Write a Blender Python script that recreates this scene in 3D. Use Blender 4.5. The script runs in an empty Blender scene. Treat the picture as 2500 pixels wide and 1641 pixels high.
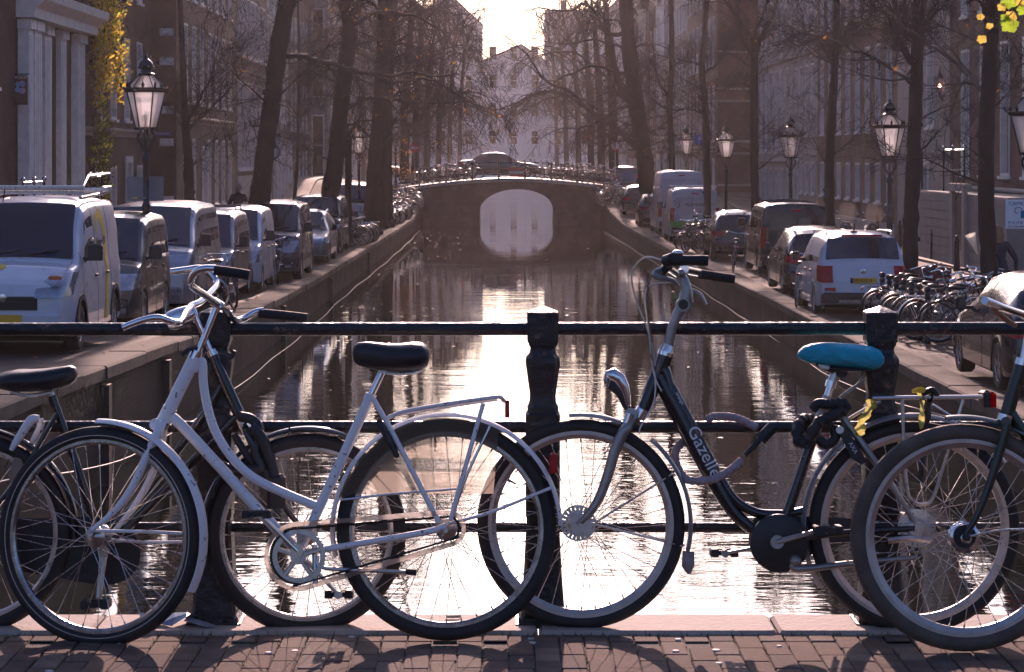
import bpy, math, random
from math import sin, cos, pi, radians, sqrt, atan2
from mathutils import Vector, Matrix
SC = bpy.context.scene
COL = SC.collection
R = random.Random(7)
# ---------------- camera ----------------
F, CX, CY, CZ = 5903., 1225., 380., 1.54      # focal length and principal point of the photograph, eye height
cam = bpy.data.objects.new('camera', bpy.data.cameras.new('camera'))
COL.objects.link(cam)
cam.data.sensor_width = 36
cam.data.lens = F/2500*36
cam.data.shift_x = (1250-CX)/2500
cam.data.shift_y = -(820.5-CY)/2500
cam.data.clip_start, cam.data.clip_end = 0.1, 3000
cam.location = (0, 0, CZ)
cam.rotation_euler = (pi/2, 0, 0)
SC.camera = cam
# ---------------- sky, sun, exposure ----------------
SUN_EL, SUN_ROT = radians(18), radians(1.0)
wd = bpy.data.worlds.new('World')
SC.world = wd
wd.use_nodes = True
wn = wd.node_tree
sky = wn.nodes.new('ShaderNodeTexSky')
sky.sky_type = 'NISHITA'
sky.sun_disc = False
sky.sun_elevation, sky.sun_rotation = SUN_EL, SUN_ROT
sky.air_density, sky.dust_density, sky.ozone_density = 1.0, 4.0, 2.0
wn.nodes['Background'].inputs['Strength'].default_value = 0.105
wn.links.new(sky.outputs[0], wn.nodes['Background'].inputs['Color'])
sl = bpy.data.lights.new('sun', 'SUN')
sl.energy, sl.angle, sl.color = 5.0, radians(0.6), (1.0, 0.66, 0.41)
sun = bpy.data.objects.new('sun', sl)
COL.objects.link(sun)
sun.rotation_euler = Vector((-sin(SUN_ROT)*cos(SUN_EL), -cos(SUN_ROT)*cos(SUN_EL), -sin(SUN_EL))).to_track_quat('-Z', 'Y').to_euler()
sun.location = (0, 30, 40)
SC.view_settings.view_transform = 'Standard'
SC.view_settings.look = 'None'
SC.view_settings.gamma = 1
SC.view_settings.exposure = 0.42
SC.view_settings.use_white_balance = True
SC.view_settings.white_balance_temperature = 5500
SC.view_settings.white_balance_tint = 32
SC.render.engine = 'CYCLES'
SC.cycles.use_denoising = True
SC.cycles.denoiser = 'OPENIMAGEDENOISE'
SC.cycles.max_bounces = 8
SC.cycles.volume_bounces = 1
SC.cycles.transparent_max_bounces = 12
SC.cycles.sample_clamp_indirect = 6
SC.cycles.caustics_reflective = False
SC.cycles.caustics_refractive = False
HAZE = 0.00012

# ---------------- helpers ----------------
def W(px, py, y):            # point of the place behind photo pixel (px, py) at distance y
    return Vector(((px-CX)*y/F, y, CZ-(py-CY)*y/F))
def lerp(a, b, t): return a+(b-a)*t
def interp(x, tab):
    if x <= tab[0][0]: return tab[0][1]
    for (a, va), (b, vb) in zip(tab, tab[1:]):
        if x <= b: return va+(vb-va)*(x-a)/(b-a)
    return tab[-1][1]
def smooth_path(pts, n=6, closed=False):     # Catmull-Rom through pts
    P = [Vector(p) for p in pts]
    if len(P) < 3: return P
    out = []
    N = len(P)
    rng = range(N if closed else N-1)
    for i in rng:
        p0 = P[(i-1) % N] if closed or i > 0 else P[0]*2-P[1]
        p1, p2 = P[i], P[(i+1) % N]
        p3 = P[(i+2) % N] if closed or i+2 < N else P[-1]*2-P[-2]
        for k in range(n):
            t = k/n
            out.append(0.5*((2*p1)+(p2-p0)*t+(2*p0-5*p1+4*p2-p3)*t*t+(3*p1-p0-3*p2+p3)*t**3))
    if not closed: out.append(P[-1])
    return out

class MB:
    def __init__(s): s.v = []; s.f = []; s.m = []; s.mi = 0
    def add(s, vs, fs):
        b = len(s.v)
        s.v.extend([tuple(v) for v in vs])
        s.f.extend([tuple(i+b for i in f) for f in fs]); s.m.extend([s.mi]*len(fs)); return s
    def box(s, lo, hi, rz=0., piv=None):
        x0, y0, z0 = lo; x1, y1, z1 = hi
        vs = [(x0,y0,z0),(x1,y0,z0),(x1,y1,z0),(x0,y1,z0),(x0,y0,z1),(x1,y0,z1),(x1,y1,z1),(x0,y1,z1)]
        if rz:
            c = piv or ((x0+x1)/2, (y0+y1)/2); ca, sa = cos(rz), sin(rz)
            vs = [(c[0]+(x-c[0])*ca-(y-c[1])*sa, c[1]+(x-c[0])*sa+(y-c[1])*ca, z) for x, y, z in vs]
        return s.add(vs, [(0,3,2,1),(4,5,6,7),(0,1,5,4),(1,2,6,5),(2,3,7,6),(3,0,4,7)])
    def cbox(s, lo, hi, c=.01):     # box with chamfered vertical and top edges
        x0, y0, z0 = lo; x1, y1, z1 = hi
        def ring(i, z): return [(x0+i+c,y0+i,z),(x1-i-c,y0+i,z),(x1-i,y0+i+c,z),(x1-i,y1-i-c,z),(x1-i-c,y1-i,z),(x0+i+c,y1-i,z),(x0+i,y1-i-c,z),(x0+i,y0+i+c,z)]
        return s.loft([ring(0, z0), ring(0, z1-c), ring(c, z1)], True, True)
    def loft(s, rings, closed=True, caps=True):
        n = len(rings[0]); b = len(s.v)
        for r in rings: s.v.extend([tuple(p) for p in r])
        fs = []
        for i in range(len(rings)-1):
            for j in range(n if closed else n-1):
                k = (j+1) % n
                fs.append((b+i*n+j, b+i*n+k, b+(i+1)*n+k, b+(i+1)*n+j))
        if caps and closed:
            fs.append(tuple(b+j for j in reversed(range(n))))
            fs.append(tuple(b+(len(rings)-1)*n+j for j in range(n)))
        s.f.extend(fs); s.m.extend([s.mi]*len(fs)); return s
    def tube(s, pts, r, n=6, caps=True, flat=1.):
        P = [Vector(p) for p in pts]; L = len(P)
        if L < 2: return s
        rr = r if isinstance(r, (list, tuple)) else [r]*L
        T = []
        for i in range(L):
            d = P[min(i+1, L-1)]-P[max(i-1, 0)]
            T.append(d.normalized() if d.length > 1e-9 else Vector((0,0,1)))
        a = Vector((0,0,1)) if abs(T[0].z) < .9 else Vector((0,1,0))
        u = (a-T[0]*a.dot(T[0])).normalized()
        cs = [(cos(2*pi*k/n), sin(2*pi*k/n)) for k in range(n)]
        rings = []
        for i in range(L):
            u = u-T[i]*u.dot(T[i])
            u = u.normalized() if u.length > 1e-6 else T[i].orthogonal().normalized()
            w = T[i].cross(u); q = rr[i]; p = P[i]
            ux, uy, uz = u*q*flat; wx, wy, wz = w*q
            rings.append([(p.x+c*ux+d*wx, p.y+c*uy+d*wy, p.z+c*uz+d*wz) for c, d in cs])
        return s.loft(rings, True, caps)
    def lathe(s, prof, n=16, c=(0,0,0), ax='z', ph=0., caps=True):    # prof: (radius, height)
        rings = []
        for r, h in prof:
            ring = []
            for k in range(n):
                a = 2*pi*k/n+ph; x, y = r*cos(a), r*sin(a)
                ring.append((c[0]+x, c[1]+y, c[2]+h) if ax == 'z' else (c[0]+x, c[1]+h, c[2]+y) if ax == 'y' else (c[0]+h, c[1]+x, c[2]+y))
            rings.append(ring)
        return s.loft(rings, True, caps)
    def ball(s, c, r, n=10, m=6, sc=(1,1,1)):
        pr = [(max(r*sin(pi*i/m), r*.01), -r*cos(pi*i/m)) for i in range(m+1)]
        b = len(s.v); s.lathe(pr, n)
        for i in range(b, len(s.v)):
            v = s.v[i]; s.v[i] = (c[0]+v[0]*sc[0], c[1]+v[1]*sc[1], c[2]+v[2]*sc[2])
        return s
    def ring(s, Rr, sec, n=40, a0=0., a1=2*pi, c=(0,0,0)):   # sweep section (dr, dy) round the Y axis
        full = abs(a1-a0-2*pi) < 1e-6
        N = n if full else n+1
        rings = [[(c[0]+(Rr+dr)*cos(a), c[1]+dy, c[2]+(Rr+dr)*sin(a)) for dr, dy in sec] for a in [a0+(a1-a0)*i/n for i in range(N)]]
        if full: rings.append(rings[0])
        return s.loft(rings, True, not full)
    def prism(s, poly, fn, a, b):       # poly 2-D, fn(u, v, t) -> point, extruded from t=a to t=b
        return s.loft([[fn(u, v, a) for u, v in poly], [fn(u, v, b) for u, v in poly]], True, True)
    def xf(s, M, start=0):
        for i in range(start, len(s.v)): s.v[i] = tuple(M @ Vector(s.v[i]))
        return s
    def mesh(s, name, mats, smooth=.7):
        me = bpy.data.meshes.new(name)
        me.from_pydata(s.v, [], s.f)
        for m in (mats if isinstance(mats, (list, tuple)) else [mats]): me.materials.append(m)
        if any(s.m): me.polygons.foreach_set('material_index', s.m)
        if smooth:
            me.polygons.foreach_set('use_smooth', [True]*len(s.f))
            me.set_sharp_from_angle(angle=smooth)
        me.update(); return me
    def build(s, name, mats, parent=None, smooth=.7, loc=None, **kw):
        return link(name, s.mesh(name, mats, smooth), parent, loc, **kw)

def link(name, me, parent=None, loc=None, rot=None, **kw):
    o = bpy.data.objects.new(name, me); COL.objects.link(o)
    if parent: o.parent = parent
    if loc is not None: o.location = loc
    if rot is not None: o.rotation_euler = rot
    for k, v in kw.items():
        if v: o[k] = v
    return o
def tag(o, label=None, cat=None, group=None, kind=None):
    for k, v in (('label', label), ('category', cat), ('group', group), ('kind', kind)):
        if v: o[k] = v
    return o
def thing(name, label, cat, loc=(0,0,0), rz=0., group=None):
    o = bpy.data.objects.new(name, None); COL.objects.link(o)
    o.location = loc; o.rotation_euler = (0, 0, rz); o.empty_display_size = .2
    return tag(o, label, cat, group)
def struct(o): o['kind'] = 'structure'; return o
KIDS = {}
def copy_tree(o, parent=None):
    c = o.copy(); COL.objects.link(c)
    if parent: c.parent = parent
    for ch in list(o.children): copy_tree(ch, c)
    return c
def text(s, size, m, parent, M, name='lettering', ext=.001, align='CENTER', xs=1., shear=0.):
    cu = bpy.data.curves.new(name, 'FONT'); cu.body = s; cu.size = size; cu.align_x = align; cu.align_y = 'CENTER'; cu.extrude = ext
    cu.resolution_u = 3; cu.shear = shear
    cu.materials.append(m)
    o = bpy.data.objects.new(name, cu)
    me = bpy.data.meshes.new_from_object(o); bpy.data.objects.remove(o)
    if not me.materials: me.materials.append(m)
    o = link(name, me, parent); o.matrix_local = M @ Matrix.Diagonal((xs, 1, 1, 1)); return o

# ---------------- materials ----------------
MATS = {}
def mat(name, c, rough=.5, metal=0., var=.15, sc=6., bump=0., c2=None, spec=.5, coat=0., bsc=None, rvar=.1, stretch=(1,1,1), thr=None, sss=0., alpha=1., trans=0., emit=None):
    if name in MATS: return MATS[name]
    m = bpy.data.materials.new(name); m.use_nodes = True
    nt = m.node_tree; N, Lk = nt.nodes, nt.links
    b = N['Principled BSDF']
    b.inputs['Metallic'].default_value = metal
    b.inputs['Specular IOR Level'].default_value = spec
    b.inputs['Coat Weight'].default_value = coat
    b.inputs['Alpha'].default_value = alpha
    b.inputs['Transmission Weight'].default_value = trans
    tc = N.new('ShaderNodeTexCoord'); mp = N.new('ShaderNodeMapping')
    mp.inputs['Scale'].default_value = stretch
    Lk.new(tc.outputs['Object'], mp.inputs['Vector'])
    nz = N.new('ShaderNodeTexNoise'); nz.inputs['Scale'].default_value = sc; nz.inputs['Detail'].default_value = 5; nz.inputs['Roughness'].default_value = .62
    Lk.new(mp.outputs[0], nz.inputs['Vector'])
    rp = N.new('ShaderNodeValToRGB')
    ca = tuple(max(0, x*(1-var)) for x in c); cb = tuple(min(1, x*(1+var)) for x in c)
    if c2: ca, cb = c, c2
    rp.color_ramp.elements[0].color = (*ca, 1); rp.color_ramp.elements[1].color = (*cb, 1)
    rp.color_ramp.elements[0].position, rp.color_ramp.elements[1].position = thr or (.32, .68)
    Lk.new(nz.outputs['Fac'], rp.inputs['Fac']); Lk.new(rp.outputs['Color'], b.inputs['Base Color'])
    mr = N.new('ShaderNodeMapRange'); mr.inputs['To Min'].default_value = max(0.01, rough-rvar); mr.inputs['To Max'].default_value = min(1, rough+rvar)
    Lk.new(nz.outputs['Fac'], mr.inputs['Value']); Lk.new(mr.outputs[0], b.inputs['Roughness'])
    if bump:
        n2 = N.new('ShaderNodeTexNoise'); n2.inputs['Scale'].default_value = bsc or sc*4; n2.inputs['Detail'].default_value = 4
        Lk.new(mp.outputs[0], n2.inputs['Vector'])
        bp = N.new('ShaderNodeBump'); bp.inputs['Strength'].default_value = bump; bp.inputs['Distance'].default_value = .02
        Lk.new(n2.outputs['Fac'], bp.inputs['Height']); Lk.new(bp.outputs[0], b.inputs['Normal'])
    if emit:
        b.inputs['Emission Color'].default_value = (*emit[:3], 1); b.inputs['Emission Strength'].default_value = emit[3]
    MATS[name] = m; return m
def brickmat(name, c1, c2, mortar, bw=.21, bh=.062, plane='yz', rough=.85, bump=.4, var=.5, dirt=None, spec=.2):
    if name in MATS: return MATS[name]
    m = bpy.data.materials.new(name); m.use_nodes = True
    nt = m.node_tree; N, Lk = nt.nodes, nt.links; b = N['Principled BSDF']
    tc = N.new('ShaderNodeTexCoord'); sx = N.new('ShaderNodeSeparateXYZ'); cx = N.new('ShaderNodeCombineXYZ')
    Lk.new(tc.outputs['Object'], sx.inputs[0])
    i = 'xyz'.index(plane[0]); j = 'xyz'.index(plane[1])
    Lk.new(sx.outputs[i], cx.inputs[0]); Lk.new(sx.outputs[j], cx.inputs[1])
    br = N.new('ShaderNodeTexBrick'); br.inputs['Scale'].default_value = 1
    br.inputs['Brick Width'].default_value = bw; br.inputs['Row Height'].default_value = bh; br.inputs['Mortar Size'].default_value = min(.006, bh*.1)
    br.inputs['Color1'].default_value = (*c1, 1); br.inputs['Color2'].default_value = (*c2, 1); br.inputs['Mortar'].default_value = (*mortar, 1)
    br.inputs['Bias'].default_value = 0
    Lk.new(cx.outputs[0], br.inputs['Vector'])
    nz = N.new('ShaderNodeTexNoise'); nz.inputs['Scale'].default_value = .9; nz.inputs['Detail'].default_value = 7
    Lk.new(tc.outputs['Object'], nz.inputs['Vector'])
    mr = N.new('ShaderNodeMapRange'); mr.inputs['From Min'].default_value = .3; mr.inputs['From Max'].default_value = .7
    mr.inputs['To Min'].default_value = 1-var; mr.inputs['To Max'].default_value = 1+var*.4
    Lk.new(nz.outputs['Fac'], mr.inputs['Value'])
    mx = N.new('ShaderNodeMix'); mx.data_type = 'RGBA'; mx.blend_type = 'MULTIPLY'; mx.inputs['Factor'].default_value = 1
    Lk.new(br.outputs['Color'], mx.inputs['A']); Lk.new(mr.outputs[0], mx.inputs['B'])
    out = mx.outputs['Result']
    if dirt:        # moss and damp patches
        n2 = N.new('ShaderNodeTexNoise'); n2.inputs['Scale'].default_value = 1.6; n2.inputs['Detail'].default_value = 8; n2.inputs['Roughness'].default_value = .7
        Lk.new(tc.outputs['Object'], n2.inputs['Vector'])
        r2 = N.new('ShaderNodeMapRange'); r2.inputs['From Min'].default_value = .5; r2.inputs['From Max'].default_value = .66
        Lk.new(n2.outputs['Fac'], r2.inputs['Value'])
        m2 = N.new('ShaderNodeMix'); m2.data_type = 'RGBA'; m2.inputs['B'].default_value = (*dirt, 1)
        Lk.new(r2.outputs[0], m2.inputs['Factor']); Lk.new(out, m2.inputs['A']); out = m2.outputs['Result']
    Lk.new(out, b.inputs['Base Color']); b.inputs['Roughness'].default_value = rough; b.inputs['Specular IOR Level'].default_value = spec
    bp = N.new('ShaderNodeBump'); bp.inputs['Strength'].default_value = bump; bp.inputs['Distance'].default_value = .006
    Lk.new(br.outputs['Fac'], bp.inputs['Height']); bp.invert = True
    Lk.new(bp.outputs[0], b.inputs['Normal'])
    MATS[name] = m; return m
def leafmat(name, c, tr, k=.6):       # thin leaf or cloudy sheet: diffuse + light passing through
    if name in MATS: return MATS[name]
    m = bpy.data.materials.new(name); m.use_nodes = True
    nt = m.node_tree; N, Lk = nt.nodes, nt.links; N.remove(N['Principled BSDF'])
    d = N.new('ShaderNodeBsdfDiffuse'); t = N.new('ShaderNodeBsdfTranslucent'); x = N.new('ShaderNodeMixShader')
    nz = N.new('ShaderNodeTexNoise'); nz.inputs['Scale'].default_value = 9
    rp = N.new('ShaderNodeValToRGB'); rp.color_ramp.elements[0].color = (*[v*.6 for v in tr], 1); rp.color_ramp.elements[1].color = (*[min(1, v*1.25) for v in tr], 1)
    Lk.new(nz.outputs['Fac'], rp.inputs['Fac']); Lk.new(rp.outputs[0], t.inputs[0])
    d.inputs[0].default_value = (*c, 1); x.inputs[0].default_value = k
    Lk.new(d.outputs[0], x.inputs[1]); Lk.new(t.outputs[0], x.inputs[2]); Lk.new(x.outputs[0], N['Material Output'].inputs[0])
    MATS[name] = m; return m
def clearmat(name, tint, rough=.1, frost=.35, body=(.6,.58,.55)):     # pane or plastic one sees through, a little cloudy
    if name in MATS: return MATS[name]
    m = bpy.data.materials.new(name); m.use_nodes = True
    nt = m.node_tree; N, Lk = nt.nodes, nt.links; N.remove(N['Principled BSDF'])
    tr = N.new('ShaderNodeBsdfTransparent'); tr.inputs[0].default_value = (*tint, 1)
    gl = N.new('ShaderNodeBsdfGlossy'); gl.inputs['Roughness'].default_value = rough
    tl = N.new('ShaderNodeBsdfTranslucent'); tl.inputs[0].default_value = (*body, 1)
    fr = N.new('ShaderNodeFresnel'); fr.inputs[0].default_value = 1.45
    a = N.new('ShaderNodeMixShader'); a.inputs[0].default_value = frost
    Lk.new(tr.outputs[0], a.inputs[1]); Lk.new(tl.outputs[0], a.inputs[2])
    bb = N.new('ShaderNodeMixShader'); Lk.new(fr.outputs[0], bb.inputs[0]); Lk.new(a.outputs[0], bb.inputs[1]); Lk.new(gl.outputs[0], bb.inputs[2])
    Lk.new(bb.outputs[0], N['Material Output'].inputs[0])
    MATS[name] = m; return m

chrome = mat('chrome', (.75,.75,.76), .16, 1., .1, 20, rvar=.08)
steel = mat('brushed_steel', (.55,.54,.53), .3, 1., .15, 30, rvar=.12)
spoke_m = mat('spoke_steel', (.6,.58,.56), .28, 1., .1, 30)
rubber = mat('tyre_rubber', (.022,.02,.02), .7, 0, .35, 14, bump=.15)
brown_tyre = mat('brown_tyre_rubber', (.11,.085,.065), .75, 0, .3, 14, bump=.2)
white_bike = mat('worn_white_enamel', (.06,.045,.04), .35, 0, .1, 55, c2=(.86,.84,.83), thr=(.335,.365), coat=.3)
black_bike = mat('black_enamel', (.012,.012,.014), .25, 0, .3, 25, coat=.5)
green_bike = mat('dark_green_enamel', (.012,.022,.014), .3, 0, .3, 20, coat=.4)
plastic = mat('black_plastic', (.02,.02,.022), .45, 0, .3, 20)
leather = mat('black_vinyl', (.014,.014,.017), .38, 0, .3, 18, bump=.12, bsc=160)
iron = mat('flaked_black_iron_paint', (.014,.015,.017), .36, 0, .5, 26, c2=(.16,.10,.075), thr=(.60,.70), bump=.45, bsc=40)
rust_iron = iron
white_p = mat('white_house_paint', (.8,.78,.76), .55, 0, .12, 3, bump=.05)
stone_p = mat('grey_plaster', (.30,.28,.27), .8, 0, .15, 1.5, bump=.1)
sand_p = mat('sand_stone', (.40,.37,.34), .8, 0, .2, 1.2, bump=.1)
dark_glass = mat('window_glass', (.01,.011,.013), .04, 0, .2, 2, spec=.6, rvar=.02)
car_glass = mat('car_glass', (.008,.014,.03), .05, 0, .2, 2, spec=.8, rvar=.02)
red_lens = mat('red_lens', (.42,.006,.012), .2, 0, .3, 20, spec=.3)
clear_lens = mat('headlamp_lens', (.42,.43,.47), .12, .6, .12, 9, coat=1.)
orange_lens = mat('orange_lens', (.6,.14,.04), .15, 0, .2, 20, coat=.5)
# ---------------- water, quays, far bridge, pavement ----------------
ZW = -2.43
def zl(y): return interp(y, [(8.2,-.05),(12,-.35),(20,-.8),(27,-.96),(33,-1.12),(38,-1.28),(47,-1.45),(60,-1.58),(90,-1.66),(124,-1.7),(131,-1.3),(137,-.4),(150,-.3),(165,-1.2),(180,-1.7),(700,-1.7)])
def zr(y): return interp(y, [(8.2,-.05),(12,-.5),(20,-1.3),(32,-1.56),(44,-1.62),(60,-1.68),(85,-1.75),(112,-1.74),(125,-1.44),(134,-1.1),(140,-.5),(150,-.3),(165,-1.2),(180,-1.7),(700,-1.7)])
def xl(y): return interp(y, [(30,-4.8),(137,-4.5)])
def xr(y): return interp(y, [(60,6.0),(137,5.65)])
m = bpy.data.materials.new('canal_water'); m.use_nodes = True
N, Lk = m.node_tree.nodes, m.node_tree.links; b = N['Principled BSDF']
b.inputs['Base Color'].default_value = (.012,.013,.009,1); b.inputs['Roughness'].default_value = .02; b.inputs['IOR'].default_value = 1.33
b.inputs['Specular IOR Level'].default_value = .9
tc = N.new('ShaderNodeTexCoord'); prev = None
calm = N.new('ShaderNodeTexNoise'); calm.inputs['Scale'].default_value = .11; calm.inputs['Detail'].default_value = 3; Lk.new(tc.outputs['Object'], calm.inputs['Vector'])
sy_ = N.new('ShaderNodeSeparateXYZ'); Lk.new(tc.outputs['Object'], sy_.inputs[0])     # sheltered, calmer water towards the far bridge
shel = N.new('ShaderNodeMapRange'); shel.inputs['From Min'].default_value = 42; shel.inputs['From Max'].default_value = 90; shel.inputs['To Min'].default_value = 1; shel.inputs['To Max'].default_value = .28
Lk.new(sy_.outputs[1], shel.inputs['Value'])
sh2 = N.new('ShaderNodeMapRange'); sh2.inputs['From Min'].default_value = 138; sh2.inputs['From Max'].default_value = 150; sh2.inputs['To Min'].default_value = 0; sh2.inputs['To Max'].default_value = 1.3
Lk.new(sy_.outputs[1], sh2.inputs['Value']); mxs = N.new('ShaderNodeMath'); mxs.operation = 'MAXIMUM'; Lk.new(shel.outputs[0], mxs.inputs[0]); Lk.new(sh2.outputs[0], mxs.inputs[1])
for sx, sy, scl, dist, st in ((.5,1.,.5,.04,.30),(.42,1.,2.0,.014,.42),(.35,1.,7.,.0055,.45)):
    mp = N.new('ShaderNodeMapping'); mp.inputs['Scale'].default_value = (sx, sy, 1); mp.inputs['Rotation'].default_value = (0,0,.12*scl % .4)
    nz = N.new('ShaderNodeTexNoise'); nz.inputs['Scale'].default_value = scl; nz.inputs['Detail'].default_value = 2
    mr = N.new('ShaderNodeMapRange'); mr.inputs['From Min'].default_value = .36; mr.inputs['From Max'].default_value = .62; mr.inputs['To Min'].default_value = st*.25; mr.inputs['To Max'].default_value = st*1.25
    bp = N.new('ShaderNodeBump'); bp.inputs['Distance'].default_value = dist
    Lk.new(calm.outputs['Fac'], mr.inputs['Value'])
    ml = N.new('ShaderNodeMath'); ml.operation = 'MULTIPLY'; Lk.new(mr.outputs[0], ml.inputs[0]); Lk.new(mxs.outputs[0], ml.inputs[1]); Lk.new(ml.outputs[0], bp.inputs['Strength'])
    Lk.new(tc.outputs['Object'], mp.inputs[0]); Lk.new(mp.outputs[0], nz.inputs['Vector']); Lk.new(nz.outputs['Fac'], bp.inputs['Height'])
    if prev: Lk.new(prev.outputs[0], bp.inputs['Normal'])
    prev = bp
Lk.new(prev.outputs[0], b.inputs['Normal']); water_m = m
mb = MB(); mb.add([(-60,-40,ZW),(60,-40,ZW),(60,700,ZW),(-60,700,ZW)], [(0,1,2,3)])
struct(mb.build('canal_water', water_m, smooth=0))
mb = MB(); mb.add([(-400,-60,-4.2),(400,-60,-4.2),(400,900,-4.2),(-400,900,-4.2)], [(0,1,2,3)])
struct(mb.build('canal_bed', mat('mud', (.05,.045,.035), .9), smooth=0))

road_m = brickmat('road_clinkers', (.065,.045,.04), (.08,.06,.052), (.035,.03,.027), .2, .1, 'xy', .8, .5)
walk_m = brickmat('pavement_clinkers', (.22,.16,.13), (.27,.20,.17), (.12,.10,.09), .2, .1, 'xy', .75, .4)
quay_m = brickmat('quay_brickwork', (.075,.045,.038), (.055,.038,.034), (.05,.046,.04), .22, .07, 'yz', .8, .6, dirt=(.022,.034,.010))
cap_m = mat('worn_capstone', (.11,.09,.075), .9, 0, .35, 2.5, bump=.35, bsc=18, spec=.15)
def quay(side):
    xe, zq = (xl, zl) if side < 0 else (xr, zr)
    ys = [8.15+i*2. for i in range(11)]+[30+i*3 for i in range(30)]+[120+i*2 for i in range(20)]+[162+i*10 for i in range(20)]+[400, 700]
    mb = MB()
    cols = (0, 2.0, 6.7) if side > 0 else (0, 2.0, 6.2)
    def q(y, k):
        d = [.42, 2.6, 6.75, 14][k] if side > 0 else [.42, 2.6, 6.0, 14][k]
        return (xe(y)+side*d, y, zq(y)+([0,.02,.05,.05] if side > 0 else [0,.03,.5,.55])[k])
    rows = [[q(y, k) for k in range(4)] for y in ys]
    mb.loft(rows, False, False)
    struct(mb.build('street_left' if side < 0 else 'street_right', road_m, smooth=.3))
    # raised pavement along the houses
    mb = MB()
    def s2(y, k):
        d = (6.75 if side > 0 else 6.0)+[0,0,.15,14][k]
        return (xe(y)+side*d, y, zq(y)+[-.1,.13,.14,.16][k]+(.47 if side < 0 else 0))
    mb.loft([[s2(y, k) for k in range(4)] for y in ys], False, False)
    struct(mb.build('pavement_left' if side < 0 else 'pavement_right', walk_m, smooth=.3))
    mb = MB()
    mb.loft([[(xe(y)+side*.1, y, ZW-1.7), (xe(y)+side*.06, y, ZW), (xe(y)+side*.02, y, zq(y)-.13), (xe(y)+side*.45, y, zq(y)-.13)] for y in ys], False, False)
    w = struct(mb.build('quay_wall', quay_m, smooth=.3))
    # capstones, one by one
    y = 8.3
    while y < 240:
        L = 1.6 if y < 60 else 2.2
        a, c = y, y+L-.025
        dz = R.uniform(-.008, .012); dx = R.uniform(-.012, .012)
        x0, x1 = xe(a)-side*.05+dx, xe(c)-side*.05+dx
        mb = MB(); rings = []
        for yy, xx in ((a, x0), (c, x1)):
            zz = zq(yy)+.03+dz; s = side
            rings.append([(xx, yy, zz-.16), (xx, yy, zz-.025), (xx+s*.025, yy, zz), (xx+s*.5, yy, zz), (xx+s*.5, yy, zz-.16)])
        mb.loft(rings, True, True)
        mb.build('capstone', cap_m, w, smooth=0)
        y += L
    return w
QL, QR = quay(-1), quay(1)
# vertical wooden fenders and drain pipe marks on the left wall
tim = mat('wet_timber', (.04,.033,.028), .7, 0, .4, 5, bump=.3)
for y in (29, 34.2, 41, 52, 66, 84):
    mb = MB(); mb.box((xl(y)-.01, y, ZW-1), (xl(y)+.09, y+.22, zl(y)-.2)); mb.build('fender_post', tim, QL, 0)
# moss tufts hanging over the edge
moss = mat('moss', (.016,.030,.005), .9, 0, .5, 20)
mb = MB()
for i in range(2200):
    y = 25+75*R.random()**1.6; x = xl(y)+.03+R.uniform(0, .03); z = zl(y)-R.uniform(.08, .5)**1.2; h = R.uniform(.02, .07); w = R.uniform(.01, .03)
    if sin(y*1.3)+sin(y*.47+1)+R.uniform(-1, 1) < 0: continue
    mb.add([(x, y-w, z), (x, y+w, z), (x+R.uniform(.0, .012), y+R.uniform(-.006, .006), z-h*1.5)], [(0,1,2)])
for i in range(350):
    y = 20+40*R.random()**1.6; x = xr(y)-.03-R.uniform(0, .03); z = zr(y)-R.uniform(.08, .6); h = R.uniform(.02, .07); w = R.uniform(.01, .03)
    if sin(y*1.1)+R.uniform(-1, 1) < 0: continue
    mb.add([(x, y-w, z), (x, y+w, z), (x-R.uniform(.0, .012), y+R.uniform(-.006, .006), z-h*1.5)], [(0,1,2)])
tag(mb.build('moss', moss, smooth=0), 'green moss hanging from the quay walls', 'moss', kind='stuff')
# mooring lines along both walls
rope_m = mat('pale_rope', (.40,.37,.33), .6, 0, .2, 20)
for pts, lab in (([(-4.35,128,ZW+.04),(-4.25,105,ZW+.012),(-4.36,81,ZW+.012),(-4.42,62,ZW+.012),(-4.45,45,ZW+.02),(-4.5,30,ZW+.3),(-4.6,22,ZW+1)], 'thin pale line floating along the left quay wall'),
                 ([(5.3,125,ZW+.04),(5.62,95,ZW+.012),(5.85,73,ZW+.012),(6.0-.1,58,ZW+.012),(5.9,42,ZW+.05),(5.93,28,ZW+.7)], 'thin pale line floating along the right quay wall')):
    mb = MB(); P = smooth_path(pts, 14)
    P = [p+Vector((.025*sin(i*.9)+.02*sin(i*.31), 0, 0)) for i, p in enumerate(P)]
    mb.tube(P, .007, 5); tag(mb.build('mooring_line', rope_m), lab, 'rope')

# ---- far bridge ----
YB, BD = 137., 9.0
bridge = thing('arch_bridge', 'low brick arch bridge with round opening spanning the canal', 'bridge', (0, YB, 0))
def deckz(x):
    t = (x-.6)/5.2
    return .24-.40*min(1.6, abs(t))**1.7
brb = brickmat('bridge_brickwork', (.13,.085,.075), (.10,.07,.065), (.09,.08,.075), .22, .065, 'xz', .85, .5, dirt=(.035,.036,.022))
acx, aw, asz, ac = .89, 2.19, ZW+.05, .13+CZ-1.54
ztop = CZ-(462-CY)*YB/F
def arch(n=28):
    a = aw; h = ztop-(-1.15)
    # three-centred look: superellipse above a short vertical leg
    pts = [(acx-a*.97, ZW-1.2)]
    for i in range(n+1):
        t = pi-pi*i/n
        pts.append((acx+a*cos(t), -1.73+(ztop+1.73)*sin(t)))
    pts.append((acx+a*.97, ZW-1.2)); return pts
AP = arch()
mb = MB()
x0, x1 = xl(YB)+.05, xr(YB)-.05
top = [(x, deckz(x)-.16) for x in [x0+(x1-x0)*i/30 for i in range(31)]]
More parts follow.
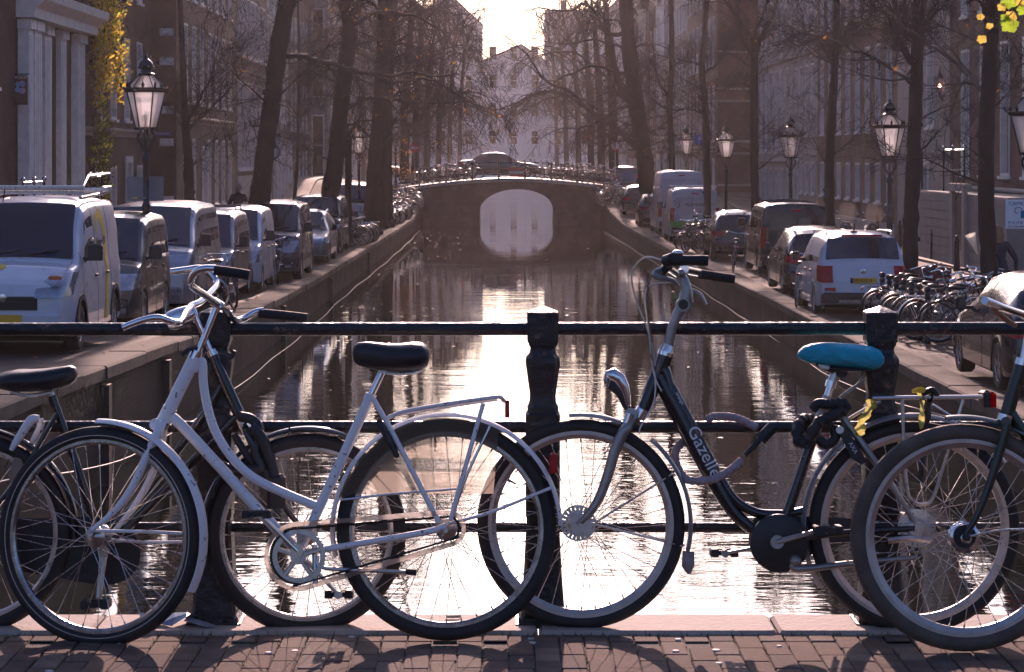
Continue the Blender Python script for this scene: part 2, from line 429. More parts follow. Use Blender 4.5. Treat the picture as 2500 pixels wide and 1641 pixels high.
for yy, flip in ((0., 0), (BD, 1)):
    b = len(mb.v); n = len(AP)
    up = []
    for i, (x, z) in enumerate(AP):
        t = i/(n-1); xx = lerp(x0, x1, t) if 0 < i < n-1 else (x0 if i == 0 else x1)
        up.append((xx, deckz(xx)-.16))
    vs = [(x, yy, z) for x, z in AP]+[(x, yy, z) for x, z in up]+[(x0, yy, ZW-1.2), (x1, yy, ZW-1.2)]
    fs = [(i, i+1, n+i+1, n+i) for i in range(n-1)]
    # side panels
    fs += [(2*n, 0, n)] + [(2*n+1, 2*n-1, n-1)]
    mb.add(vs, [f[::-1] for f in fs] if not flip else fs)
mb.loft([[(x, 0, z) for x, z in AP], [(x, BD, z) for x, z in AP]], False, False)
mb.build('masonry', brb, bridge, .5)
ringm = mat('arch_stone', (.2,.18,.165), .8, 0, .25, 3, bump=.2)
n = 25
for i in range(n):        # voussoirs
    def at(t, out):
        k = 1+t*(len(AP)-3); i0 = min(int(k), len(AP)-3); f = k-i0
        p = Vector((lerp(AP[i0][0], AP[i0+1][0], f), lerp(AP[i0][1], AP[i0+1][1], f)))
        d = (p-Vector((acx, -1.73))).normalized(); return p+d*out
    a, c = i/n+.0015, (i+1)/n-.0015
    if a < .0: continue
    q = [at(a, .0), at(c, .0), at(c, .28), at(a, .28)]
    mb = MB(); mb.prism([tuple(v) for v in q], lambda u, v, t: (u, t, v), -.03, .3); mb.build('voussoir', brb, bridge, 0)
for lo, hi in ((-.12, .28), (BD-.28, BD+.12)):
    mb = MB(); mb.loft([[(x, lo, deckz(x)-.17), (x, hi, deckz(x)-.17), (x, hi, deckz(x)+.02), (x, lo, deckz(x)+.02)] for x in [x0-1+(x1-x0+2)*i/36 for i in range(37)]], True, True)
    mb.build('parapet_stone', mat('pale_parapet_stone', (.42,.39,.36), .6, 0, .2, 3, bump=.2), bridge, .3)
mb = MB()
mb.loft([[(x, .28, deckz(x)), (x, BD-.28, deckz(x))] for x in [-30+i*1. for i in range(62)]], False, False)
mb.build('roadway', mat('glare_pale_setts', (.3,.27,.25), .34, 0, .3, 3, bump=.15, bsc=8), bridge, .5)  # colour lightened to stand in for sun glare on the smooth roadway
def railing(parent, y, xs, h, rail_z, rr, zf=deckz, pr=.05):
    for x in xs:
        mb = MB(); mb.lathe([(pr*1.4,0),(pr*1.4,.15),(pr,.18),(pr*.8,h*.55),(pr,h*.6),(pr,h),(pr*.3,h+.06)], 8, (x, y, zf(x))); mb.build('rail_post', iron, parent)
    for z in rail_z:
        mb = MB(); mb.tube([(x, y, zf(x)+z) for x in [xs[0]+(xs[-1]-xs[0])*i/24 for i in range(25)]], rr, 6); mb.build('rail', iron, parent)
for yy, lab in ((.08, 'near'), (BD-.08, 'far')):
    r = thing('bridge_railing', 'black iron railing along the %s side of the arch bridge' % lab, 'railing', (0, YB+yy, 0))
    railing(r, 0, [x0-.2+(x1-x0+.4)*i/7 for i in range(8)], .98, (.95, .62, .3), .022)
# red and white barred sign hung on the far railing
sg = thing('barrier_sign', 'small red sign with a white bar hung on the arch bridge railing', 'sign', W(1260, 421, YB-.12))
redp = mat('red_sign_paint', (.55,.03,.03), .45, 0, .1, 10); whp = mat('white_sign_paint', (.8,.8,.8), .45, 0, .06, 10)
mb = MB(); mb.box((-.37,-.01,-.26), (.37,.03,.26)); mb.build('board', redp, sg, 0)
mb = MB(); mb.box((-.37,-.016,-.06), (.37,-.004,.07)); mb.build('bar', whp, sg, 0)

# ---- the bridge underfoot ----
PY0, PY1 = 7.0, 7.765
deck = MB(); deck.box((-9, -6, -.5), (9, PY1, -.007))
deck = struct(deck.build('bridge_pavement', mat('joint_sand', (.10,.085,.07), .95, 0, .35, 30, bump=.4, bsc=120), smooth=0))
mb = MB(); mb.add([(-9,-6,-.005),(9,-6,-.005),(9,PY0,-.005),(-9,PY0,-.005)], [(0,1,2,3)]); mb.build('paving', brickmat('foreground_clinkers', (.12,.06,.046), (.14,.075,.058), (.05,.04,.035), .2, .08, 'yx', .8, .5), deck, 0)
brick_ms = [mat('paving_brick_%s' % n_, c, .92, 0, .25, 9, bump=.22, bsc=110, spec=.15, rvar=.06) for n_, c in (('red', (.155,.10,.078)), ('brown', (.135,.092,.072)), ('purple', (.115,.085,.075)), ('tan', (.19,.14,.11)))]
bm_ = []
for k in range(10):
    mb = MB(); w, l = .0385+R.uniform(-.0015, .001), .0965+R.uniform(-.002, .001)
    mb.cbox((-w,-l,-.05), (w,l,0), .003)
    bm_.append(mb.mesh('brick', brick_ms[k % 4], .3))
for i in range(45):
    x = -1.78+i*.08
    for j in range(-1, 5):
        yc = PY1-.1-j*.2-(.1 if i % 2 else 0)+.004*sin(i*.7)
        if yc+.1 > PY1+.001:        # half brick against the kerb
            mb = MB(); mb.cbox((-.0382,-.047,-.05), (.0382,.047,0), .003); o = mb.build('brick', R.choice(brick_ms), deck, .3, loc=(x, PY1-.049, R.uniform(-.002,.002)))
            continue
        if yc < PY0-.1: continue
        link('brick', R.choice(bm_), deck, (x+R.uniform(-.002,.002), yc, R.uniform(-.002,.002)), (R.uniform(-.003,.003), R.uniform(-.008,.008), R.uniform(-.01,.01)))
kerb_m = mat('worn_kerb_stone', (.43,.35,.29), .8, 0, .25, 5, bump=.25, bsc=60, spec=.25)
xs = [-9,-5.2,-3.0,-1.32,.12,.89,2.6,4.4,9]
for a, c in zip(xs, xs[1:]):
    mb = MB(); mb.cbox((a+.003, PY1+.006, -.5), (c-.003, 8.06, .012), .01); mb.build('kerb_stone', kerb_m, deck, .3)
mb = MB(); mb.box((-9, 7.9, -2.9), (-4.75, 8.05, -.52)); mb.box((6.1, 7.9, -2.9), (9, 8.05, -.52)); mb.box((-9,7.9,-1.1),(9,8.05,-.52)); mb.build('spandrel', brb, deck, 0)
# grass growing in the joints, cigarette ends
mb = MB()
for i in range(260):
    x = R.uniform(-1.7, 1.7); y = PY1-R.random()**2*.5
    if R.random() < .5: x = -1.78+.04+.08*round((x+1.74)/.08)
    else: y = PY1+.003
    h = R.uniform(.006, .02); mb.add([(x-.002, y, -.004), (x+.002, y, -.004), (x+R.uniform(-.01,.01), y-R.uniform(0,.01), h)], [(0,1,2)])
tag(mb.build('joint_grass', mat('dry_grass', (.13,.14,.04), .9), smooth=0), 'short dry grass in the joints of the brick pavement', 'grass', kind='stuff')
gum = mat('trodden_gum', (.55,.52,.5), .7)
for i, (px, py) in enumerate([(1297,1560),(1300,1570),(1655,1562),(1650,1590),(1748,1588),(1755,1620),(655,1594),(858,1556),(720,1590),(292,1571),(608,1552),(120,1640),(1902,1578),(2360,1560)]):
    y = F*1.54/(py-CY); p = W(px, py, y)
    mb = MB(); r_ = R.uniform(.009,.014); mb.lathe([(r_,-.004),(r_*.9,.0025),(r_*.3,.003)], 9, (0,0,0))
    tag(mb.build('gum_spot', gum, loc=(p.x, y, .0005+(.012 if y > PY1 else 0))), 'small pale flat spot of trodden gum on the brick pavement', 'gum', 'gum spots on the pavement')
# ---------------- houses ----------------
bricks_ = {
 'red': brickmat('red_facade_brick', (.17,.085,.07), (.13,.07,.06), (.16,.14,.13)),
 'dark': brickmat('dark_facade_brick', (.085,.052,.046), (.065,.045,.042), (.085,.075,.07)),
 'brown': brickmat('brown_facade_brick', (.125,.08,.066), (.10,.068,.06), (.12,.105,.095)),
 'darkx': brickmat('dark_flank_brick', (.085,.052,.046), (.065,.045,.042), (.085,.075,.07), plane='xz'),
 'redx': brickmat('red_flank_brick', (.17,.085,.07), (.13,.07,.06), (.16,.14,.13), plane='xz'),
 'brownx': brickmat('brown_flank_brick', (.125,.08,.066), (.10,.068,.06), (.12,.105,.095), plane='xz'),
 'plaster': stone_p, 'white': white_p, 'stone': sand_p,
 'hazed': mat('haze_paled_wall', (.86,.79,.74), .85, 0, .08, .6, bump=.05),  # wall colour paled to stand in for distant haze and glow
 'pale': mat('pale_plaster', (.68,.66,.64), .8, 0, .12, 1.5, bump=.1),
}
roof_m = mat('roof_tiles', (.09,.065,.06), .8, 0, .3, 4, bump=.4, bsc=12)
lead_m = mat('zinc_sheet', (.3,.3,.31), .45, .4, .2, 3)
door_m = mat('dark_door_paint', (.03,.028,.025), .35, 0, .3, 5, coat=.3)
def fy(px, X): return F*X/(px-CX)
WIN = {}
def window_mesh(w, h, s, style):
    k = (round(w, 2), round(h, 2), s, style)
    if k in WIN: return WIN[k]
    a = MB()
    def bx(d0, d1, u0, u1, v0, v1): a.box((min(s*d0, s*d1), u0, v0), (max(s*d0, s*d1), u1, v1))
    t = .085
    bx(-.03, .25, 0, t, 0, h); bx(-.03, .25, w-t, w, 0, h)
    bx(-.025, .25, t+.001, w-t-.001, h-t, h); bx(-.025, .25, t+.001, w-t-.001, 0, t)
    bx(-.10, .02, -.08, w+.08, -.09, -.002)              # sill
    if style != 'plain':
        zt = h*.62 if h > 2 else h*.5
        bx(.10, .2, t+.002, w-t-.002, zt-.035, zt+.035)
        if w > .9:
            bx(.11, .19, w/2-.025, w/2+.025, zt+.036, h-t-.001)
            bx(.12, .18, w/2-.02, w/2+.02, t+.001, zt-.036)
        if h > 2.2: bx(.125, .175, t+.003, w-t-.003, zt*.5-.015, zt*.5+.015)
    p = MB(); p.add([(s*.165, t, t), (s*.165, w-t, t), (s*.165, w-t, h-t), (s*.165, t, h-t)], [(0,1,2,3)] if s < 0 else [(3,2,1,0)])
    WIN[k] = (a, p); return WIN[k]
WM = {}
def add_window(root, s, u, z, w, h, fm, style='sash', rot=None, glass=dark_glass):
    a, p = window_mesh(w, h, s, style); k = (id(a), fm.name)
    if k not in WM: WM[k] = (a.mesh('window', fm, 0), p.mesh('pane', glass, 0))
    o = link('window', WM[k][0], root, (0, u, z)); link('pane', WM[k][1], o)
    return o
def house(label, side, X, y0, y1, H, wm, rows, pitch, ww, fm=white_p, cor=None, base=None, doors=(), skip=(), roof=True, depth=11, flank=None, z0=-1.6, off=None, style='sash', cat='house', name='town_house'):
    s = side; root = thing(name, label, cat, (s*X, y0, 0))
    L = y1-y0; n = max(1, int((L-.5)/pitch)); m0 = (L-n*pitch)/2 if off is None else off
    ops = []
    for ri, (a, b) in enumerate(rows):
        for i in range(n):
            if (ri, i) in skip: continue
            u = m0+i*pitch+(pitch-ww)/2; ops.append((u, u+ww, a, b))
    dops = [(u, u+w, z0+.1, zt) for u, w, zt in doors]
    ops = [o for o in ops if not any(o[0] < d[1]+.1 and o[1] > d[0]-.1 and o[2] < d[3]+.1 for d in dops)]
    us = sorted({0., L} | {o[0] for o in ops+dops} | {o[1] for o in ops+dops}); zs = sorted({z0, H} | {o[2] for o in ops+dops} | {o[3] for o in ops+dops})
    mb = MB()
    for ua, ub in zip(us, us[1:]):
        for za, zb in zip(zs, zs[1:]):
            um, zm = (ua+ub)/2, (za+zb)/2
            if any(o[0] < um < o[1] and o[2] < zm < o[3] for o in ops+dops): continue
            q = [(0, ua, za), (0, ub, za), (0, ub, zb), (0, ua, zb)]
            mb.add(q, [(0,1,2,3)] if s < 0 else [(3,2,1,0)])
    for o in ops+dops:      # reveals
        ua, ub, za, zb = o; r = s*.3
        mb.add([(0,ua,za),(0,ua,zb),(r,ua,zb),(r,ua,za)], [(0,1,2,3)]); mb.add([(0,ub,za),(0,ub,zb),(r,ub,zb),(r,ub,za)], [(3,2,1,0)])
        mb.add([(0,ua,zb),(0,ub,zb),(r,ub,zb),(r,ua,zb)], [(0,1,2,3)]); mb.add([(0,ua,za),(0,ub,za),(r,ub,za),(r,ua,za)], [(3,2,1,0)])
        mb.add([(r,ua,za),(r,ub,za),(r,ub,zb),(r,ua,zb)], [(0,1,2,3)])
    mb.mi = 1
    D = s*depth
    mb.add([(0,0,z0),(0,0,H),(D,0,H),(D,0,z0)], [(0,1,2,3)]); mb.add([(0,L,z0),(0,L,H),(D,L,H),(D,L,z0)], [(3,2,1,0)])
    mb.add([(D,0,z0),(D,L,z0),(D,L,H),(D,0,H)], [(0,1,2,3)]); mb.add([(0,0,H),(0,L,H),(D,L,H),(D,0,H)], [(0,1,2,3)])
    mb.build('wall', [bricks_[wm], bricks_[flank or wm]], root, 0)
    for o in ops: add_window(root, s, o[0], o[2], o[1]-o[0], o[3]-o[2], fm, style)
    for u, w, zt in doors:
        mb = MB(); lo, hi = sorted((s*.12, s*.2)); h = zt-z0-.1
        mb.box((lo, u+.1, z0+.1), (hi, u+w-.1, zt-.1))
        for k in range(2):
            for q in range(2):
                lo2, hi2 = sorted((s*.09, s*.125)); mb.box((lo2, u+.2+q*(w-.4)/2, z0+.3+k*h/2), (hi2, u+.1+(q+1)*(w-.4)/2, z0+.1+(k+1)*h/2-.3))
        d = mb.build('door', door_m, root, 0)
        mb = MB()
        lo, hi = sorted((s*-.06, s*.24)); mb.box((lo, u-.12, z0+.1), (hi, u+.08, zt)); mb.box((lo, u+w-.08, z0+.1), (hi, u+w+.12, zt)); mb.box((lo-.0, u-.16, zt+.001), (hi, u+w+.16, zt+.22))
        mb.build('door_frame', fm, d, 0)
    for cz in ([H] if cor is None else cor+[H]):
        mb = MB(); k = 1 if cz == H else .45
        prof = [(0,-.5*k),(-.08*k,-.5*k),(-.1*k,-.3*k),(-.3*k,-.12*k),(-.42*k,-.1*k),(-.45*k,0.02),(0,.06)]
        mb.loft([[(s*d, u, cz+z) for d, z in prof] for u in (-.05, L+.05)], True, True); mb.build('cornice', white_p if cz == H else bricks_['stone'], root, 0)
    if base:
        mb = MB(); bz = base
        lo, hi = sorted((s*-.09, s*.0))
        cuts = sorted([(d[0]-.18, d[1]+.18) for d in dops]+[(o[0], o[1]) for o in ops if o[2] < bz]); u = 0
        for ca, cb in cuts+[(L, L)]:
            if ca-u > .05: mb.box((lo, u, z0), (hi, ca, bz))
            u = max(u, cb)
        mb.build('plinth', bricks_['stone'], root, 0)
    if roof:
        mb = MB(); mb.loft([[(s*.15, u, H+.06), (s*depth/2, u, H+3.2), (s*(depth-.1), u, H+.06)] for u in (.05, L-.05)], True, True)
        r = mb.build('roof', roof_m, root, 0)
        mb = MB(); mb.box((min(s*3, s*3.9), L*.3, H+1), (max(s*3, s*3.9), L*.3+.7, H+4.4)); mb.build('chimney', bricks_['brown'], r, 0)
    return root
T = [(2.5,5.85),(7.1,9.7),(10.6,12.6)]
# right bank, from near to far
X = 14.5
house('right bank red brick house with stone basement and tall white windows behind the police sign', 1, X, 58, 78.2, 14.2, 'red', [(.95,4.85),(5.9,8.9),(9.8,12.2)], 3.0, 1.25, base=.5, cor=[.55], flank='redx')
house('right bank grey plastered house with two tall windows beside the outside stairs', 1, X, 78.3, 88.6, 13.4, 'plaster', T, 3.3, 1.3, doors=[(3.8,1.4,1.2)], cor=[6.6])
house('right bank long brick house with a low and a tall row of white windows', 1, X, 88.7, 111, 13.8, 'red', [(-.25,1.25)]+T, 2.7, 1.15, base=-1.0, cor=[6.8])
house('right bank narrow grey plastered house between the brick house and the stone house', 1, X, 111.1, 120.6, 13, 'plaster', [(-.25,1.25)]+T, 2.2, 1.05, doors=[(7.2,1.3,1.2)], cor=[6.4])
house('right bank pale stone house with pilasters and a ledge over its ground floor', 1, X, 120.7, 136.8, 14.6, 'stone', [(-1.0,.9),(1.75,6.0),(7.2,9.8),(10.6,12.8)], 2.5, 1.15, base=-1.2, cor=[1.25,6.4])
h = house('right bank dark brick corner house with pale bands standing forward of its neighbour', 1, 12.3, 138, 160, 15, 'red', [(-.4,1.4),(2.4,5.6),(6.8,9.6),(10.6,12.8)], 2.9, 1.2, base=-.8, cor=[2.0,6.2], flank='redx')
for z in (-.2, 1.6, 2.3, 4.6, 5.3, 7.4):
    mb = MB(); mb.box((.02, -.035, z), (2.6, .001, z+.12)); mb.build('stone_band', bricks_['stone'], h, 0)
yy = 160.2
for i, (w_, wm, H, lab) in enumerate([(12,'plaster',13.5,'grey plastered house beyond the right end of the arch bridge'),(11,'brown',15,'brown brick house, second beyond the arch bridge on the right bank'),(10,'pale',14,'pale plastered house, third beyond the arch bridge on the right bank'),(13,'dark',15.5,'dark brick house, fourth beyond the arch bridge on the right bank'),(12,'plaster',14,'grey house far along the right bank, second from the end'),(22,'brown',16,'brown brick house facing the far hazy elms of the right bank'),(25,'pale',15,'long pale house far down the right bank'),(24,'plaster',17,'grey house second from the end of the right bank'),(30,'pale',16,'pale house at the far end of the right bank')]):
    house(lab, 1, 12.3+(i % 2)*.25, yy, yy+w_-.1, H, wm, [(-.6,1.3),(2.3,5.2),(6.3,9.0),(10,12)], 2.5, 1.15, cor=[1.9]); yy += w_
# left bank
X = 13.
house('left bank dark brick house carrying the banner at the left edge', -1, X, 50, 64.7, 14, 'dark', [(-.6,2.2),(3.3,6.6),(7.6,10)], 2.9, 1.2, flank='darkx')
port = house('left bank white house front with tall pilasters and a heavy cornice', -1, X, 64.8, 74.9, 14.4, 'dark', [(.6,4.9),(6.6,9.4),(10.2,12.4)], 2.4, .95, cor=[5.75], base=-.2)
for u, w_, d in ((.15,.6,.3),(1.0,1.0,.3),(3.3,.95,.15),(5.7,.9,.15),(8.3,1.2,.2)):
    mb = MB(); mb.box((.0, u, -1.6), (d, u+w_, 5.22)); mb.box((0, u-.06, -1.6), (d+.06, u+w_+.06, -.9)); mb.box((0, u-.07, 4.95), (d+.08, u+w_+.07, 5.21))
    for k in range(3): mb.box((d+.0005, u+w_*(.2+.25*k), -.7), (d+.02, u+w_*(.29+.25*k), 4.8))
    mb.build('pilaster', white_p, port, 0)
mb = MB(); mb.loft([[(x, u, z) for x, z in ((0,5.25),(.5,5.25),(.52,5.5),(.8,5.72),(.85,5.95),(0,6.25))] for u in (-.1, 10.2)], True, True); mb.build('portal_cornice', white_p, port, 0)
house('left bank dark brick house with the yellow creeper and a stone ledge', -1, X, 75, 89.7, 13.6, 'dark', [(-.9,1.2),(2.75,5.6),(7,9.6)], 2.9, 1.2, doors=[(2.4,1.2,1.3),(8.6,1.2,1.3)], cor=[2.4])
h = house('left bank dark brick corner house with white stone blocks on its flank', -1, 12.1, 89.9, 110, 14.4, 'brown', [(-.5,2.2),(3.6,6.6),(7.6,10)], 2.5, 1.05, doors=[(7.7,1.5,1.7)], cor=[3.0], flank='darkx', base=-.9)
for z in (-.25, 1.9, 3.1, 4.9, 6.0, 7.4):
    mb = MB(); mb.box((-.62, -.03, z), (-.1, .001, z+.28)); mb.build('stone_block', white_p, h, 0)
bl = thing('street_name_sign', 'small blue street name sign on the dark brick flank wall', 'sign', W(397, 327, 89.8))
bluep = mat('blue_enamel', (.02,.05,.2), .35, 0, .1, 9)
mb = MB(); mb.box((-.36,-.02,-.09), (.36,.0,.09)); mb.build('plate', bluep, bl, 0); text('SPINHUIS', .13, whp, bl, Matrix.Translation((0,-.022,0)) @ Matrix.Rotation(pi/2,4,'X'))
h = house('left bank house with five tall white window bays in a row over a stone base', -1, 12.1, 110.1, 124.5, 13, 'brown', [(.9,5.0),(6.2,9.0),(10,12)], 1.9, 1.5, cor=[5.5], base=.6)
h = house('left bank pale house with a white shop portico on the ground floor', -1, 12.1, 124.6, 137, 14, 'plaster', [(-.9,2.0),(3.4,6.4),(7.6,10)], 2.4, 1.1, cor=[2.8], base=-.9)
for k in range(6):
    mb = MB(); mb.box((0, .4+k*2.1, -1.6), (.3, .85+k*2.1, 2.45)); mb.build('pilaster', white_p, h, 0)
h = house('left bank brown brick house just before the arch bridge', -1, 12.1, 137.1, 151.8, 14, 'brown', [(-.6,1.8),(3,5.8),(7,9.6)], 2.6, 1.1, cor=[2.4])
h = house('left bank corner house with white framed windows in its flank beyond the arch bridge', -1, 10.9, 152, 168, 15, 'plaster', [(-.5,1.8),(3,5.8),(7,9.6)], 2.6, 1.1, cor=[2.4])
for z, hh in ((5.2, 2.0), (.2, 3.9), (8.8, 2.0)):
    mb = MB(); mb.box((-1.05,-.12,z), (-.97,.1,z+hh)); mb.box((-.33,-.12,z), (-.25,.1,z+hh)); mb.box((-.965,-.12,z), (-.335,.1,z+.08)); mb.box((-.965,-.12,z+hh-.08), (-.335,.1,z+hh)); mb.box((-.965,-.06,z+hh*.5), (-.335,.05,z+hh*.5+.06))
    w_ = mb.build('window', white_p, h, 0); mb = MB(); mb.box((-.965,-.02,z+.085), (-.335,-.004,z+hh-.085)); mb.build('pane', dark_glass, w_, 0)
yy = 168.2
for i, (w_, wm, H, lab) in enumerate([(14,'white',13,'white house beyond the left end of the arch bridge'),(11,'brown',15,'brown brick house, second beyond the arch bridge on the left bank'),(12,'plaster',14,'grey plastered house, third beyond the arch bridge on the left bank'),(13,'dark',15.5,'dark brick house, fourth beyond the arch bridge on the left bank'),(22,'brown',16,'brown brick house facing the far hazy elms of the left bank'),(25,'pale',14.5,'long pale house far down the left bank'),(24,'plaster',17,'grey house second from the end of the left bank'),(30,'pale',16,'pale house at the far end of the left bank')]):
    house(lab, -1, 10.9+(i % 2)*.3, yy, yy+w_-.1, H, wm, [(-.6,1.3),(2.3,5.2),(6.3,9.0),(10,12)], 2.6, 1.15, cor=[1.9]); yy += w_
# houses closing the view across the far crossing
def far_house(label, x0, x1, y, H, wm, gable=None, gh=5.6):
    root = thing('canal_house', label, 'house', (x0, y, 0)); w = x1-x0
    poly = [(0,-4),(w,-4),(w,H)]+([(gable*w, gable and H+gh)] if gable else [])+[(0,H)]
    mb = MB(); mb.prism(poly, lambda u, v, t: (u, t, v), 0, 10); mb.build('wall', bricks_[wm], root, 0)
    n = max(1, int(w/3.0))
    for r in range(4):
        for i in range(n):
            u = (i+.5)*w/n; z = 3.2+r*4.2
            mb = MB(); mb.box((u-.55,-.06,z), (u-.45,.02,z+2.1)); mb.box((u+.45,-.06,z), (u+.55,.02,z+2.1)); mb.box((u-.449,-.06,z+2), (u+.449,.02,z+2.1)); mb.box((u-.449,-.05,z+1.1), (u+.449,.02,z+1.2)); mb.box((u-.449,-.06,z), (u+.449,.02,z+.1))
            o = mb.build('window', white_p, root, 0); mb = MB(); mb.box((u-.449,-.02,z+.101), (u+.449,-.01,z+1.999)); mb.build('pane', dark_glass, o, 0)
    if gable:
        mb = MB(); g = gable*w; mb.loft([[(-.1,yy_,H-.02),(g,yy_,H+gh+.02),(w+.1,yy_,H-.02),(w+.1,yy_,H+.18),(g,yy_,H+gh+.3),(-.1,yy_,H+.18)] for yy_ in (-.2, 10)], True, True); mb.build('roof', roof_m, root, 0)
    else:
        mb = MB(); mb.box((-.1,-.4,H+.002), (w+.1,.3,H+.35)); mb.build('cornice', white_p, root, 0)
    if gh < 5: return root
    mb = MB(); mb.box((w*.3,3,H), (w*.3+.9,3.8,H+2.0+(3 if gable else 0))); mb.build('chimney', bricks_['brown'], root, 0)
    return root
YE = 362
far_house('far gabled house closing the view left of the sky gap', -11, -2.92, YE, 21.0, 'hazed', .25)
far_house('far pale house with a flat cornice in the middle under the sky gap', -2.9, 6.48, YE, 15.6, 'hazed', .62, 2.4)
far_house('far tall brown house with a flat top right of the sky gap', 6.5, 14.5, YE, 23.0, 'hazed')
far_house('far gabled house at the right edge of the closed view', 14.6, 26, YE, 22, 'plaster', .5)
far_house('far dark gabled house at the left edge of the closed view', -24, -11.1, YE, 23, 'plaster', .5)

# ---- stoops, rails, banner, creeper ----
def ball_rail(root, pts, h, balls=True, r=.025, mats=None):
    for p in pts:
        mb = MB(); mb.tube([p, (p[0], p[1], p[2]+h)], r*1.2, 6); mb.build('baluster_post', iron, root)
        if balls: mb = MB(); mb.ball((p[0], p[1], p[2]+h+.05), .06, 8, 6); mb.build('finial', chrome, root)
    for k in (.97, .5):
        mb = MB(); mb.tube([(p[0], p[1], p[2]+h*k) for p in pts], r, 6); mb.build('rail', steel if k > .9 else iron, root)
st = thing('stone_stoop', 'stone stoop with dark side wall before the white house front', 'stoop', (-12.9, 66, 0))
for k in range(6):
    mb = MB(); mb.cbox((.02, .3-.001+k*0, -1.62+k*.3), (1.7, 3.6-k*.42, -1.32+k*.3-.004), .01); mb.build('step', bricks_['stone'], st, 0)
mb = MB(); mb.box((1.702, .25, -1.6), (1.80, 2.2, .3)); mb.build('side_wall', mat('dark_iron_sheet', (.025,.025,.027), .5, .3, .2, 6), st, 0)
rl = thing('stoop_railing', 'bright ball topped iron railing on the left bank stoop', 'railing', (-12.9, 66, 0))
ball_rail(rl, [(1.6,.35,.18),(1.6,1.4,.18),(1.6,2.3,.18)], .8)
rl = thing('stoop_railing', 'ball topped iron railing above the white van at the left edge', 'railing', (-12.6, 60, 0))
mb = MB(); mb.box((-.3,-1.6,-1.6), (1.2,1.5,-.05)); mb.build('landing', bricks_['stone'], rl, 0)
ball_rail(rl, [(1.0,-1.4,-.04),(1.0,.0,-.04),(1.0,1.3,-.04)], .95)
# right stoop with banded wall, stairs and rails
st = thing('stone_stoop', 'banded grey stone stoop wall with stairs behind the bollards', 'stoop', (12.95, 62, 0))
for k in range(8):
    mb = MB(); mb.box((.0, 0, -1.62+k*.26), (1.53, 13, -1.62+k*.26+.235)); mb.box((.03, 0, -1.62+k*.26+.235), (1.53, 13, -1.62+(k+1)*.26)); mb.build('stone_course', stone_p, st, 0)
for k in range(9):
    mb = MB(); mb.cbox((.02, 13.001, -1.6+k*.22), (1.5, 16.4-k*.36, -1.6+(k+1)*.22-.003), .015); mb.build('step', bricks_['stone'], st, 0)
mb = MB(); mb.box((-.1, 5.2, -1.6), (-.001, 5.6, .52)); mb.box((-.1, 7.0, -1.6), (-.001, 7.4, .52)); mb.box((-.14, 5.1, .53), (.1, 7.5, .75)); mb.build('basement_portal', bricks_['stone'], st, 0)
mb = MB(); mb.box((-.02, 5.62, -1.6), (-.0005, 6.98, .5)); mb.build('basement_door', door_m, st, 0)
rl = thing('stoop_railing', 'black railing with bright ball tops on the right bank stoop', 'railing', (13.0, 62, 0))
ball_rail(rl, [(.05,6.2,.49),(.05,7.9,.49),(.05,9.4,.49)], 1.25)
rl = thing('stair_handrail', 'sloping black iron handrail down the right bank stairs', 'railing', (13.0, 75, 0))
for a, b in (((.05,.1,.5+1.1),(.05,3.6,-1.5+1.0)), ((.05,.1,.5),(.05,.1,1.6)), ((.05,3.6,-1.5),(.05,3.6,-.45)), ((.05,.1,1.0),(.05,3.6,-1.0))):
    mb = MB(); mb.tube([a, b], .035, 6); mb.build('rail', iron, rl)
bn = thing('facade_banner', 'dark banner with white letters and pale discs at the left edge', 'banner', (-12.95, 64.3, 0))
p = W(21, 219, 64.3)
mb = MB(); mb.box((0, -.015, p.z-.4), (.34+.0, .015, p.z+.4)); mb.build('cloth', mat('dark_banner_cloth', (.012,.016,.022), .7), bn, 0)
text('KOOP', .115, whp, bn, Matrix.Translation((.175,-.017,p.z+.33)) @ Matrix.Rotation(pi/2,4,'X'))
text('23 89 90', .06, bluep, bn, Matrix.Translation((.175,-.017,p.z-.3)) @ Matrix.Rotation(pi/2,4,'X'))
for i, (dx, dz, r_, c) in enumerate(((.2,.16,.085,(.45,.4,.7)),(.09,.14,.07,(.2,.4,.65)),(.2,-.03,.085,(.5,.4,.6)),(.08,-.0,.075,(.25,.45,.7)))):
    mb = MB(); mb.lathe([(r_,0),(r_*.95,-.006)], 16, (dx,-.016,p.z+dz), 'y'); mb.build('disc', mat('banner_disc_%d' % i, c, .5), bn, 0)
mb = MB(); mb.tube([(0,0,p.z+.42),(.4,0,p.z+.42)], .012, 5); mb.build('bracket', iron, bn)
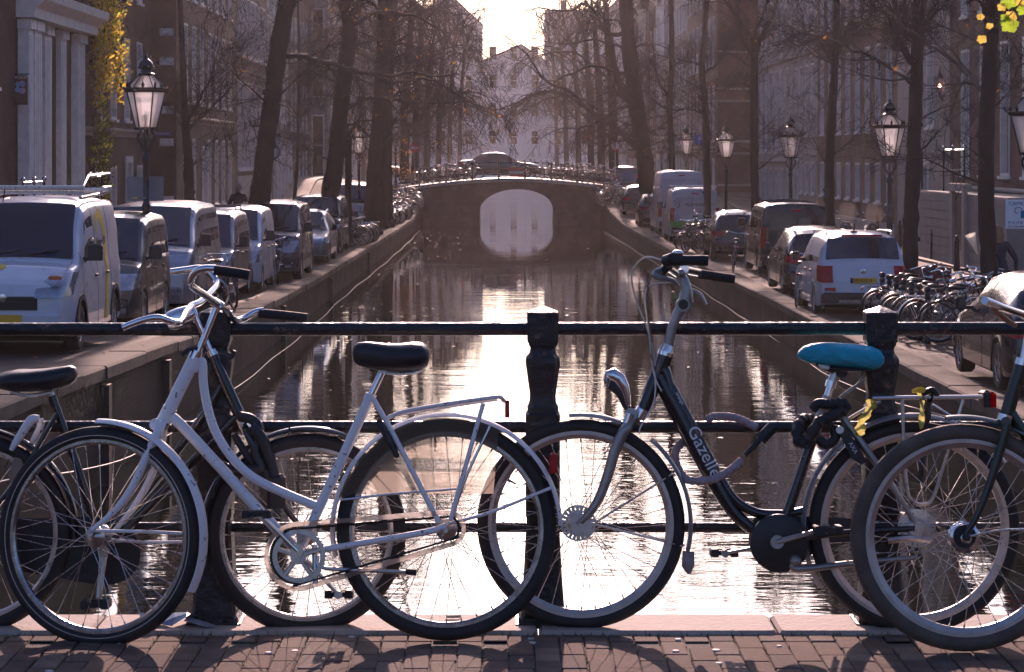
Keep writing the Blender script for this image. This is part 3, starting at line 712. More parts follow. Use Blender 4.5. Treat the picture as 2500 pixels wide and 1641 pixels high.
# creeper on the left bank
cr = thing('climbing_creeper', 'yellow and green creeper hanging on the left bank house front', 'creeper', (-12.98, 75.4, 0))
leaf_y = leafmat('yellow_leaf', (.40,.24,.03), (1,.62,.08), .75); leaf_g = leafmat('yellow_green_leaf', (.13,.15,.02), (.62,.64,.07), .75); leaf_d = leafmat('shaded_leaf', (.05,.055,.018), (.14,.15,.03))
def leaf_quad(mb, c, s, rnd):
    a = Vector((rnd.gauss(0,1), rnd.gauss(0,1), rnd.gauss(0,1))).normalized(); b = a.orthogonal().normalized(); d = a.cross(b)
    mb.add([c-b*s, c-d*s*.45, c+b*s*.8+a*s*.15, c+d*s*.45], [(0,1,2,3)])
mbs = [MB(), MB(), MB()]
vines = []
for i in range(100):
    low = i % 5 == 4
    u = R.uniform(-.8, 3.4); out = (.05+abs(R.gauss(.1,.15))) if low else .2+abs(R.gauss(.28, .3)); top = R.uniform(.4, 3.4) if low else R.uniform(4.3, 9); ln = R.uniform(.8, 1.8)
    if not low: ln = min(ln, top-3.2)
    for k in range(58):
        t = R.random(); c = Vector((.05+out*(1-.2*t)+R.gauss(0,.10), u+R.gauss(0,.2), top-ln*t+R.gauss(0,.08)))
        q = R.random(); lit = c.x > .26 and not low  # outer leaves coloured as sunlit, inner and low ones as shaded
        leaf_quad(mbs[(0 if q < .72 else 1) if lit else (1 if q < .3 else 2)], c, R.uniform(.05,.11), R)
    vines.append([(.03, u+R.uniform(-.3,.3), top+1.2), (.05+out*.6, u, top+.2), (.05+out, u+.05, top-ln*.5), (.05+out*.8, u, top-ln)])
mb = MB()
for v in vines: mb.tube(smooth_path(v, 4), [.014]*9+[.01]*3+[.006], 4)
mb.build('stems', mat('vine_stem', (.06,.045,.03), .8), cr)
for mbx, mm, nm in zip(mbs, (leaf_y, leaf_g, leaf_d), ('yellow_foliage', 'green_foliage', 'shaded_foliage')): mbx.build(nm, mm, cr, 0, kind='stuff')
# ---------------- trees ----------------
bark = mat('elm_bark', (.022,.018,.016), .9, 0, .5, 7, bump=1., bsc=11, stretch=(1,1,.22))
twig_m = mat('twig_bark', (.026,.020,.017), .8, 0, .3, 10)
leaf_o = leafmat('autumn_leaf', (.28,.14,.03), (.7,.33,.05))
def branch(mb, p, d, L, r, lvl, mx, rnd, tips, droop=0., kids=(6,6,5,4), wig=.22):
    n = (7, 6, 5, 3, 2)[min(lvl, 4)]; pts = [p]; rad = [r]; q = p.copy(); d = d.normalized()
    for i in range(n):
        d = (d+Vector((rnd.gauss(0,wig), rnd.gauss(0,wig), rnd.gauss(0,wig)-droop*lvl*.35))*.6).normalized()
        q = q+d*(L/n); pts.append(q.copy()); rad.append(max(r*(1-.82*(i+1)/n), .0055))
    mb.tube(pts, rad, (7,6,4,3,3)[min(lvl, 4)], False)
    if lvl >= mx: tips.append(pts[-1]); tips.append(pts[-2]); return
    kids_on(mb, pts, rad, L, lvl, mx, rnd, tips, droop, kids, wig)
def kids_on(mb, pts, rad, L, lvl, mx, rnd, tips, droop=0., kids=(6,6,5,4), wig=.22, t0=.2):
    n = len(pts)-1
    for k in range(kids[min(lvl, len(kids)-1)]):
        t = t0+(1-t0)*((k+rnd.random())/kids[min(lvl, len(kids)-1)]); i = min(int(t*n), n-1); f = t*n-i
        b = pts[i].lerp(pts[i+1], f); dd = (pts[i+1]-pts[i]).normalized()
        o = dd.orthogonal().normalized(); o.rotate(Matrix.Rotation(rnd.uniform(0, 2*pi), 3, dd))
        ang = rnd.uniform(.5, 1.05); nd = dd*cos(ang)+o*sin(ang)+Vector((0,0,.12 if not droop else -.1*lvl*droop))
        branch(mb, b, nd, L*(rnd.uniform(.38,.62) if lvl < 2 else rnd.uniform(.5,.85))*(1-.3*t), max(lerp(rad[i], rad[i+1], f)*rnd.uniform(.4,.6), .0065), lvl+1, mx, rnd, tips, droop, kids, wig)
def tree(label, y, trunk, limbs=(), name='elm_tree', seed=1, top=7., nl=40, mx=3, droop=0., kids=(6,6,5,4), forks=4, fork_len=5., group=None, wob=.035, base_z=None, auto=5, auto_z=(2.5, 6)):
    rnd = random.Random(seed)
    P = [W(a, b, y) for a, b, _ in trunk]; rad = [r for _, _, r in trunk]
    zf = (zl if P[0].x < 0 else zr)(y)-.1
    d0 = (P[0]-P[1]).normalized(); foot = Vector((P[0].x+d0.x*.3, y, zf))
    root = thing(name, label, 'tree', foot, 0, group)
    rel = [p-foot for p in P]
    if rel[0].z > .3: rel = [Vector((0,0,0)), Vector((rel[0].x*.25,0,min(.45, rel[0].z*.4)))]+rel; rad = [rad[0]*1.5, rad[0]*1.12]+rad
    tz = rel[-1]; td = (rel[-1]-rel[-2]).normalized()
    if rel[-1].z+foot.z < top: rel.append(rel[-1]+td*(top-rel[-1].z-foot.z)); rad.append(rad[-1]*.8)
    n0 = len(rel); sm = smooth_path(rel, 5); rr = [lerp(rad[i//5], rad[min(i//5+1, n0-1)], (i % 5)/5) for i in range(len(sm))]
    for i in range(1, len(sm)): sm[i] = sm[i]+Vector((rnd.gauss(0,wob*rr[i]), rnd.gauss(0,wob*rr[i]), 0))
    rr = [r*(1+rnd.uniform(-.06,.08)) for r in rr]
    mb = MB(); mb.tube(sm, rr, 12)
    for k in range(5 if rad[0] > .12 else 3):       # burls and cut stubs
        i = rnd.randrange(2, max(3, len(sm)-2)); a = rnd.uniform(0, 2*pi); o = Vector((cos(a), sin(a), .25)); r_ = rr[i]
        mb.tube([sm[i]+o*r_*.4, sm[i]+o*r_*.95, sm[i]+o*r_*1.22], [r_*.5, r_*.40, r_*.25], 7)
    mb.build('trunk', bark, root, 1.2)
    mb = MB(); tips = []
    for path in limbs:
        pp, r0 = path[0], path[1]; dy = path[2] if len(path) > 2 else 0
        Q = [W(a, b, y+dy*i/(len(pp)-1))-foot for i, (a, b) in enumerate(pp)]
        j_ = min(range(len(sm)), key=lambda i: (sm[i]-Q[0]-Vector((0,0,-.15))).length)
        if .02 < (sm[j_]-Q[0]).length < 1.2: Q = [sm[j_]]+(Q if (Q[0]-sm[j_]).length > rr[j_]*1.1 else Q[1:])
        S = smooth_path(Q, 4); rd = [max(r0*(1-.85*i/(len(S)-1)), .008) for i in range(len(S))]
        S = [S[0]]+[p+Vector((rnd.gauss(0,.02), rnd.gauss(0,.03), rnd.gauss(0,.02))) for p in S[1:]]
        mb.tube(S, rd, 8, False)
        ln = sum((S[i+1]-S[i]).length for i in range(len(S)-1))
        k0 = kids[0]
        kids_on(mb, S, rd, min(ln*.62, 3.2), 1, mx, rnd, tips, droop, (k0, int(k0*2.3), 6, 4) if mx > 3 else (k0, int(k0*1.8),)+kids[2:], t0=.10)
    for k in range(forks):
        a = 2*pi*(k+rnd.random()*.6)/forks; d = Vector((cos(a)*.55, sin(a)*.55, 1))
        branch(mb, sm[-1], d, fork_len*rnd.uniform(.8,1.2), rr[-1]*.62, 0, mx, rnd, tips, droop, kids)
    for k in range(auto):
        z = rnd.uniform(*auto_z)+0; j = min(range(len(sm)), key=lambda i: abs(sm[i].z-z)); a = rnd.uniform(0, 2*pi)
        branch(mb, sm[j], Vector((cos(a), sin(a), .55)), fork_len*rnd.uniform(.45,.8), max(.02, rr[j]*.15), 1, mx, rnd, tips, droop, kids)
    mb.build('branches', twig_m, root, 1.2)
    if nl:
        mb = MB()
        for k in range(nl):
            c = tips[rnd.randrange(len(tips))]+Vector((rnd.gauss(0,.12), rnd.gauss(0,.12), rnd.gauss(0,.12))); leaf_quad(mb, c, rnd.uniform(.04,.075), rnd)
        mb.build('leaves', leaf_o, root, 0, kind='stuff')
    return root
def c2(L): return [(600+a/2.44, b/2.44) for a, b in L]
def c3(L): return [(1200+a/2.44, b/2.44) for a, b in L]
def c4(L): return [(1850+a/2.44, b/2.44) for a, b in L]
# left bank
tree('thick leaning elm trunk behind the white vans on the left bank', 62, [(632,515,.27),(642,420,.25),(662,262,.235),(683,105,.225),(704,-20,.21)],
     [(c2([(225,345),(330,335),(470,370),(600,410),(740,440),(850,480),(960,482),(1060,468),(1150,500),(1300,590),(1420,640),(1560,700)]), .085, 6), (c2([(740,440),(900,445),(1000,430),(1130,455),(1290,450),(1400,500)]), .05, 3)], 'elm_tree', 3, 9, 110, auto=10, auto_z=(3,9), forks=5, fork_len=6, droop=.25, kids=(7,6,5,3), mx=4)
tree('thick forked elm trunk in the middle of the left bank', 80, [(806,478,.31),(818,400,.28),(838,210,.26),(850,110,.27),(852,70,.26)],
     [(c2([(608,175),(590,70),(572,0),(560,-90)]), .2), (c2([(614,175),(640,90),(690,0),(740,-80)]), .17), (c2([(620,640),(680,600),(800,585),(1000,610),(1150,615),(1330,610),(1480,655),(1600,640)]), .085, 6), (c2([(655,150),(740,90),(830,70),(950,85),(1080,130),(1170,190),(1230,270),(1390,300)]), .08, 5), (c2([(650,290),(720,245),(870,240),(1000,275),(1100,330)]), .05, 4)], 'elm_tree', 5, 2.5, 180, auto=9, auto_z=(2.6,7), forks=0, droop=.3, kids=(7,6,5,3), mx=4)
tree('leaning elm trunk next to the lamp posts on the left bank', 97, [(911,484,.33),(915,400,.30),(928,246,.28),(936,100,.27),(938,0,.26)], [(c2([(830,300),(930,260),(1060,330),(1200,420)]), .07, 4), (c2([(830,200),(960,110),(1120,60),(1290,90),(1420,60)]), .075, 5), (c2([(825,130),(950,20),(1090,-40)]), .07, 3)], 'elm_tree', 6, 9, 120, auto=12, auto_z=(3,9), forks=5, fork_len=6, droop=.3, kids=(6,6,5,3), mx=4)
tree('dark elm trunk nearest the arch bridge on the left bank', 108, [(943,470,.30),(943,390,.28),(945,280,.27),(950,150,.26),(960,0,.24)], [(c2([(850,600),(960,520),(1100,560),(1250,640)]), .07, 6), (c2([(850,380),(1000,300),(1160,310),(1330,380),(1480,420)]), .075, 6), (c2([(850,260),(1010,180),(1180,190),(1380,250)]), .07, 4)], 'elm_tree', 8, 9, 140, auto=14, auto_z=(3,9), forks=5, fork_len=6, droop=.3, kids=(6,6,5,3), mx=4)
tree('young street tree with a knobbly trunk before the brown brick house', 76, [(463,510,.16),(461,420,.17),(459,381,.14),(452,287,.12),(447,164,.10),(441,40,.09)], [(([(463,312),(510,270),(560,215),(605,160),(650,110)]), .06, 2), ([(455,300),(490,240),(520,170),(545,60)], .05), ([(450,290),(425,255),(400,200)], .035)], 'street_tree', 9, 7, 26, forks=4, fork_len=3.5, kids=(6,6,5,3), mx=4)
tree('thin street tree between the two thick trunks on the left bank', 95, [(719,486,.075),(727,369,.07),(730,246,.06),(731,130,.05),(728,20,.04)], [([(728,290),(700,240),(685,200)], .035), ([(729,290),(765,260),(800,235)], .035), ([(730,190),(755,150),(790,60)], .03)], 'street_tree', 10, 8, 20, forks=4, fork_len=3, kids=(5,5,4,3), mx=4)
tree('pollarded stump trunk close behind the forked elm', 84, [(850,478,.12),(851,420,.12),(850,345,.12)], [], 'street_tree', 11, 2.2, 0, forks=3, fork_len=1.4, kids=(3,3,3,2), auto=0)
# right bank
tree('huge double stemmed elm on the right bank before the arch bridge', 120, [(1583,470,.46),(1575,400,.42),(1560,300,.40),(1546,200,.40),(1534,100,.36),(1528,0,.33)],
     [(c3([(880,900),(800,820),(750,770),(700,740),(560,640),(430,560),(300,545),(180,600),(60,650)]), .16, 5), (c3([(790,580),(740,430),(700,200),(650,60),(570,-20)]), .24, 4), (c3([(700,200),(620,90),(550,20),(480,60),(380,60),(270,50),(130,90)]), .12, 4), (c3([(740,430),(600,390),(450,450),(330,480),(200,380),(60,330)]), .10, 6), (c3([(760,640),(640,720),(520,760),(400,770),(280,830)]), .09, 4), (c3([(720,260),(600,240),(470,260),(330,250),(200,210)]), .08, 5), (c3([(560,640),(470,540),(330,490),(230,350),(120,240),(0,170)]), .1, 3)], 'elm_tree', 12, 9, 240, auto=14, auto_z=(3,10), forks=5, fork_len=6, droop=.35, kids=(7,6,5,3), mx=4)
tree('slim bent tree by the two lamp posts before the pale house row', 106, [(1640,415,.135),(1638,330,.13),(1634,250,.13),(1640,164,.12),(1638,0,.11)], [(c3([(1060,560),(990,470),(960,200),(975,40)]), .06), (c3([(1040,650),(950,590),(900,500)]), .05), (c3([(1070,400),(1150,340),(1210,250)]), .045)], 'street_tree', 13, 8, 40, forks=4, fork_len=4, kids=(6,6,5,3), mx=4)
tree('slim dark tree standing before the lettered white van', 88, [(1727,515,.14),(1726,400,.135),(1724,290,.13),(1714,180,.12),(1720,80,.10),(1725,0,.09)], [(c3([(1265,680),(1180,650),(1080,650),(960,590),(910,480)]), .055, 2), (c3([(1260,380),(1150,360),(1000,330),(900,280)]), .045, 3), (c3([(1265,440),(1340,380),(1420,250),(1450,100)]), .05), (c3([(1250,560),(1400,520),(1500,470)]), .035)], 'street_tree', 14, 7, 40, forks=4, fork_len=4, kids=(6,6,5,3), mx=4)
tree('dark street tree beside the black van, forked high up', 80, [(1843,495,.13),(1842,400,.135),(1841,290,.14),(1841,200,.13),(1842,130,.12)], [(c3([(1565,330),(1500,240),(1475,100),(1480,-20)]), .08), (c3([(1575,330),(1620,200),(1660,60)]), .07), (c3([(1555,400),(1480,360),(1400,310),(1260,330)]), .05, 3), (c3([(1555,520),(1470,500),(1380,510)]), .04)], 'street_tree', 15, 5.2, 30, forks=3, fork_len=4, kids=(6,6,5,3), mx=4)
tree('mottled street tree between the lamp posts behind the black cars', 63, [(2028,575,.13),(2026,500,.13),(2025,410,.125),(2030,290,.115),(2037,180,.10),(2042,60,.09),(2043,-20,.08)], [(c4([(430,360),(380,270),(300,190),(180,100),(60,60)]), .05, 3), (c4([(460,250),(540,180),(650,120),(720,60)]), .045), (c4([(440,280),(330,190),(200,220),(60,270)]), .045, 2)], 'street_tree', 16, 5.6, 26, forks=4, fork_len=3.4, kids=(6,6,5,3), mx=4)
tree('thick knotted street tree behind the bicycles and beside the lamp post', 50.3, [(2221,690,.165),(2224,560,.155),(2229,410,.155),(2236,246,.145),(2239,123,.13),(2243,0,.12)],
     [(c4([(890,470),(800,410),(650,330),(500,262),(350,210),(150,150),(0,100)]), .065, 8), (c4([(905,350),(830,230),(780,100),(690,-20)]), .085), (c4([(950,180),(1050,90),(1140,20)]), .06), (c4([(930,240),(850,150),(820,0)]), .05)], 'street_tree', 17, 5, 14, forks=3, fork_len=3, kids=(7,6,5,3), mx=4)
tree('dark street tree hiding the person, nearest on the right bank', 42, [(2416,690,.155),(2411,574,.15),(2407,369,.145),(2414,205,.135),(2424,0,.13)],
     [(c4([(1340,540),(1250,440),(1100,320),(950,220),(850,130),(760,40)]), .06, 6), (c4([(1390,100),(1330,30),(1270,-30)]), .07)], 'street_tree', 18, 5, 8, forks=3, fork_len=3, kids=(6,6,5,3), mx=4)
# trees beyond the bridge
for i, (px, y, r_, lab) in enumerate([(985,150,.3,'hazy elm beyond the left end of the arch bridge'),(1012,178,.3,'second hazy elm beyond the arch bridge on the left bank'),(1040,210,.3,'third hazy elm beyond the arch bridge on the left bank'),(1068,240,.3,'fourth hazy elm beyond the arch bridge on the left bank'),
                              (1500,150,.32,'hazy elm beyond the right end of the arch bridge'),(1470,172,.3,'second hazy elm beyond the arch bridge on the right bank'),(1445,195,.3,'third hazy elm beyond the arch bridge on the right bank'),(1415,230,.3,'fourth hazy elm beyond the arch bridge on the right bank'),(1095,285,.3,'fifth hazy elm far down the left bank'),(1120,330,.3,'farthest hazy elm of the left bank'),(1385,275,.3,'fifth hazy elm far down the right bank'),(1362,325,.3,'farthest hazy elm of the right bank')]):
    d = 1 if px < CX else -1
    tree(lab, y, [(px,450,r_),(px+d*3,360,r_*.9),(px+d*5,250,r_*.85),(px+d*14,120,r_*.7)], [([(px+d*4,300),(lerp(px,CX,.35),235),(lerp(px,CX,.7),225+(i*37)%60),(CX-d*(5+(i*23)%40),250+(i*29)%70)], .11, 4), ([(px+d*4,200),(lerp(px,CX,.35),130),(lerp(px,CX,.65),110+(i*31)%50),(lerp(px,CX,.9),150+(i*17)%60)], .09, 3), ([(px+d*5,240),(px-d*30,170),(px-d*60,60)], .09, 3)], 'elm_tree', 30+i, 11, 90, forks=6, fork_len=6.5, droop=.3, kids=(5,5,4,3), mx=4, group='elms beyond the arch bridge', auto=14, auto_z=(3,10))
# golden low foliage by the left end of the bridge
g = thing('golden_sapling', 'sapling with golden leaves by the left end of the arch bridge', 'tree', (-4.95-1.1, 128, zl(128)))
mb = MB(); rnd = random.Random(4); tips = []
mb.tube([(0,0,0),(.05,0,2),(.0,.1,4.2)], [.06,.05,.03], 6)
for k in range(16):
    a = rnd.uniform(0,2*pi); branch(mb, Vector((.03,.02,rnd.uniform(1.8,4.2))), Vector((cos(a),sin(a),-.1)), 1.3, .018, 1, 3, rnd, tips, .6, (4,4,4,3))
mb.build('branches', twig_m, g)
mb = MB()
for k in range(420): leaf_quad(mb, rnd.choice(tips)+Vector((rnd.gauss(0,.1),rnd.gauss(0,.1),rnd.gauss(0,.12))), rnd.uniform(.05,.09), rnd)
mb.build('foliage', leaf_o, g, 0, kind='stuff')
# twig with fresh leaves hanging into the top right corner
tw = thing('leafy_twig', 'thin twig with bright green and yellow leaves in the top right corner', 'twig', W(2500, 30, 24))
o0 = W(2500, 30, 24)
def tp(a, b, y=24): x, z = 1850+a/2.44, b/2.44; return W(x, z, y)-o0
mb = MB()
mb.tube(smooth_path([tp(1145,290),(tp(1205,245)),tp(1330,205),tp(1440,140),tp(1530,60),tp(1600,-40),tp(1660,-140)], 4), [.004]*10+[.006]*10+[.009]*5, 6)
mb.tube([tp(1520,205),tp(1545,240),tp(1600,310)], [.004,.004,.006], 5); mb.tube([tp(1530,60),tp(1522,140),tp(1520,205)], .003, 5); mb.tube([tp(1370,170),tp(1330,120),tp(1325,80)], .003, 5)
mb.build('stem', mat('twig_stem', (.10,.07,.04), .7), tw)
bright_g = leafmat('bright_green_leaf', (.12,.2,.02), (.42,.62,.03)); bright_y = leafmat('bright_yellow_leaf', (.3,.24,.05), (.85,.62,.10))
for a, b, s, m_, rot in ((1490,150,.115,bright_g,.3),(1330,238,.065,bright_y,.8),(1385,160,.05,bright_y,2.2),(1325,105,.05,bright_y,1.4),(1500,95,.08,bright_y,-.4),(1575,60,.09,bright_g,.5),(1500,20,.10,bright_g,2.),(1470,110,.06,bright_g,1.),(1560,10,.08,bright_y,.2),(1460,45,.06,bright_y,2.6)):
    c = tp(a, b); n = 30; vs = [c]
    for k in range(n):
        th = 2*pi*k/n; q = s*(.76+.10*cos(5*th)+.16*cos(th)+.04*cos(15*th)); vs.append(c+Vector((q*cos(th+rot), .25*q*sin(2*th)+R.uniform(-.006,.006), q*sin(th+rot)*.85)))
    mb = MB(); mb.add(vs, [(0, k, k % n+1) for k in range(1, n+1)]); mb.build('leaf', m_, tw, 0)

# ---------------- street lamps ----------------
lamp_iron = mat('lamp_black_paint', (.02,.016,.017), .3, 0, .3, 15, coat=.3)
lamp_glass = clearmat('lamp_glass', (.85,.84,.85), .08, .8, (.93,.95,1))
def make_lamp():
    t = thing('street_lamp', 'x', 'street lamp')
    mb = MB(); mb.lathe([(.17,0),(.17,.12),(.13,.18),(.15,.35),(.12,.55),(.14,.62),(.1,.66),(.085,.75),(.075,1.0),(.09,1.05),(.062,1.12),(.06,1.9),(.075,1.94),(.05,2.0),(.046,2.62),(.065,2.66),(.065,2.72),(.035,2.76),(.03,2.8)], 12); mb.build('post', lamp_iron, t)
    mb = MB()
    for s in (-1, 1): mb.tube(smooth_path([(0,0,2.78),(s*.06,0,2.88),(s*.125,0,3.0),(s*.13,0,3.08),(s*.09,0,3.13),(s*.1,0,3.17)], 4), .02, 6)
    for s in (-1, 1): mb.tube(smooth_path([(0,0,2.78),(0,s*.06,2.88),(0,s*.125,3.0),(0,s*.13,3.08),(0,s*.09,3.13),(0,s*.1,3.17)], 4), .016, 6)
    mb.build('bracket', lamp_iron, t)
    n = 6; ph = pi/6+pi/6; z0, z1, r0, r1 = 3.18, 3.78, .165, .315
    fr = MB(); fr.lathe([(.05,z0-.02),(r0+.02,z0-.02),(r0+.025,z0+.02),(r0-.02,z0+.02)], n, ph=ph, caps=False); fr.lathe([(r1-.03,z1-.02),(r1+.02,z1-.02),(r1+.05,z1+.02),(r1+.05,z1+.05),(r1-.02,z1+.06)], n, ph=ph, caps=False)
    for k in range(n):
        a = 2*pi*k/n+ph; fr.tube([(r0*cos(a), r0*sin(a), z0), (r1*cos(a), r1*sin(a), z1)], .014, 5)
        fr.tube([(r1*cos(a), r1*sin(a), z1+.05), (.12*cos(a), .12*sin(a), z1+.26)], .011, 5)
        b = (r1+.05)*1.0; fr.tube(smooth_path([(b*cos(a), b*sin(a), z1+.04), ((b+.04)*cos(a), (b+.04)*sin(a), z1+.07), ((b+.05)*cos(a), (b+.05)*sin(a), z1+.14)], 3), [.014]*3+[.02]*3+[.006], 5)
        a2 = a+pi/n; q = r1*.87+.04; fr.lathe([(.004,-.01),(.022,.03),(.03,.06),(.012,.09),(.002,.13)], 6, (q*cos(a2), q*sin(a2), z1+.04))
    frame = fr.build('lantern_frame', lamp_iron, t)
    for k in range(n):
        a, b = 2*pi*k/n+ph, 2*pi*(k+1)/n+ph; e = .985
        mb = MB(); mb.add([(r0*e*cos(a), r0*e*sin(a), z0+.01), (r0*e*cos(b), r0*e*sin(b), z0+.01), (r1*e*cos(b), r1*e*sin(b), z1), (r1*e*cos(a), r1*e*sin(a), z1)], [(0,1,2,3)]); mb.build('pane', lamp_glass, frame, 0)
        mb = MB(); mb.add([(r1*e*cos(a), r1*e*sin(a), z1+.055), (r1*e*cos(b), r1*e*sin(b), z1+.055), (.12*cos(b), .12*sin(b), z1+.255), (.12*cos(a), .12*sin(a), z1+.255)], [(0,1,2,3)]); mb.build('roof_pane', lamp_glass, frame, 0)
    mb = MB(); z = z1+.25; mb.lathe([(.13,z),(.135,z+.03),(.09,z+.05),(.085,z+.09),(.11,z+.12),(.12,z+.17),(.09,z+.23),(.03,z+.27),(.035,z+.3),(.02,z+.33),(.004,z+.36)], 12)
    for k in range(6): a = 2*pi*k/6; mb.ball((.115*cos(a), .115*sin(a), z+.13), .025, 6, 4)
    mb.build('crown', lamp_iron, t)
    mb = MB(); mb.lathe([(.05,z0),(.06,z0+.03),(.03,z0+.06),(.025,z0+.14),(.035,z0+.16),(.045,z0+.22),(.03,z0+.27)], 8); mb.build('lamp_socket', steel, t)
    return t
LAMP = make_lamp(); first = True
for px, y, sc, lab in ((357,41,1.055,'tallest looking street lamp on the left bank, behind the dark grey car'),(2172,49.8,1.0,'large street lamp on the right bank beside the white car'),(1930,70,1.01,'street lamp in front of the black van on the right bank'),(1773,88,1.02,'street lamp left of the dark forked tree beside the board stand'),(1675,112,1.06,'street lamp rising over the lettered white van'),(1615,126,1.06,'street lamp behind the tall white van, leftmost on the right bank'),
                       (648,70,1.06,'street lamp almost hidden behind the leaning elm trunk'),(877,100,1.05,'street lamp between the forked elm and the leaning trunk on the left bank'),(942,125,1.06,'street lamp close behind the elm trunks near the arch bridge'),(966,133,1.08,'street lamp at the left end of the arch bridge'),(996,150,1.2,'high hazy street lamp just beyond the left end of the arch bridge'),(2516,37.6,1.0,'street lamp cut by the right edge of the view')):
    o = LAMP if first else copy_tree(LAMP); first = False
    x = (px-CX)*y/F; zz = (zl if x < 0 else zr)(y)
    o.location = (x, y, zz-.02); o.scale = (sc,)*3; o.rotation_euler = (0, 0, R.uniform(-.15,.15)); o['label'] = lab; o['group'] = 'street lamps along the canal'
# wall lantern with a lit bulb on the right bank house
wl_ = thing('wall_lantern', 'small lit lantern on a bracket on the right bank brick house', 'lantern', W(2294, 205, 79.5))
mb = MB(); mb.lathe([(.15,.18),(.16,.21),(.14,.24),(.05,.36),(.02,.5),(.003,.56)], 6); mb.lathe([(.02,-.45),(.05,-.3),(.075,-.28),(.06,-.26)], 6)
for k in range(6): a_ = pi*k/3; mb.tube([(.065*cos(a_), .065*sin(a_), -.27), (.14*cos(a_), .14*sin(a_), .19)], .009, 4)
mb.build('frame', lamp_iron, wl_, 0)
mb = MB(); mb.ball((0,0,-.06), .06, 8, 6); mb.build('bulb', mat('lit_bulb', (.9,.5,.3), .5, emit=(1,.42,.2,9)), wl_)
mb = MB(); mb.tube(smooth_path([(0,0,-.44),(.2,0,-.5),(.5,0,-.42),(.75,0,-.42)], 4), .02, 5); mb.build('bracket', lamp_iron, wl_)
# ---------------- vehicles ----------------
def paint(name, c, metal=.0, rough=.3): return mat('paint_'+name, c, rough, metal, .06, 3, coat=.6, spec=.5)
P_WHITE = paint('white', (.60,.61,.68)); P_SILVER = paint('silver', (.38,.39,.41), .6, .32); P_GREY = paint('grey_blue', (.16,.18,.21), .5, .32)
P_DGREY = paint('dark_grey', (.03,.038,.048), .25, .3); P_BLACK = paint('black', (.010,.010,.014), .0, .25); P_NAVY = paint('navy', (.02,.03,.06), .3, .28); P_BEIGE = paint('pale_silver', (.30,.31,.36), .5, .3); P_BLUE = paint('dark_blue', (.05,.08,.16), .4, .3)
trim = mat('car_trim_plastic', (.022,.022,.024), .6, 0, .25, 15)
plate_y = mat('yellow_plate', (.72,.42,.02), .4, 0, .04, 5); ink = mat('black_ink', (.01,.01,.01), .5); under = mat('underbody', (.008,.008,.008), .9)
yel = mat('yellow_vinyl', (.75,.5,.03), .4, 0, .08, 5); grn = mat('green_vinyl', (.12,.5,.06), .4, 0, .08, 5)
seat_m = mat('seat_fabric', (.03,.03,.035), .9)
wheel_cache = {}
def wheel_mesh(r, w=.2):
    k = (round(r, 3), w)
    if k in wheel_cache: return wheel_cache[k]
    t = MB(); q = w/2
    t.lathe([(r*.62,-q*.8),(r*.66,-q),(r*.92,-q),(r*.99,-q*.75),(r,-q*.3),(r,q*.3),(r*.99,q*.75),(r*.92,q),(r*.66,q),(r*.62,q*.8)], 24, ax='x')
    d = MB()
    for s in (-1, 1):
        d.lathe([(.02,s*q*.86),(r*.2,s*q*.85),(r*.22,s*q*.6),(r*.55,s*q*.5),(r*.6,s*q*.9),(r*.64,s*q*.92),(r*.64,s*q*.6)], 20, ax='x', caps=False)
        for i in range(5):
            a = 2*pi*i/5; b0 = len(d.v); lo, hi = sorted((s*q*.45, s*q*.84)); d.box((lo, -.035, r*.18), (hi, .035, r*.62)); d.xf(Matrix.Rotation(a, 4, 'X'), b0)
    wheel_cache[k] = (t.mesh('wheel', rubber), d.mesh('rim', steel)); return wheel_cache[k]
def plate(root, x, y, z, s, txt, face=-1, w=.52):
    mb = MB(); mb.box((x-w/2, min(y, y+face*.012), z-.055), (x+w/2, max(y, y+face*.012), z+.055)); o = mb.build('number_plate', plate_y, root, 0)
    R_ = Matrix.Rotation(pi/2, 4, 'X') if face < 0 else Matrix.Rotation(pi, 4, 'Z') @ Matrix.Rotation(pi/2, 4, 'X')
    if txt: text(txt, .085, ink, o, Matrix.Translation((x-face*-.02, y+face*.014, z)) @ R_, ext=.0005)
    mb = MB(); k = -1 if face < 0 else 1; xa, xb = sorted((x+k*w/2*.995, x+k*(w/2-.045))); mb.box((xa, min(y+face*.0125,y+face*.014), z-.054), (xb, max(y+face*.0125,y+face*.014), z+.054)); mb.build('country_band', bluep, o, 0)
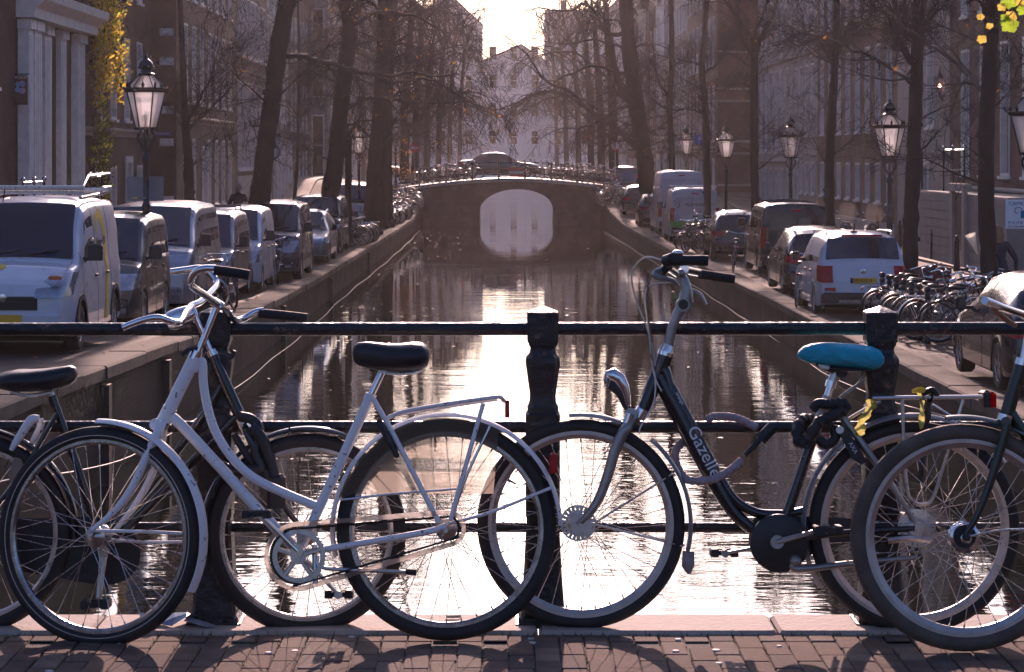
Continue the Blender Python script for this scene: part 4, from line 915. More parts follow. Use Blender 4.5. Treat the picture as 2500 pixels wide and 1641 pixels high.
class Veh:
    """built with its nose at y=0 pointing to -y, tail at y=L, wheels on z=0"""
    def __init__(v, name, label, cat, L, Wd, H, top, belt, m, tw=.84, wb=None, wr=.31, nose=.16, tail=.1, low=.22, group=None, crown=.04, bulge=.0):
        v.L, v.W, v.H, v.top, v.belt, v.m, v.tw, v.wr, v.nose, v.tail, v.low, v.crown = L, Wd, H, top, belt, m, tw, wr, nose, tail, low, crown
        v.root = thing(name, label, cat, group=group)
        v.wy = wb or (L*.2, L*.8)
        ys = sorted(set([0, .02, .06, .12]+[i*L/60 for i in range(61)]+[L-.02, L-.06]+[p[0] for p in top]+[w+d for w in v.wy for d in (-wr-.07, -wr*.9, -wr*.6, -wr*.3, 0, wr*.3, wr*.6, wr*.9, wr+.07)]))
        mb = MB(); mb.loft([v.sec(y) for y in ys], True, True)
        v.body = mb.build('body', m, v.root, .85)
        t, d = wheel_mesh(wr, .2)
        for wy in v.wy:
            for s in (-1, 1):
                o = link('wheel', t, v.root, (s*(Wd/2-.115), wy, wr)); link('rim', d, o)
        mb = MB(); mb.box((-Wd/2+.14, .25, .16), (Wd/2-.14, L-.2, .55)); mb.build('underbody', under, v.root, 0)
    def zt(v, y): return interp(y, v.top)
    def hw(v, y):
        w = v.W/2
        a = max(0, 1-y/.55); b = max(0, 1-(v.L-y)/.5)
        return w*(1-v.nose*a*a-v.tail*b*b)
    def zb(v, y):
        z = v.low+ (.05*max(0, 1-y/.3)) + .06*max(0, 1-(v.L-y)/.3)
        for w in v.wy:
            q = (v.wr+.055)**2-(y-w)**2
            if q > 0: z = max(z, v.wr+sqrt(q))
        return z
    def pts(v, y):
        """half section from sill to roof centre"""
        w, zt, zb = v.hw(y), v.zt(y), v.zb(y)
        bl = min(interp(y, v.belt), zt-.03)
        cab = max(0, min(1, (zt-bl)/.5))
        wt = lerp(w*.93, v.W/2*v.tw, cab)*(1-.25*v.tail*max(0, 1-(v.L-y)/.3))
        zm = min(.62, bl-.05)
        zm = max(zm, zb+.04)
        return [(w*.97, zb), (w*.995, zb+.03), (w, zm), (w*.985, max(bl-.1, zm+.01)), (w*.96, max(bl, zm+.02)), (lerp(w*.96, wt, .5)+.012*cab, lerp(bl, zt, .5)), (wt, zt-.10*cab-.012), (wt-.05, zt-.035*cab-.004), (wt*.6, zt+v.crown*.5), (0, zt+v.crown)]
    def sec(v, y):
        p = v.pts(y); b = [(0, v.zb(y)), ]
        return [(-x, y, z) for x, z in p[::-1]][0:]+[(x, y, z) for x, z in p[:-1]]
    def topw(v, y): p = v.pts(y); return p[6][0], p[7][1]
    def screen(v, name, ya, yb, m=None, inset=.10, off=.008, n=8, insb=None, za=0, zc=0):
        """glass laid on the sloping surface between stations ya and yb"""
        rows = []
        for i in range(n+1):
            y = lerp(ya, yb, i/n); wt = v.topw(y)[0]-lerp(inset, inset if insb is None else insb, i/n)
            # outward normal in the y-z plane
            d = .02; sl = (v.zt(min(y+d, v.L))-v.zt(max(y-d, 0)))/(min(y+d, v.L)-max(y-d, 0)); nn = Vector((-sl, 1)).normalized()
            rows.append([(wt*k/5, y+nn.x*off, v.zt(y)+v.crown*(1-(abs(wt*k/5)/v.topw(y)[0])**2*.75)+nn.y*off) for k in range(-5, 6)])
        mb = MB(); mb.loft(rows, False, False); return mb.build(name, m or car_glass, v.root, .6)
    def side(v, name, ya, yb, lo=.08, hi=.14, m=None, n=6, front_cut=0.):
        for s in (-1, 1):
            rows = []
            for i in range(n+1):
                y = lerp(ya, yb, i/n); p = v.pts(y); a, c, b = Vector(p[4]), Vector(p[5]), Vector(p[6]); f = max(0, 1-i/n*3)*front_cut
                H_ = b.y-a.y; q = []
                for t in (lo, .35, .65, 1-hi):
                    t2 = min(t, max(lo+.01, (1-hi)*(1-f)))
                    x = interp(t2, [(0,a.x),(.5,c.x),(1,b.x)])+.007; q.append((s*x, y, a.y+H_*t2))
                rows.append(q if s > 0 else q[::-1])
            mb = MB(); mb.loft(rows, False, False); mb.build(name, m or car_glass, v.root, .6)
    def blk(v, name, m, lo, hi, both=True, c=.012, parent=None):
        for s in ((-1, 1) if both else (1,)):
            x0, x1 = (lo[0], hi[0]) if s > 0 else (-hi[0], -lo[0])
            mb = MB(); mb.cbox((x0, lo[1], lo[2]), (x1, hi[1], hi[2]), c); o = mb.build(name, m, parent or v.root, .4)
        return o
    def lens(v, name, m, quad, both=True, depth=.02):
        """quad of (x, y, z) corners on the right-hand side, pushed out along its normal"""
        for s in ((-1, 1) if both else (1,)):
            q = [Vector((s*x, y, z)) for x, y, z in quad]; nn = (q[1]-q[0]).cross(q[-1]-q[0]).normalized(); c = sum(q, Vector())/len(q)
            if nn.dot(c-Vector((0, v.L/2, .8))) < 0: nn = -nn
            mid = [p.lerp(c, .06)+nn*depth for p in q]
            mb = MB(); mb.loft([[p-nn*.02 for p in q], [p+nn*depth*.6 for p in q], mid], True, True); o = mb.build(name, m, v.root, .3)
        return o
    def wrap(v, name, m, xin, z0, z1, rear=True, ylen=.25, lift=.026, slant=0.):
        e = v.L if rear else 0.
        def yz(z):
            if z <= v.zt(e): return e
            for i in range(80):
                y = e-i*.01 if rear else i*.01
                if v.zt(y) >= z: return y
            return e
        def xs(y, z): return interp(z, [(q[1], q[0]) for q in v.pts(y)[:7]])
        sg = 1 if rear else -1
        for s in (-1, 1):
            rows = []
            for k in range(4):
                z = lerp(z0, z1, k/3); ye = yz(z); yb = ye-sg*.03; w0 = xs(ye-sg*.02, z) if ye == e else xs(ye-sg*.05, z)
                zz = z
                r = [(s*lerp(xin+slant*k/3, 1, t)*w0, ye+sg*(lift+.004), zz) for t in (0, .5, .85)]+[(s*(w0+lift*.6), ye-sg*.02, zz)]
                for j in (1, 2, 3): yy = ye-sg*ylen*j/3; r.append((s*(xs(yy, z)+lift*.8), yy, zz+(.03*j/3 if k == 0 else 0)))
                rows.append(r if s*sg > 0 else r[::-1])
            mb = MB(); mb.loft(rows[::-1], False, False)
            o = mb.build(name, m, v.root, .8)
        return o
    def mirror(v, y, z, sc=1.):
        for s in (-1, 1):
            x = v.W/2*.97; mb = MB(); mb.cbox((min(s*(x+.04), s*(x+.21*sc)), y-.06, z), (max(s*(x+.04), s*(x+.21*sc)), y+.05, z+.2*sc), .03); mb.box((min(s*(x-.05), s*(x+.06)), y-.02, z), (max(s*(x-.05), s*(x+.06)), y+.03, z+.05)); o = mb.build('mirror', trim, v.root, .4)
            mb = MB(); mb.box((min(s*(x+.06), s*(x+.19*sc)), y+.051, z+.02), (max(s*(x+.06), s*(x+.19*sc)), y+.054, z+.18*sc)); mb.build('mirror_glass', car_glass, o, 0)
    def bars(v, y0, y1, zz=.06, rails=True):
        for s in (-1, 1):
            w = v.topw((y0+y1)/2)[0]-.07; mb = MB(); mb.tube(smooth_path([(s*w, y0, v.zt(y0)-.01), (s*w, y0+.12, v.zt(y0)+zz), (s*w, y1-.12, v.zt(y1)+zz), (s*w, y1, v.zt(y1)-.01)], 4), .02, 6); mb.build('roof_rail', steel, v.root)
    def seam(v, y, lo=0, hi=7):
        for s in (-1, 1):
            mb = MB(); p = v.pts(y)[lo+1:hi]; mb.tube([(s*(x+.000), y, z) for x, z in p], .004, 4)
            mb.build('door_seam', trim, v.root)
    def handles(v, *ys, z=.95):
        for y in ys:
            for s in (-1, 1):
                x = v.pts(y)[3][0]; mb = MB(); mb.cbox((min(s*(x-.02), s*(x+.03)), y-.09, z-.02), (max(s*(x-.02), s*(x+.03)), y+.09, z+.02), .008); mb.build('door_handle', trim, v.root, .4)
    def arches(v):
        for wy in v.wy:
            for s in (-1, 1):
                rr = v.wr+.06; mb = MB(); x = v.hw(wy)
                mb.loft([[(s*(x-.05), wy+q*cos(a), v.wr+q*sin(a)) for q in (rr-.012, rr+.06)]+[(s*(x+.014), wy+q*cos(a), v.wr+q*sin(a)) for q in (rr+.06, rr-.012)] for a in [pi*i/14 for i in range(15)]], True, True); mb.build('arch_trim', trim, v.root, .4)
    def place(v, x, y, z, rear=False, rz=0.):
        v.root.location = (x, y+(v.L if rear else 0), z); v.root.rotation_euler = (0, 0, (pi if rear else 0)+rz); return v
    def front(v, style='van', hl=(.42,.8,.62,.92), gz=(.58,.78), pl=None, hm=None, bump=None, wip=None):
        """grille, bumper, lamps on the nose; hl = x0, x1, z0, z1"""
        y = -.004; w = v.hw(0); x0, x1, z0, z1 = hl
        k = v.W/2
        def yn(x, z):      # nose recedes towards its corners
            return .015+.0
        v.wrap('headlight', hm or clear_lens, x0, z0, z1, False, .26)
        v.blk('grille', trim, (-k*.5, -.02, gz[0]), (k*.5, .1, gz[1]), False)
        for i in range(3):
            z = lerp(gz[0], gz[1], (i+.7)/3.4); v.blk('grille_bar', bump or trim, (-k*.48, -.034, z), (k*.48, -.018, z+.018), False, .004)
        v.blk('bumper', bump or v.m, (-w*.98, -.05, .26), (w*.98, .14, gz[0]-.035), False, .035)
        v.blk('lower_grille', under, (-k*.45, -.062, .29), (k*.45, -.04, .40), False, .006)
        v.lens('fog_lamp', clear_lens, [(k*.62, -.056, .32), (k*.78, -.056, .32), (k*.78, -.056, .40), (k*.62, -.056, .40)], depth=.008)
        if pl is not None: plate(v.root, 0, -.055, .47, 1, pl)
        mb = MB(); mb.lathe([(.06,0),(.055,-.012),(.02,-.016)], 14, (0,-.02,gz[1]-.02), 'y'); mb.build('badge', chrome, v.root)
        zc = [y_/10 for y_ in range(1, 9)]
        for s_ in (-1, 1):
            mb = MB(); mb.tube([(s_*v.topw(y_)[0]*.93, y_, v.zt(y_)+v.crown*.35) for y_ in zc if v.zt(y_) < 1.3], .004, 4); mb.build('bonnet_seam', trim, v.root)
    def wipers(v, y0, y1):
        for a, b in ((-.5, .05), (.05, .62)):
            mb = MB(); k = v.W/2; y = lerp(y0, y1, .06)
            mb.tube([(a*k, y-.03, v.zt(y)+v.crown*.6+.02), (b*k, lerp(y0, y1, .15), v.zt(lerp(y0, y1, .15))+v.crown*.8+.03)], .010, 4); mb.build('wiper', trim, v.root)
def van_top(L, H, hood, hl, wst, tail=.1, nose=.78, slope=.0):
    return [(0, nose-.10), (.05, nose), (.16, nose+.07), (hl*.6, hood-.05), (hl, hood), (wst-.06, H-.13), (wst+.02, H-.075), (wst+.35, H-.025), (wst+1., H), (L-.5, H-.01+slope), (L-.12, H-.03), (L-.03, H-.11), (L, H-.25)]
def small_van(name, label, x, y, m, H=1.86, L=4.1, Wd=1.72, hood=1.1, fa=True, rack=False, glaze=True, pl='', hlens=None, low=False, cat='van', bump=None, group='vans and cars parked on the left quay', nose=.80, hl=(.45,.9,.66,.93), wst=1.62, hl_y=.78, tw=.86):
    v = Veh(name, label, cat, L, Wd, H, van_top(L, H, hood, hl_y, wst, nose=nose), [(0,.9),(hl_y,hood-.06),(wst+.3,hood-.02),(L,hood)], m, tw, (.78, L-.72), .315, .16, .04, group=group)
    v.screen('windscreen', hl_y+.04, wst-.0, inset=.055, insb=.09); v.wipers(hl_y, wst)
    v.side('front_window', hl_y+.42, 2.05, front_cut=.75)
    if glaze: v.side('side_window', 2.15, L-1.1); v.side('rear_side_window', L-1.02, L-.3)
    v.front(hl=hl, pl=pl, hm=hlens, bump=bump, gz=(.58,.76))
    v.mirror(hl_y+.38, hood+.02, 1.15); v.handles(1.95, 2.9); v.seam(.98); v.seam(2.1); v.seam(L-1.06)
    v.place(x-Wd/2, y, zl(y)+.02)
    return v
# ---- left quay, noses towards us ----
v = small_van('parked_van', 'white delivery van with yellow swirls and roof bars, nearest on the left quay', -5.62, 31.6, P_WHITE, 2.0, 4.28, 1.80, 1.16, glaze=False, pl='', nose=.88, hl=(.55,.97,.74,1.06), wst=1.55)
v.arches()
v.blk('upper_headlight', orange_lens, (.60,-.035,.98), (.77,.05,1.03))
mb = MB()
for s in (-1, 1): mb.tube([(s*.72, .9+.8, 2.02), (s*.72, 4.0, 2.07)], .028, 6)
for y in (1.75, 2.5, 3.3, 4.0): mb.tube([(-.76, y, 2.10), (.76, y, 2.10)], .03, 6)
mb.tube([(-.76,1.72,2.16),(.76,1.72,2.16)], .035, 6); mb.tube([(.74,1.74,2.16),(.74,2.2,2.32),(.74,4.0,2.34)], .018, 5); mb.tube([(.74,3.4,2.14),(.74,4.1,2.14)], .02, 5)
mb.build('roof_rack', steel, v.root)
mb = MB(); mb.tube([(-.35,1.68,1.93),(-.33,1.72,2.13)], .008, 4); mb.ball((-.35,1.68,1.94), .03, 6, 4); mb.build('aerial', trim, v.root)
for s, pts_ in ((1, [(2.55,1.98-.1),(2.9,1.86),(3.1,1.5),(3.0,.9),(2.75,.3),(2.5,.3),(2.62,.9),(2.72,1.45)]),):
    def onside(y, z): return (interp(z, [(p[1], p[0]) for p in v.pts(y)[:8]])+.006, y, z)
    mb = MB(); n = len(pts_)
    L1 = smooth_path([(2.35,1.62,0),(2.62,1.72,0),(2.80,1.45,0),(2.78,.95,0),(2.62,.30,0)], 5); L2 = smooth_path([(2.45,1.78,0),(2.85,1.85,0),(3.02,1.5,0),(2.98,.95,0),(2.88,.30,0)], 5)
    mb.loft([[onside(a.x, a.y), onside(b.x, b.y)] for a, b in zip(L1, L2)], False, False); mb.build('yellow_swirl', yel, v.root, 0)
    mb = MB(); C = [(2.28+.10*cos(t*2*pi/20), 1.66+.13*sin(t*2*pi/20)) for t in range(21)]; C2 = [(2.28+.06*cos(t*2*pi/20), 1.66+.09*sin(t*2*pi/20)) for t in range(21)]
    mb.loft([[onside(*a), onside(*b)] for a, b in zip(C, C2)], False, False); mb.build('yellow_ring', yel, v.root, 0)
RX = Matrix.Rotation(pi/2, 4, 'Z') @ Matrix.Rotation(pi/2, 4, 'X')
text('Beheer BV', .17, ink, v.root, Matrix.Translation((.895, 2.32, 1.40)) @ RX, ext=.002)
mb = MB(); q = lambda a, r_: (-.42+r_*cos(a)*1.1, .42+.20*r_*sin(a)*2.2, 0)
for r0, r1, a0, a1 in ((.34,.26,-1.2,3.6),):
    A = [a0+(a1-a0)*i/22 for i in range(23)]
    def onh(p): return (p[0], p[1], v.zt(p[1])+v.crown*(1-(abs(p[0])/v.topw(p[1])[0])**2*.75)+.008)
    mb.loft([[onh(q(a, r0)), onh(q(a, r1))] for a in A], False, False)
mb.build('yellow_swirl', yel, v.root, 0)
plate(v.root, -.30, -.062, .47, 1, 'VF-32', w=.5)
small_van('parked_car', 'dark grey boxy car with orange lamp strips behind the white delivery van', -5.72, 38.0, P_DGREY, 1.83, 4.0, 1.66, 1.10, pl='', bump=trim, cat='car', hl=(.50,.92,.68,.93))
v = small_van('parked_van', 'silver passenger van with side windows behind the dark grey boxy car', -5.55, 43.3, P_BEIGE, 2.0, 4.9, 1.92, 1.22, pl='', nose=.9, hl=(.55,.95,.8,1.12), wst=1.75, hl_y=.72)
v = small_van('parked_van', 'small dark blue van with black roof bars behind the silver passenger van', -5.45, 48.9, P_GREY, 1.82, 4.1, 1.72, 1.08, pl='', bump=trim)
for y in (1.9, 2.9):
    mb = MB(); mb.tube([(-.72,y,1.83),(-.72,y,1.92),(.72,y,1.92),(.72,y,1.83)], .022, 5); mb.build('roof_bar', trim, v.root)
small_van('parked_van', 'small white van with black bumper next to the leaning elm', -5.32, 53.2, P_WHITE, 1.86, 4.1, 1.70, 1.10, pl='', bump=trim, glaze=False)
small_van('parked_van', 'dark blue people carrier with a sloping bonnet behind the leaning elm', -5.0, 59.8, P_NAVY, 1.91, 4.75, 1.90, 1.16, pl='', nose=.8, hl=(.5,.97,.70,.98), wst=1.9, hl_y=.92)
def car(name, label, x, y, m, rear, H=1.46, L=4.4, Wd=1.78, kind='hatch', pl=None, group='vans and cars parked on the left quay', zf=None, tails=None, rails=False):
    hood = .95
    if kind == 'hatch': tp = [(0,.55),(.04,.66),(.15,.74),(.5,.86),(1.15,hood),(1.85,H-.06),(2.3,H-.005),(2.9,H),(L-.75,H-.06),(L-.5,H-.14),(L-.14,1.02),(L-.04,.9),(L,.72)]
    elif kind == 'wagon': tp = [(0,.52),(.04,.64),(.15,.72),(.5,.83),(1.3,hood-.03),(2.05,H-.06),(2.5,H),(3.1,H),(L-.5,H-.07),(L-.32,H-.14),(L-.06,.98),(L-.03,.9),(L,.72)]
    elif kind == 'suv': tp = [(0,.6),(.04,.78),(.15,.88),(.5,.98),(1.05,hood+.12),(1.62,H-.09),(2.0,H-.02),(2.7,H),(L-.5,H-.03),(L-.24,H-.08),(L-.1,1.08),(L-.05,1.0),(L,.8)]
    else: tp = [(0,.55),(.04,.66),(.15,.72),(.5,.82),(1.35,hood-.02),(2.1,H-.06),(2.5,H),(3.0,H-.01),(3.4,H-.08),(L-.75,1.03),(L-.15,.98),(L-.03,.9),(L,.7)]
    bl = hood-.04 if kind != 'suv' else hood+.06
    v = Veh(name, label, 'car', L, Wd, H, tp, [(0,.6),(1.1,bl-.05),(L,bl+.04)], m, .74 if kind != 'suv' else .80, (.83, L-.82), .315, .2, .10, group=group)
    ws = (1.2, 1.82) if kind in ('hatch',) else (1.1, 1.6) if kind == 'suv' else (1.36, 2.03)
    v.screen('windscreen', ws[0], ws[1], inset=.07); v.wipers(*ws)
    rw = {'hatch': (L-.49, L-.17), 'wagon': (L-.32, L-.08), 'suv': (L-.23, L-.115), 'sedan': (3.42, L-.82)}[kind]
    v.screen('rear_window', rw[0], rw[1], inset=.09 if kind != 'suv' else .035)
    v.side('front_window', ws[0]+.32, ws[1]+.68, front_cut=.8); v.side('rear_side_window', ws[1]+.76, L-.95 if kind != 'suv' else L-1.15, lo=.1, hi=.16)
    if kind in ('suv', 'wagon'): v.side('quarter_window', L-1.08 if kind == 'suv' else L-.88, L-.42, lo=.1, hi=.16)
    v.front(hl=(.55,.95,.60,.78), gz=(.56,.68), pl=None if rear else '')
    v.mirror(ws[0]+.32, bl+.02, .9); v.handles(ws[1]+.55, ws[1]+1.4, z=bl-.12); v.seam(ws[0]-.08, 0, 5); v.seam(ws[1]+.72, 0, 7); v.seam(ws[1]+1.6, 0, 5)
    k = Wd/2; zt = .86 if kind != 'suv' else .92
    hw = v.hw(L)
    if kind == 'suv':
        v.wrap('tail_light', red_lens, .74, .70, 1.03, True, .26)
        v.blk('rear_bumper', trim, (-k*.93, L-.1, .30), (k*.93, L+.05, .50), False, .04)
        v.blk('skid_plate', steel, (-k*.55, L+.04, .30), (k*.55, L+.065, .36), False, .01); v.lens('rear_reflector', red_lens, [(k*.62, L+.052, .53), (k*.86, L+.03, .55), (k*.86, L+.03, .60), (k*.62, L+.052, .60)], depth=.01)
    else:
        v.wrap('tail_light', red_lens, .60, zt-.13, zt+.04, True, .30)
        v.blk('rear_bumper', m, (-k*.93, L-.12, .28), (k*.93, L+.06, .56), False, .05); v.blk('rear_valance', trim, (-k*.7, L+.04, .27), (k*.7, L+.068, .38), False, .01)
    if rear and pl is not None: plate(v.root, 0, L+(.02 if kind == 'suv' else .03), .74 if kind == 'suv' else .66, 1, pl, 1)
    if rails: v.bars(1.75, L-.6)
    v.place(x, y, zf if zf is not None else (zl if x < 0 else zr)(y)+.02, rear)
    return v
car('parked_car', 'grey estate car with round grille just before the bicycles on the left quay', -5.0-.9, 69.5, P_GREY, False, 1.5, 4.7, 1.8, 'wagon', rails=True)
small_van('parked_van', 'dark people carrier with roof rails behind the grey estate car', -5.15, 77.5, P_BLACK, 1.84, 4.6, 1.82, 1.12, pl='')
car('parked_car', 'light blue grey hatchback half hidden by the dark people carrier', -5.95-.4, 88, P_GREY, False, 1.48, 4.1, 1.72, 'hatch')
small_van('parked_van', 'silver high van with a roof box behind the bicycles on the left quay', -5.35, 98.5, P_BEIGE, 2.02, 4.9, 1.9, 1.2, pl='', wst=1.8)
car('parked_car', 'small silver car last in the row before the arch bridge', -6.2, 112, P_SILVER, False, 1.5, 3.9, 1.66, 'hatch')
small_van('parked_van', 'white van standing far off beyond the left end of the arch bridge', -8.6, 205, P_WHITE, 2.3, 5.2, 1.95, 1.3, pl='', glaze=False, group='vehicles beyond the arch bridge')
# ---- right quay, tails towards us ----
def rear_van(label, x, y, m, H, L=5., Wd=1.92, glaze=True, low=None, belt=1.2, pl='', zf=None, rack=False, group='vehicles parked on the right quay', rw=True, wr=.33):
    tp = van_top(L, H, 1.25, .75, 1.75, nose=.9); tp = tp[:-4]+[(L-.35, H-.01),(L-.1, H-.04),(L-.04, H-.12),(L, 1.0),(L+.001, .9)]
    v = Veh('parked_van', label, 'van', L, Wd, H, tp, [(0,.9),(.75,1.18),(L,belt)], m, .88, (.85, L-.85), wr, .15, .03, group=group)
    v.screen('windscreen', .8, 1.74, inset=.06)
    v.side('front_window', 1.15, 2.1, front_cut=.7)
    if glaze: v.side('side_window', 2.2, 3.3); v.side('rear_side_window', 3.4, L-.35)
    v.front(hl=(.5,.95,.78,1.08), pl=None, gz=(.58,.8)); v.mirror(1.1, 1.22, 1.2); v.seam(1.05); v.seam(2.15); v.seam(3.35); v.handles(2.0, 3.2, z=1.0)
    hw = v.hw(L); k = Wd/2
    def yr(z): return L-.04*max(0, (z-1.0)/(H-1.12))+.006
    v.wrap('tail_light', red_lens, .87, .72, 1.3, True, .10)
    if 0: v.lens('tail_light', red_lens, [(hw*.86, yr(.75)+.004, .72), (hw*.995, yr(.75), .72), (hw*.97, yr(1.25), 1.3), (hw*.86, yr(1.25)+.004, 1.3)])
    v.blk('rear_bumper', trim, (-k*.95, L-.1, .30), (k*.95, L+.09, .56), False, .04)
    for s in (-1, 1):
        xa, xb = sorted((s*.02, s*k*.80)); q = MB()
        for za, zb_ in ((.62, H-.28),):
            q.loft([[(xa, yr(za)+.006, za), (xb, yr(za)+.006, za), (xb*(.97), yr(zb_)+.006, zb_), (xa, yr(zb_)+.006, zb_)], [(xa+.03, yr(za)+.022, za+.03), (xb-.03, yr(za)+.022, za+.03), (xb*.97-.03, yr(zb_)+.022, zb_-.03), (xa+.03, yr(zb_)+.022, zb_-.03)]] if s > 0 else
                   [[(xa, yr(za)+.006, za), (xb, yr(za)+.006, za), (xb, yr(zb_)+.006, zb_), (xa*.97, yr(zb_)+.006, zb_)], [(xa+.03, yr(za)+.022, za+.03), (xb-.03, yr(za)+.022, za+.03), (xb-.03, yr(zb_)+.022, zb_-.03), (xa*.97+.03, yr(zb_)+.022, zb_-.03)]], True, True)
        d = q.build('rear_door', m, v.root, .3)
        if rw:
            q = MB(); za, zb_ = belt+.02, H-.38; q.add([(xa+.08, yr(za)+.027, za), (xb-.08, yr(za)+.027, za), (xb-.09, yr(zb_)+.027, zb_), (xa+.09, yr(zb_)+.027, zb_)], [(3,2,1,0)]); q.build('rear_window', car_glass, d, 0)
    q = MB(); q.cbox((-.09, yr(.98)+.02, .96), (.09, yr(.98)+.055, 1.02), .008); q.build('door_handle', trim, v.root, .3)
    v.blk('brake_light', red_lens, (-.14, yr(H-.2)-.0, H-.2), (.14, yr(H-.2)+.03, H-.16), False, .006)
    if pl is not None: plate(v.root, 0, L+.026, .82, 1, pl, 1)
    v.place(x, y, zf if zf is not None else zr(y)+.02, True); return v
GR = 'vehicles parked on the right quay'
v = car('parked_car', 'white off road car with yellow number plate and red tail lamps on the right quay', 7.12, 47.6, P_WHITE, True, 1.66, 4.22, 1.79, 'suv', 'KN-033-N', GR, zf=-1.66, rails=True)
mb = MB(); mb.tube([(.1,3.6,1.66),(.1,3.72,1.85)], .012, 5); mb.cbox((.04,3.55,1.64),(.16,3.68,1.70),.01); mb.build('aerial', trim, v.root, .4)
mb = MB(); mb.box((-.4, 4.22-.245, 1.60), (.4, 4.22-.20, 1.635)); mb.build('brake_light', red_lens, v.root, 0)
mb = MB(); mb.lathe([(.055,0),(.055,.014),(.04,.02),(.012,.016)], 16, (0,4.195,.915), 'y'); mb.build('badge', chrome, v.root)
for s in (-1, 1):
    mb = MB(); mb.cbox((s*.33-.2, 2.6, .9), (s*.33+.2, 2.78, 1.42), .05); mb.cbox((s*.33-.11, 2.62, 1.42), (s*.33+.11, 2.74, 1.58), .04); mb.build('seat', seat_m, v.root, .4)
car('parked_car', 'black crossover car with wide red tail lamps in front of the white off road car', 7.35, 55.0, P_BLACK, True, 1.50, 4.4, 1.80, 'hatch', None, GR, rails=True)
v = rear_van('black passenger van with dark windows and ribbed roof on the right quay', 7.85, 64.5, P_BLACK, 1.93, 4.9, 1.9, pl=None)
for i in range(7):
    mb = MB(); y = 2.2+i*.36; mb.tube([(-.62,y,1.955),(.0,y,1.99),(.62,y,1.955)], .018, 4); mb.build('roof_rib', P_BLACK, v.root)
car('parked_car', 'dark hatchback with a yellow sticker in its rear window', 7.4, 75, P_BLACK, True, 1.5, 4.1, 1.75, 'hatch', None, GR)
v = rear_van('white van with green stripe and lettering on its rear doors', 7.28, 91, P_WHITE, 2.02, 5., 1.9, False, pl=None, rw=False)
RR = Matrix.Rotation(pi, 4, 'Z') @ Matrix.Rotation(pi/2, 4, 'X')
text('VELDHUIZEN', .155, ink, v.root, Matrix.Translation((-.02, 5.03, 1.42)) @ RR, ext=.002, xs=.95, shear=.2)
text('EN', .155, grn, v.root, Matrix.Translation((-.66, 5.03, 1.42)) @ RR, ext=.002, xs=.95, shear=.2)
mb = MB(); 
for x0_, x1_ in ((.74,.66),(.66,.58),(.58,.70)): pass
mb.tube([(.78,5.03,1.60),(.74,5.03,1.36),(.69,5.03,1.56),(.65,5.03,1.34),(.60,5.03,1.58),(.585,5.03,1.36),(.70,5.03,1.29)], .014, 4); mb.build('logo', ink, v.root)
mb = MB(); mb.box((-.93,5.0,.57), (.93,5.098,.80)); mb.build('green_panel', grn, v.root, 0)
mb = MB(); mb.tube([(-.85,4.5,2.1),(.85,4.5,2.1)], .035, 6); mb.tube([(-.85,3.,2.1),(.85,3.,2.1)], .03, 6)
for s in (-.8,.8): mb.tube([(s,4.5,1.95),(s,4.5,2.1)], .02, 5); mb.tube([(s,3.,1.95),(s,3.,2.1)], .02, 5)
mb.build('roof_rack', steel, v.root)
rear_van('tall white panel van behind the lettered white van', 7.45, 100, P_WHITE, 2.62, 5.9, 1.98, False, pl=None, rw=False, belt=1.25)
car('parked_car', 'small dark car tucked in front of the tall white van', 7.15, 111, P_BLACK, True, 1.48, 4.0, 1.7, 'hatch', None, GR)
car('parked_car', 'dark hatchback with bright roof near the right end of the arch bridge', 7.0, 122, P_DGREY, True, 1.48, 4.2, 1.76, 'hatch', None, GR, zf=zr(124))
car('parked_car', 'dark blue car climbing beyond the right end of the arch bridge', 7.6, 148, P_BLUE, True, 1.5, 4.3, 1.78, 'suv', None, 'vehicles beyond the arch bridge', zf=-.62)
v = car('parked_car', 'dark car cut by the right edge of the view', 7.32, 30.6, P_BLACK, True, 1.48, 4.3, 1.8, 'hatch', None, GR)
# dark saloon crossing the arch bridge
v = car('saloon_car', 'dark saloon car seen from the side on top of the arch bridge', 0, 0, paint('glossy_dark', (.03,.03,.035), .5, .14), False, 1.44, 4.75, 1.82, 'sedan', None, 'vehicles beyond the arch bridge', zf=0)
v.root.rotation_euler = (0, 0, pi/2); v.root.location = (2.25+0, 140.5, .26)
# ---------------- railing of the bridge underfoot ----------------
YR = 7.95
rail = thing('bridge_railing', 'flaking black iron railing with square capped posts in front of the canal', 'railing', (0, YR, 0))
def sq(c, w, z, ch=.22):
    a = w*(1-ch); return [(c+sx*p, sy*q, z) for sx, sy, p, q in ((1,-1,a,w),(1,-1,w,a),(1,1,w,a),(1,1,a,w),(-1,1,a,w),(-1,1,w,a),(-1,-1,w,a),(-1,-1,a,w))]
prof = [(1538,.080),(1500,.080),(1494,.072),(1400,.062),(1262,.0525),(1256,.056),(1010,.056),(1005,.050),(992,.051),(988,.0465),(980,.0435),(965,.042),(955,.0435),(890,.0555),(880,.056),(872,.054),(862,.043),(853,.0405),(845,.042),(841,.046),(836,.0465),(832,.0505),(764,.0515),(761,.049),(747,.003)]
for px in (-290, 527, 1325, 2149, 2960):
    c = (px-CX)*YR/F; mb = MB(); rings = []
    for py, w in prof:
        z = CZ-(py-CY)*YR/F; rnd_ = 846 <= py <= 1000
        rings.append(sq(c, w, max(z, 0.010), .30 if rnd_ else .16))
    mb.loft(rings, True, True); o = mb.build('rail_post', iron, rail, .5)
    for k in range(2):
        mb = MB(); mb.box((c-.09, -.085, .0), (c+.09, .085, .016)); 
    mb.build('foot_plate', iron, o, 0)
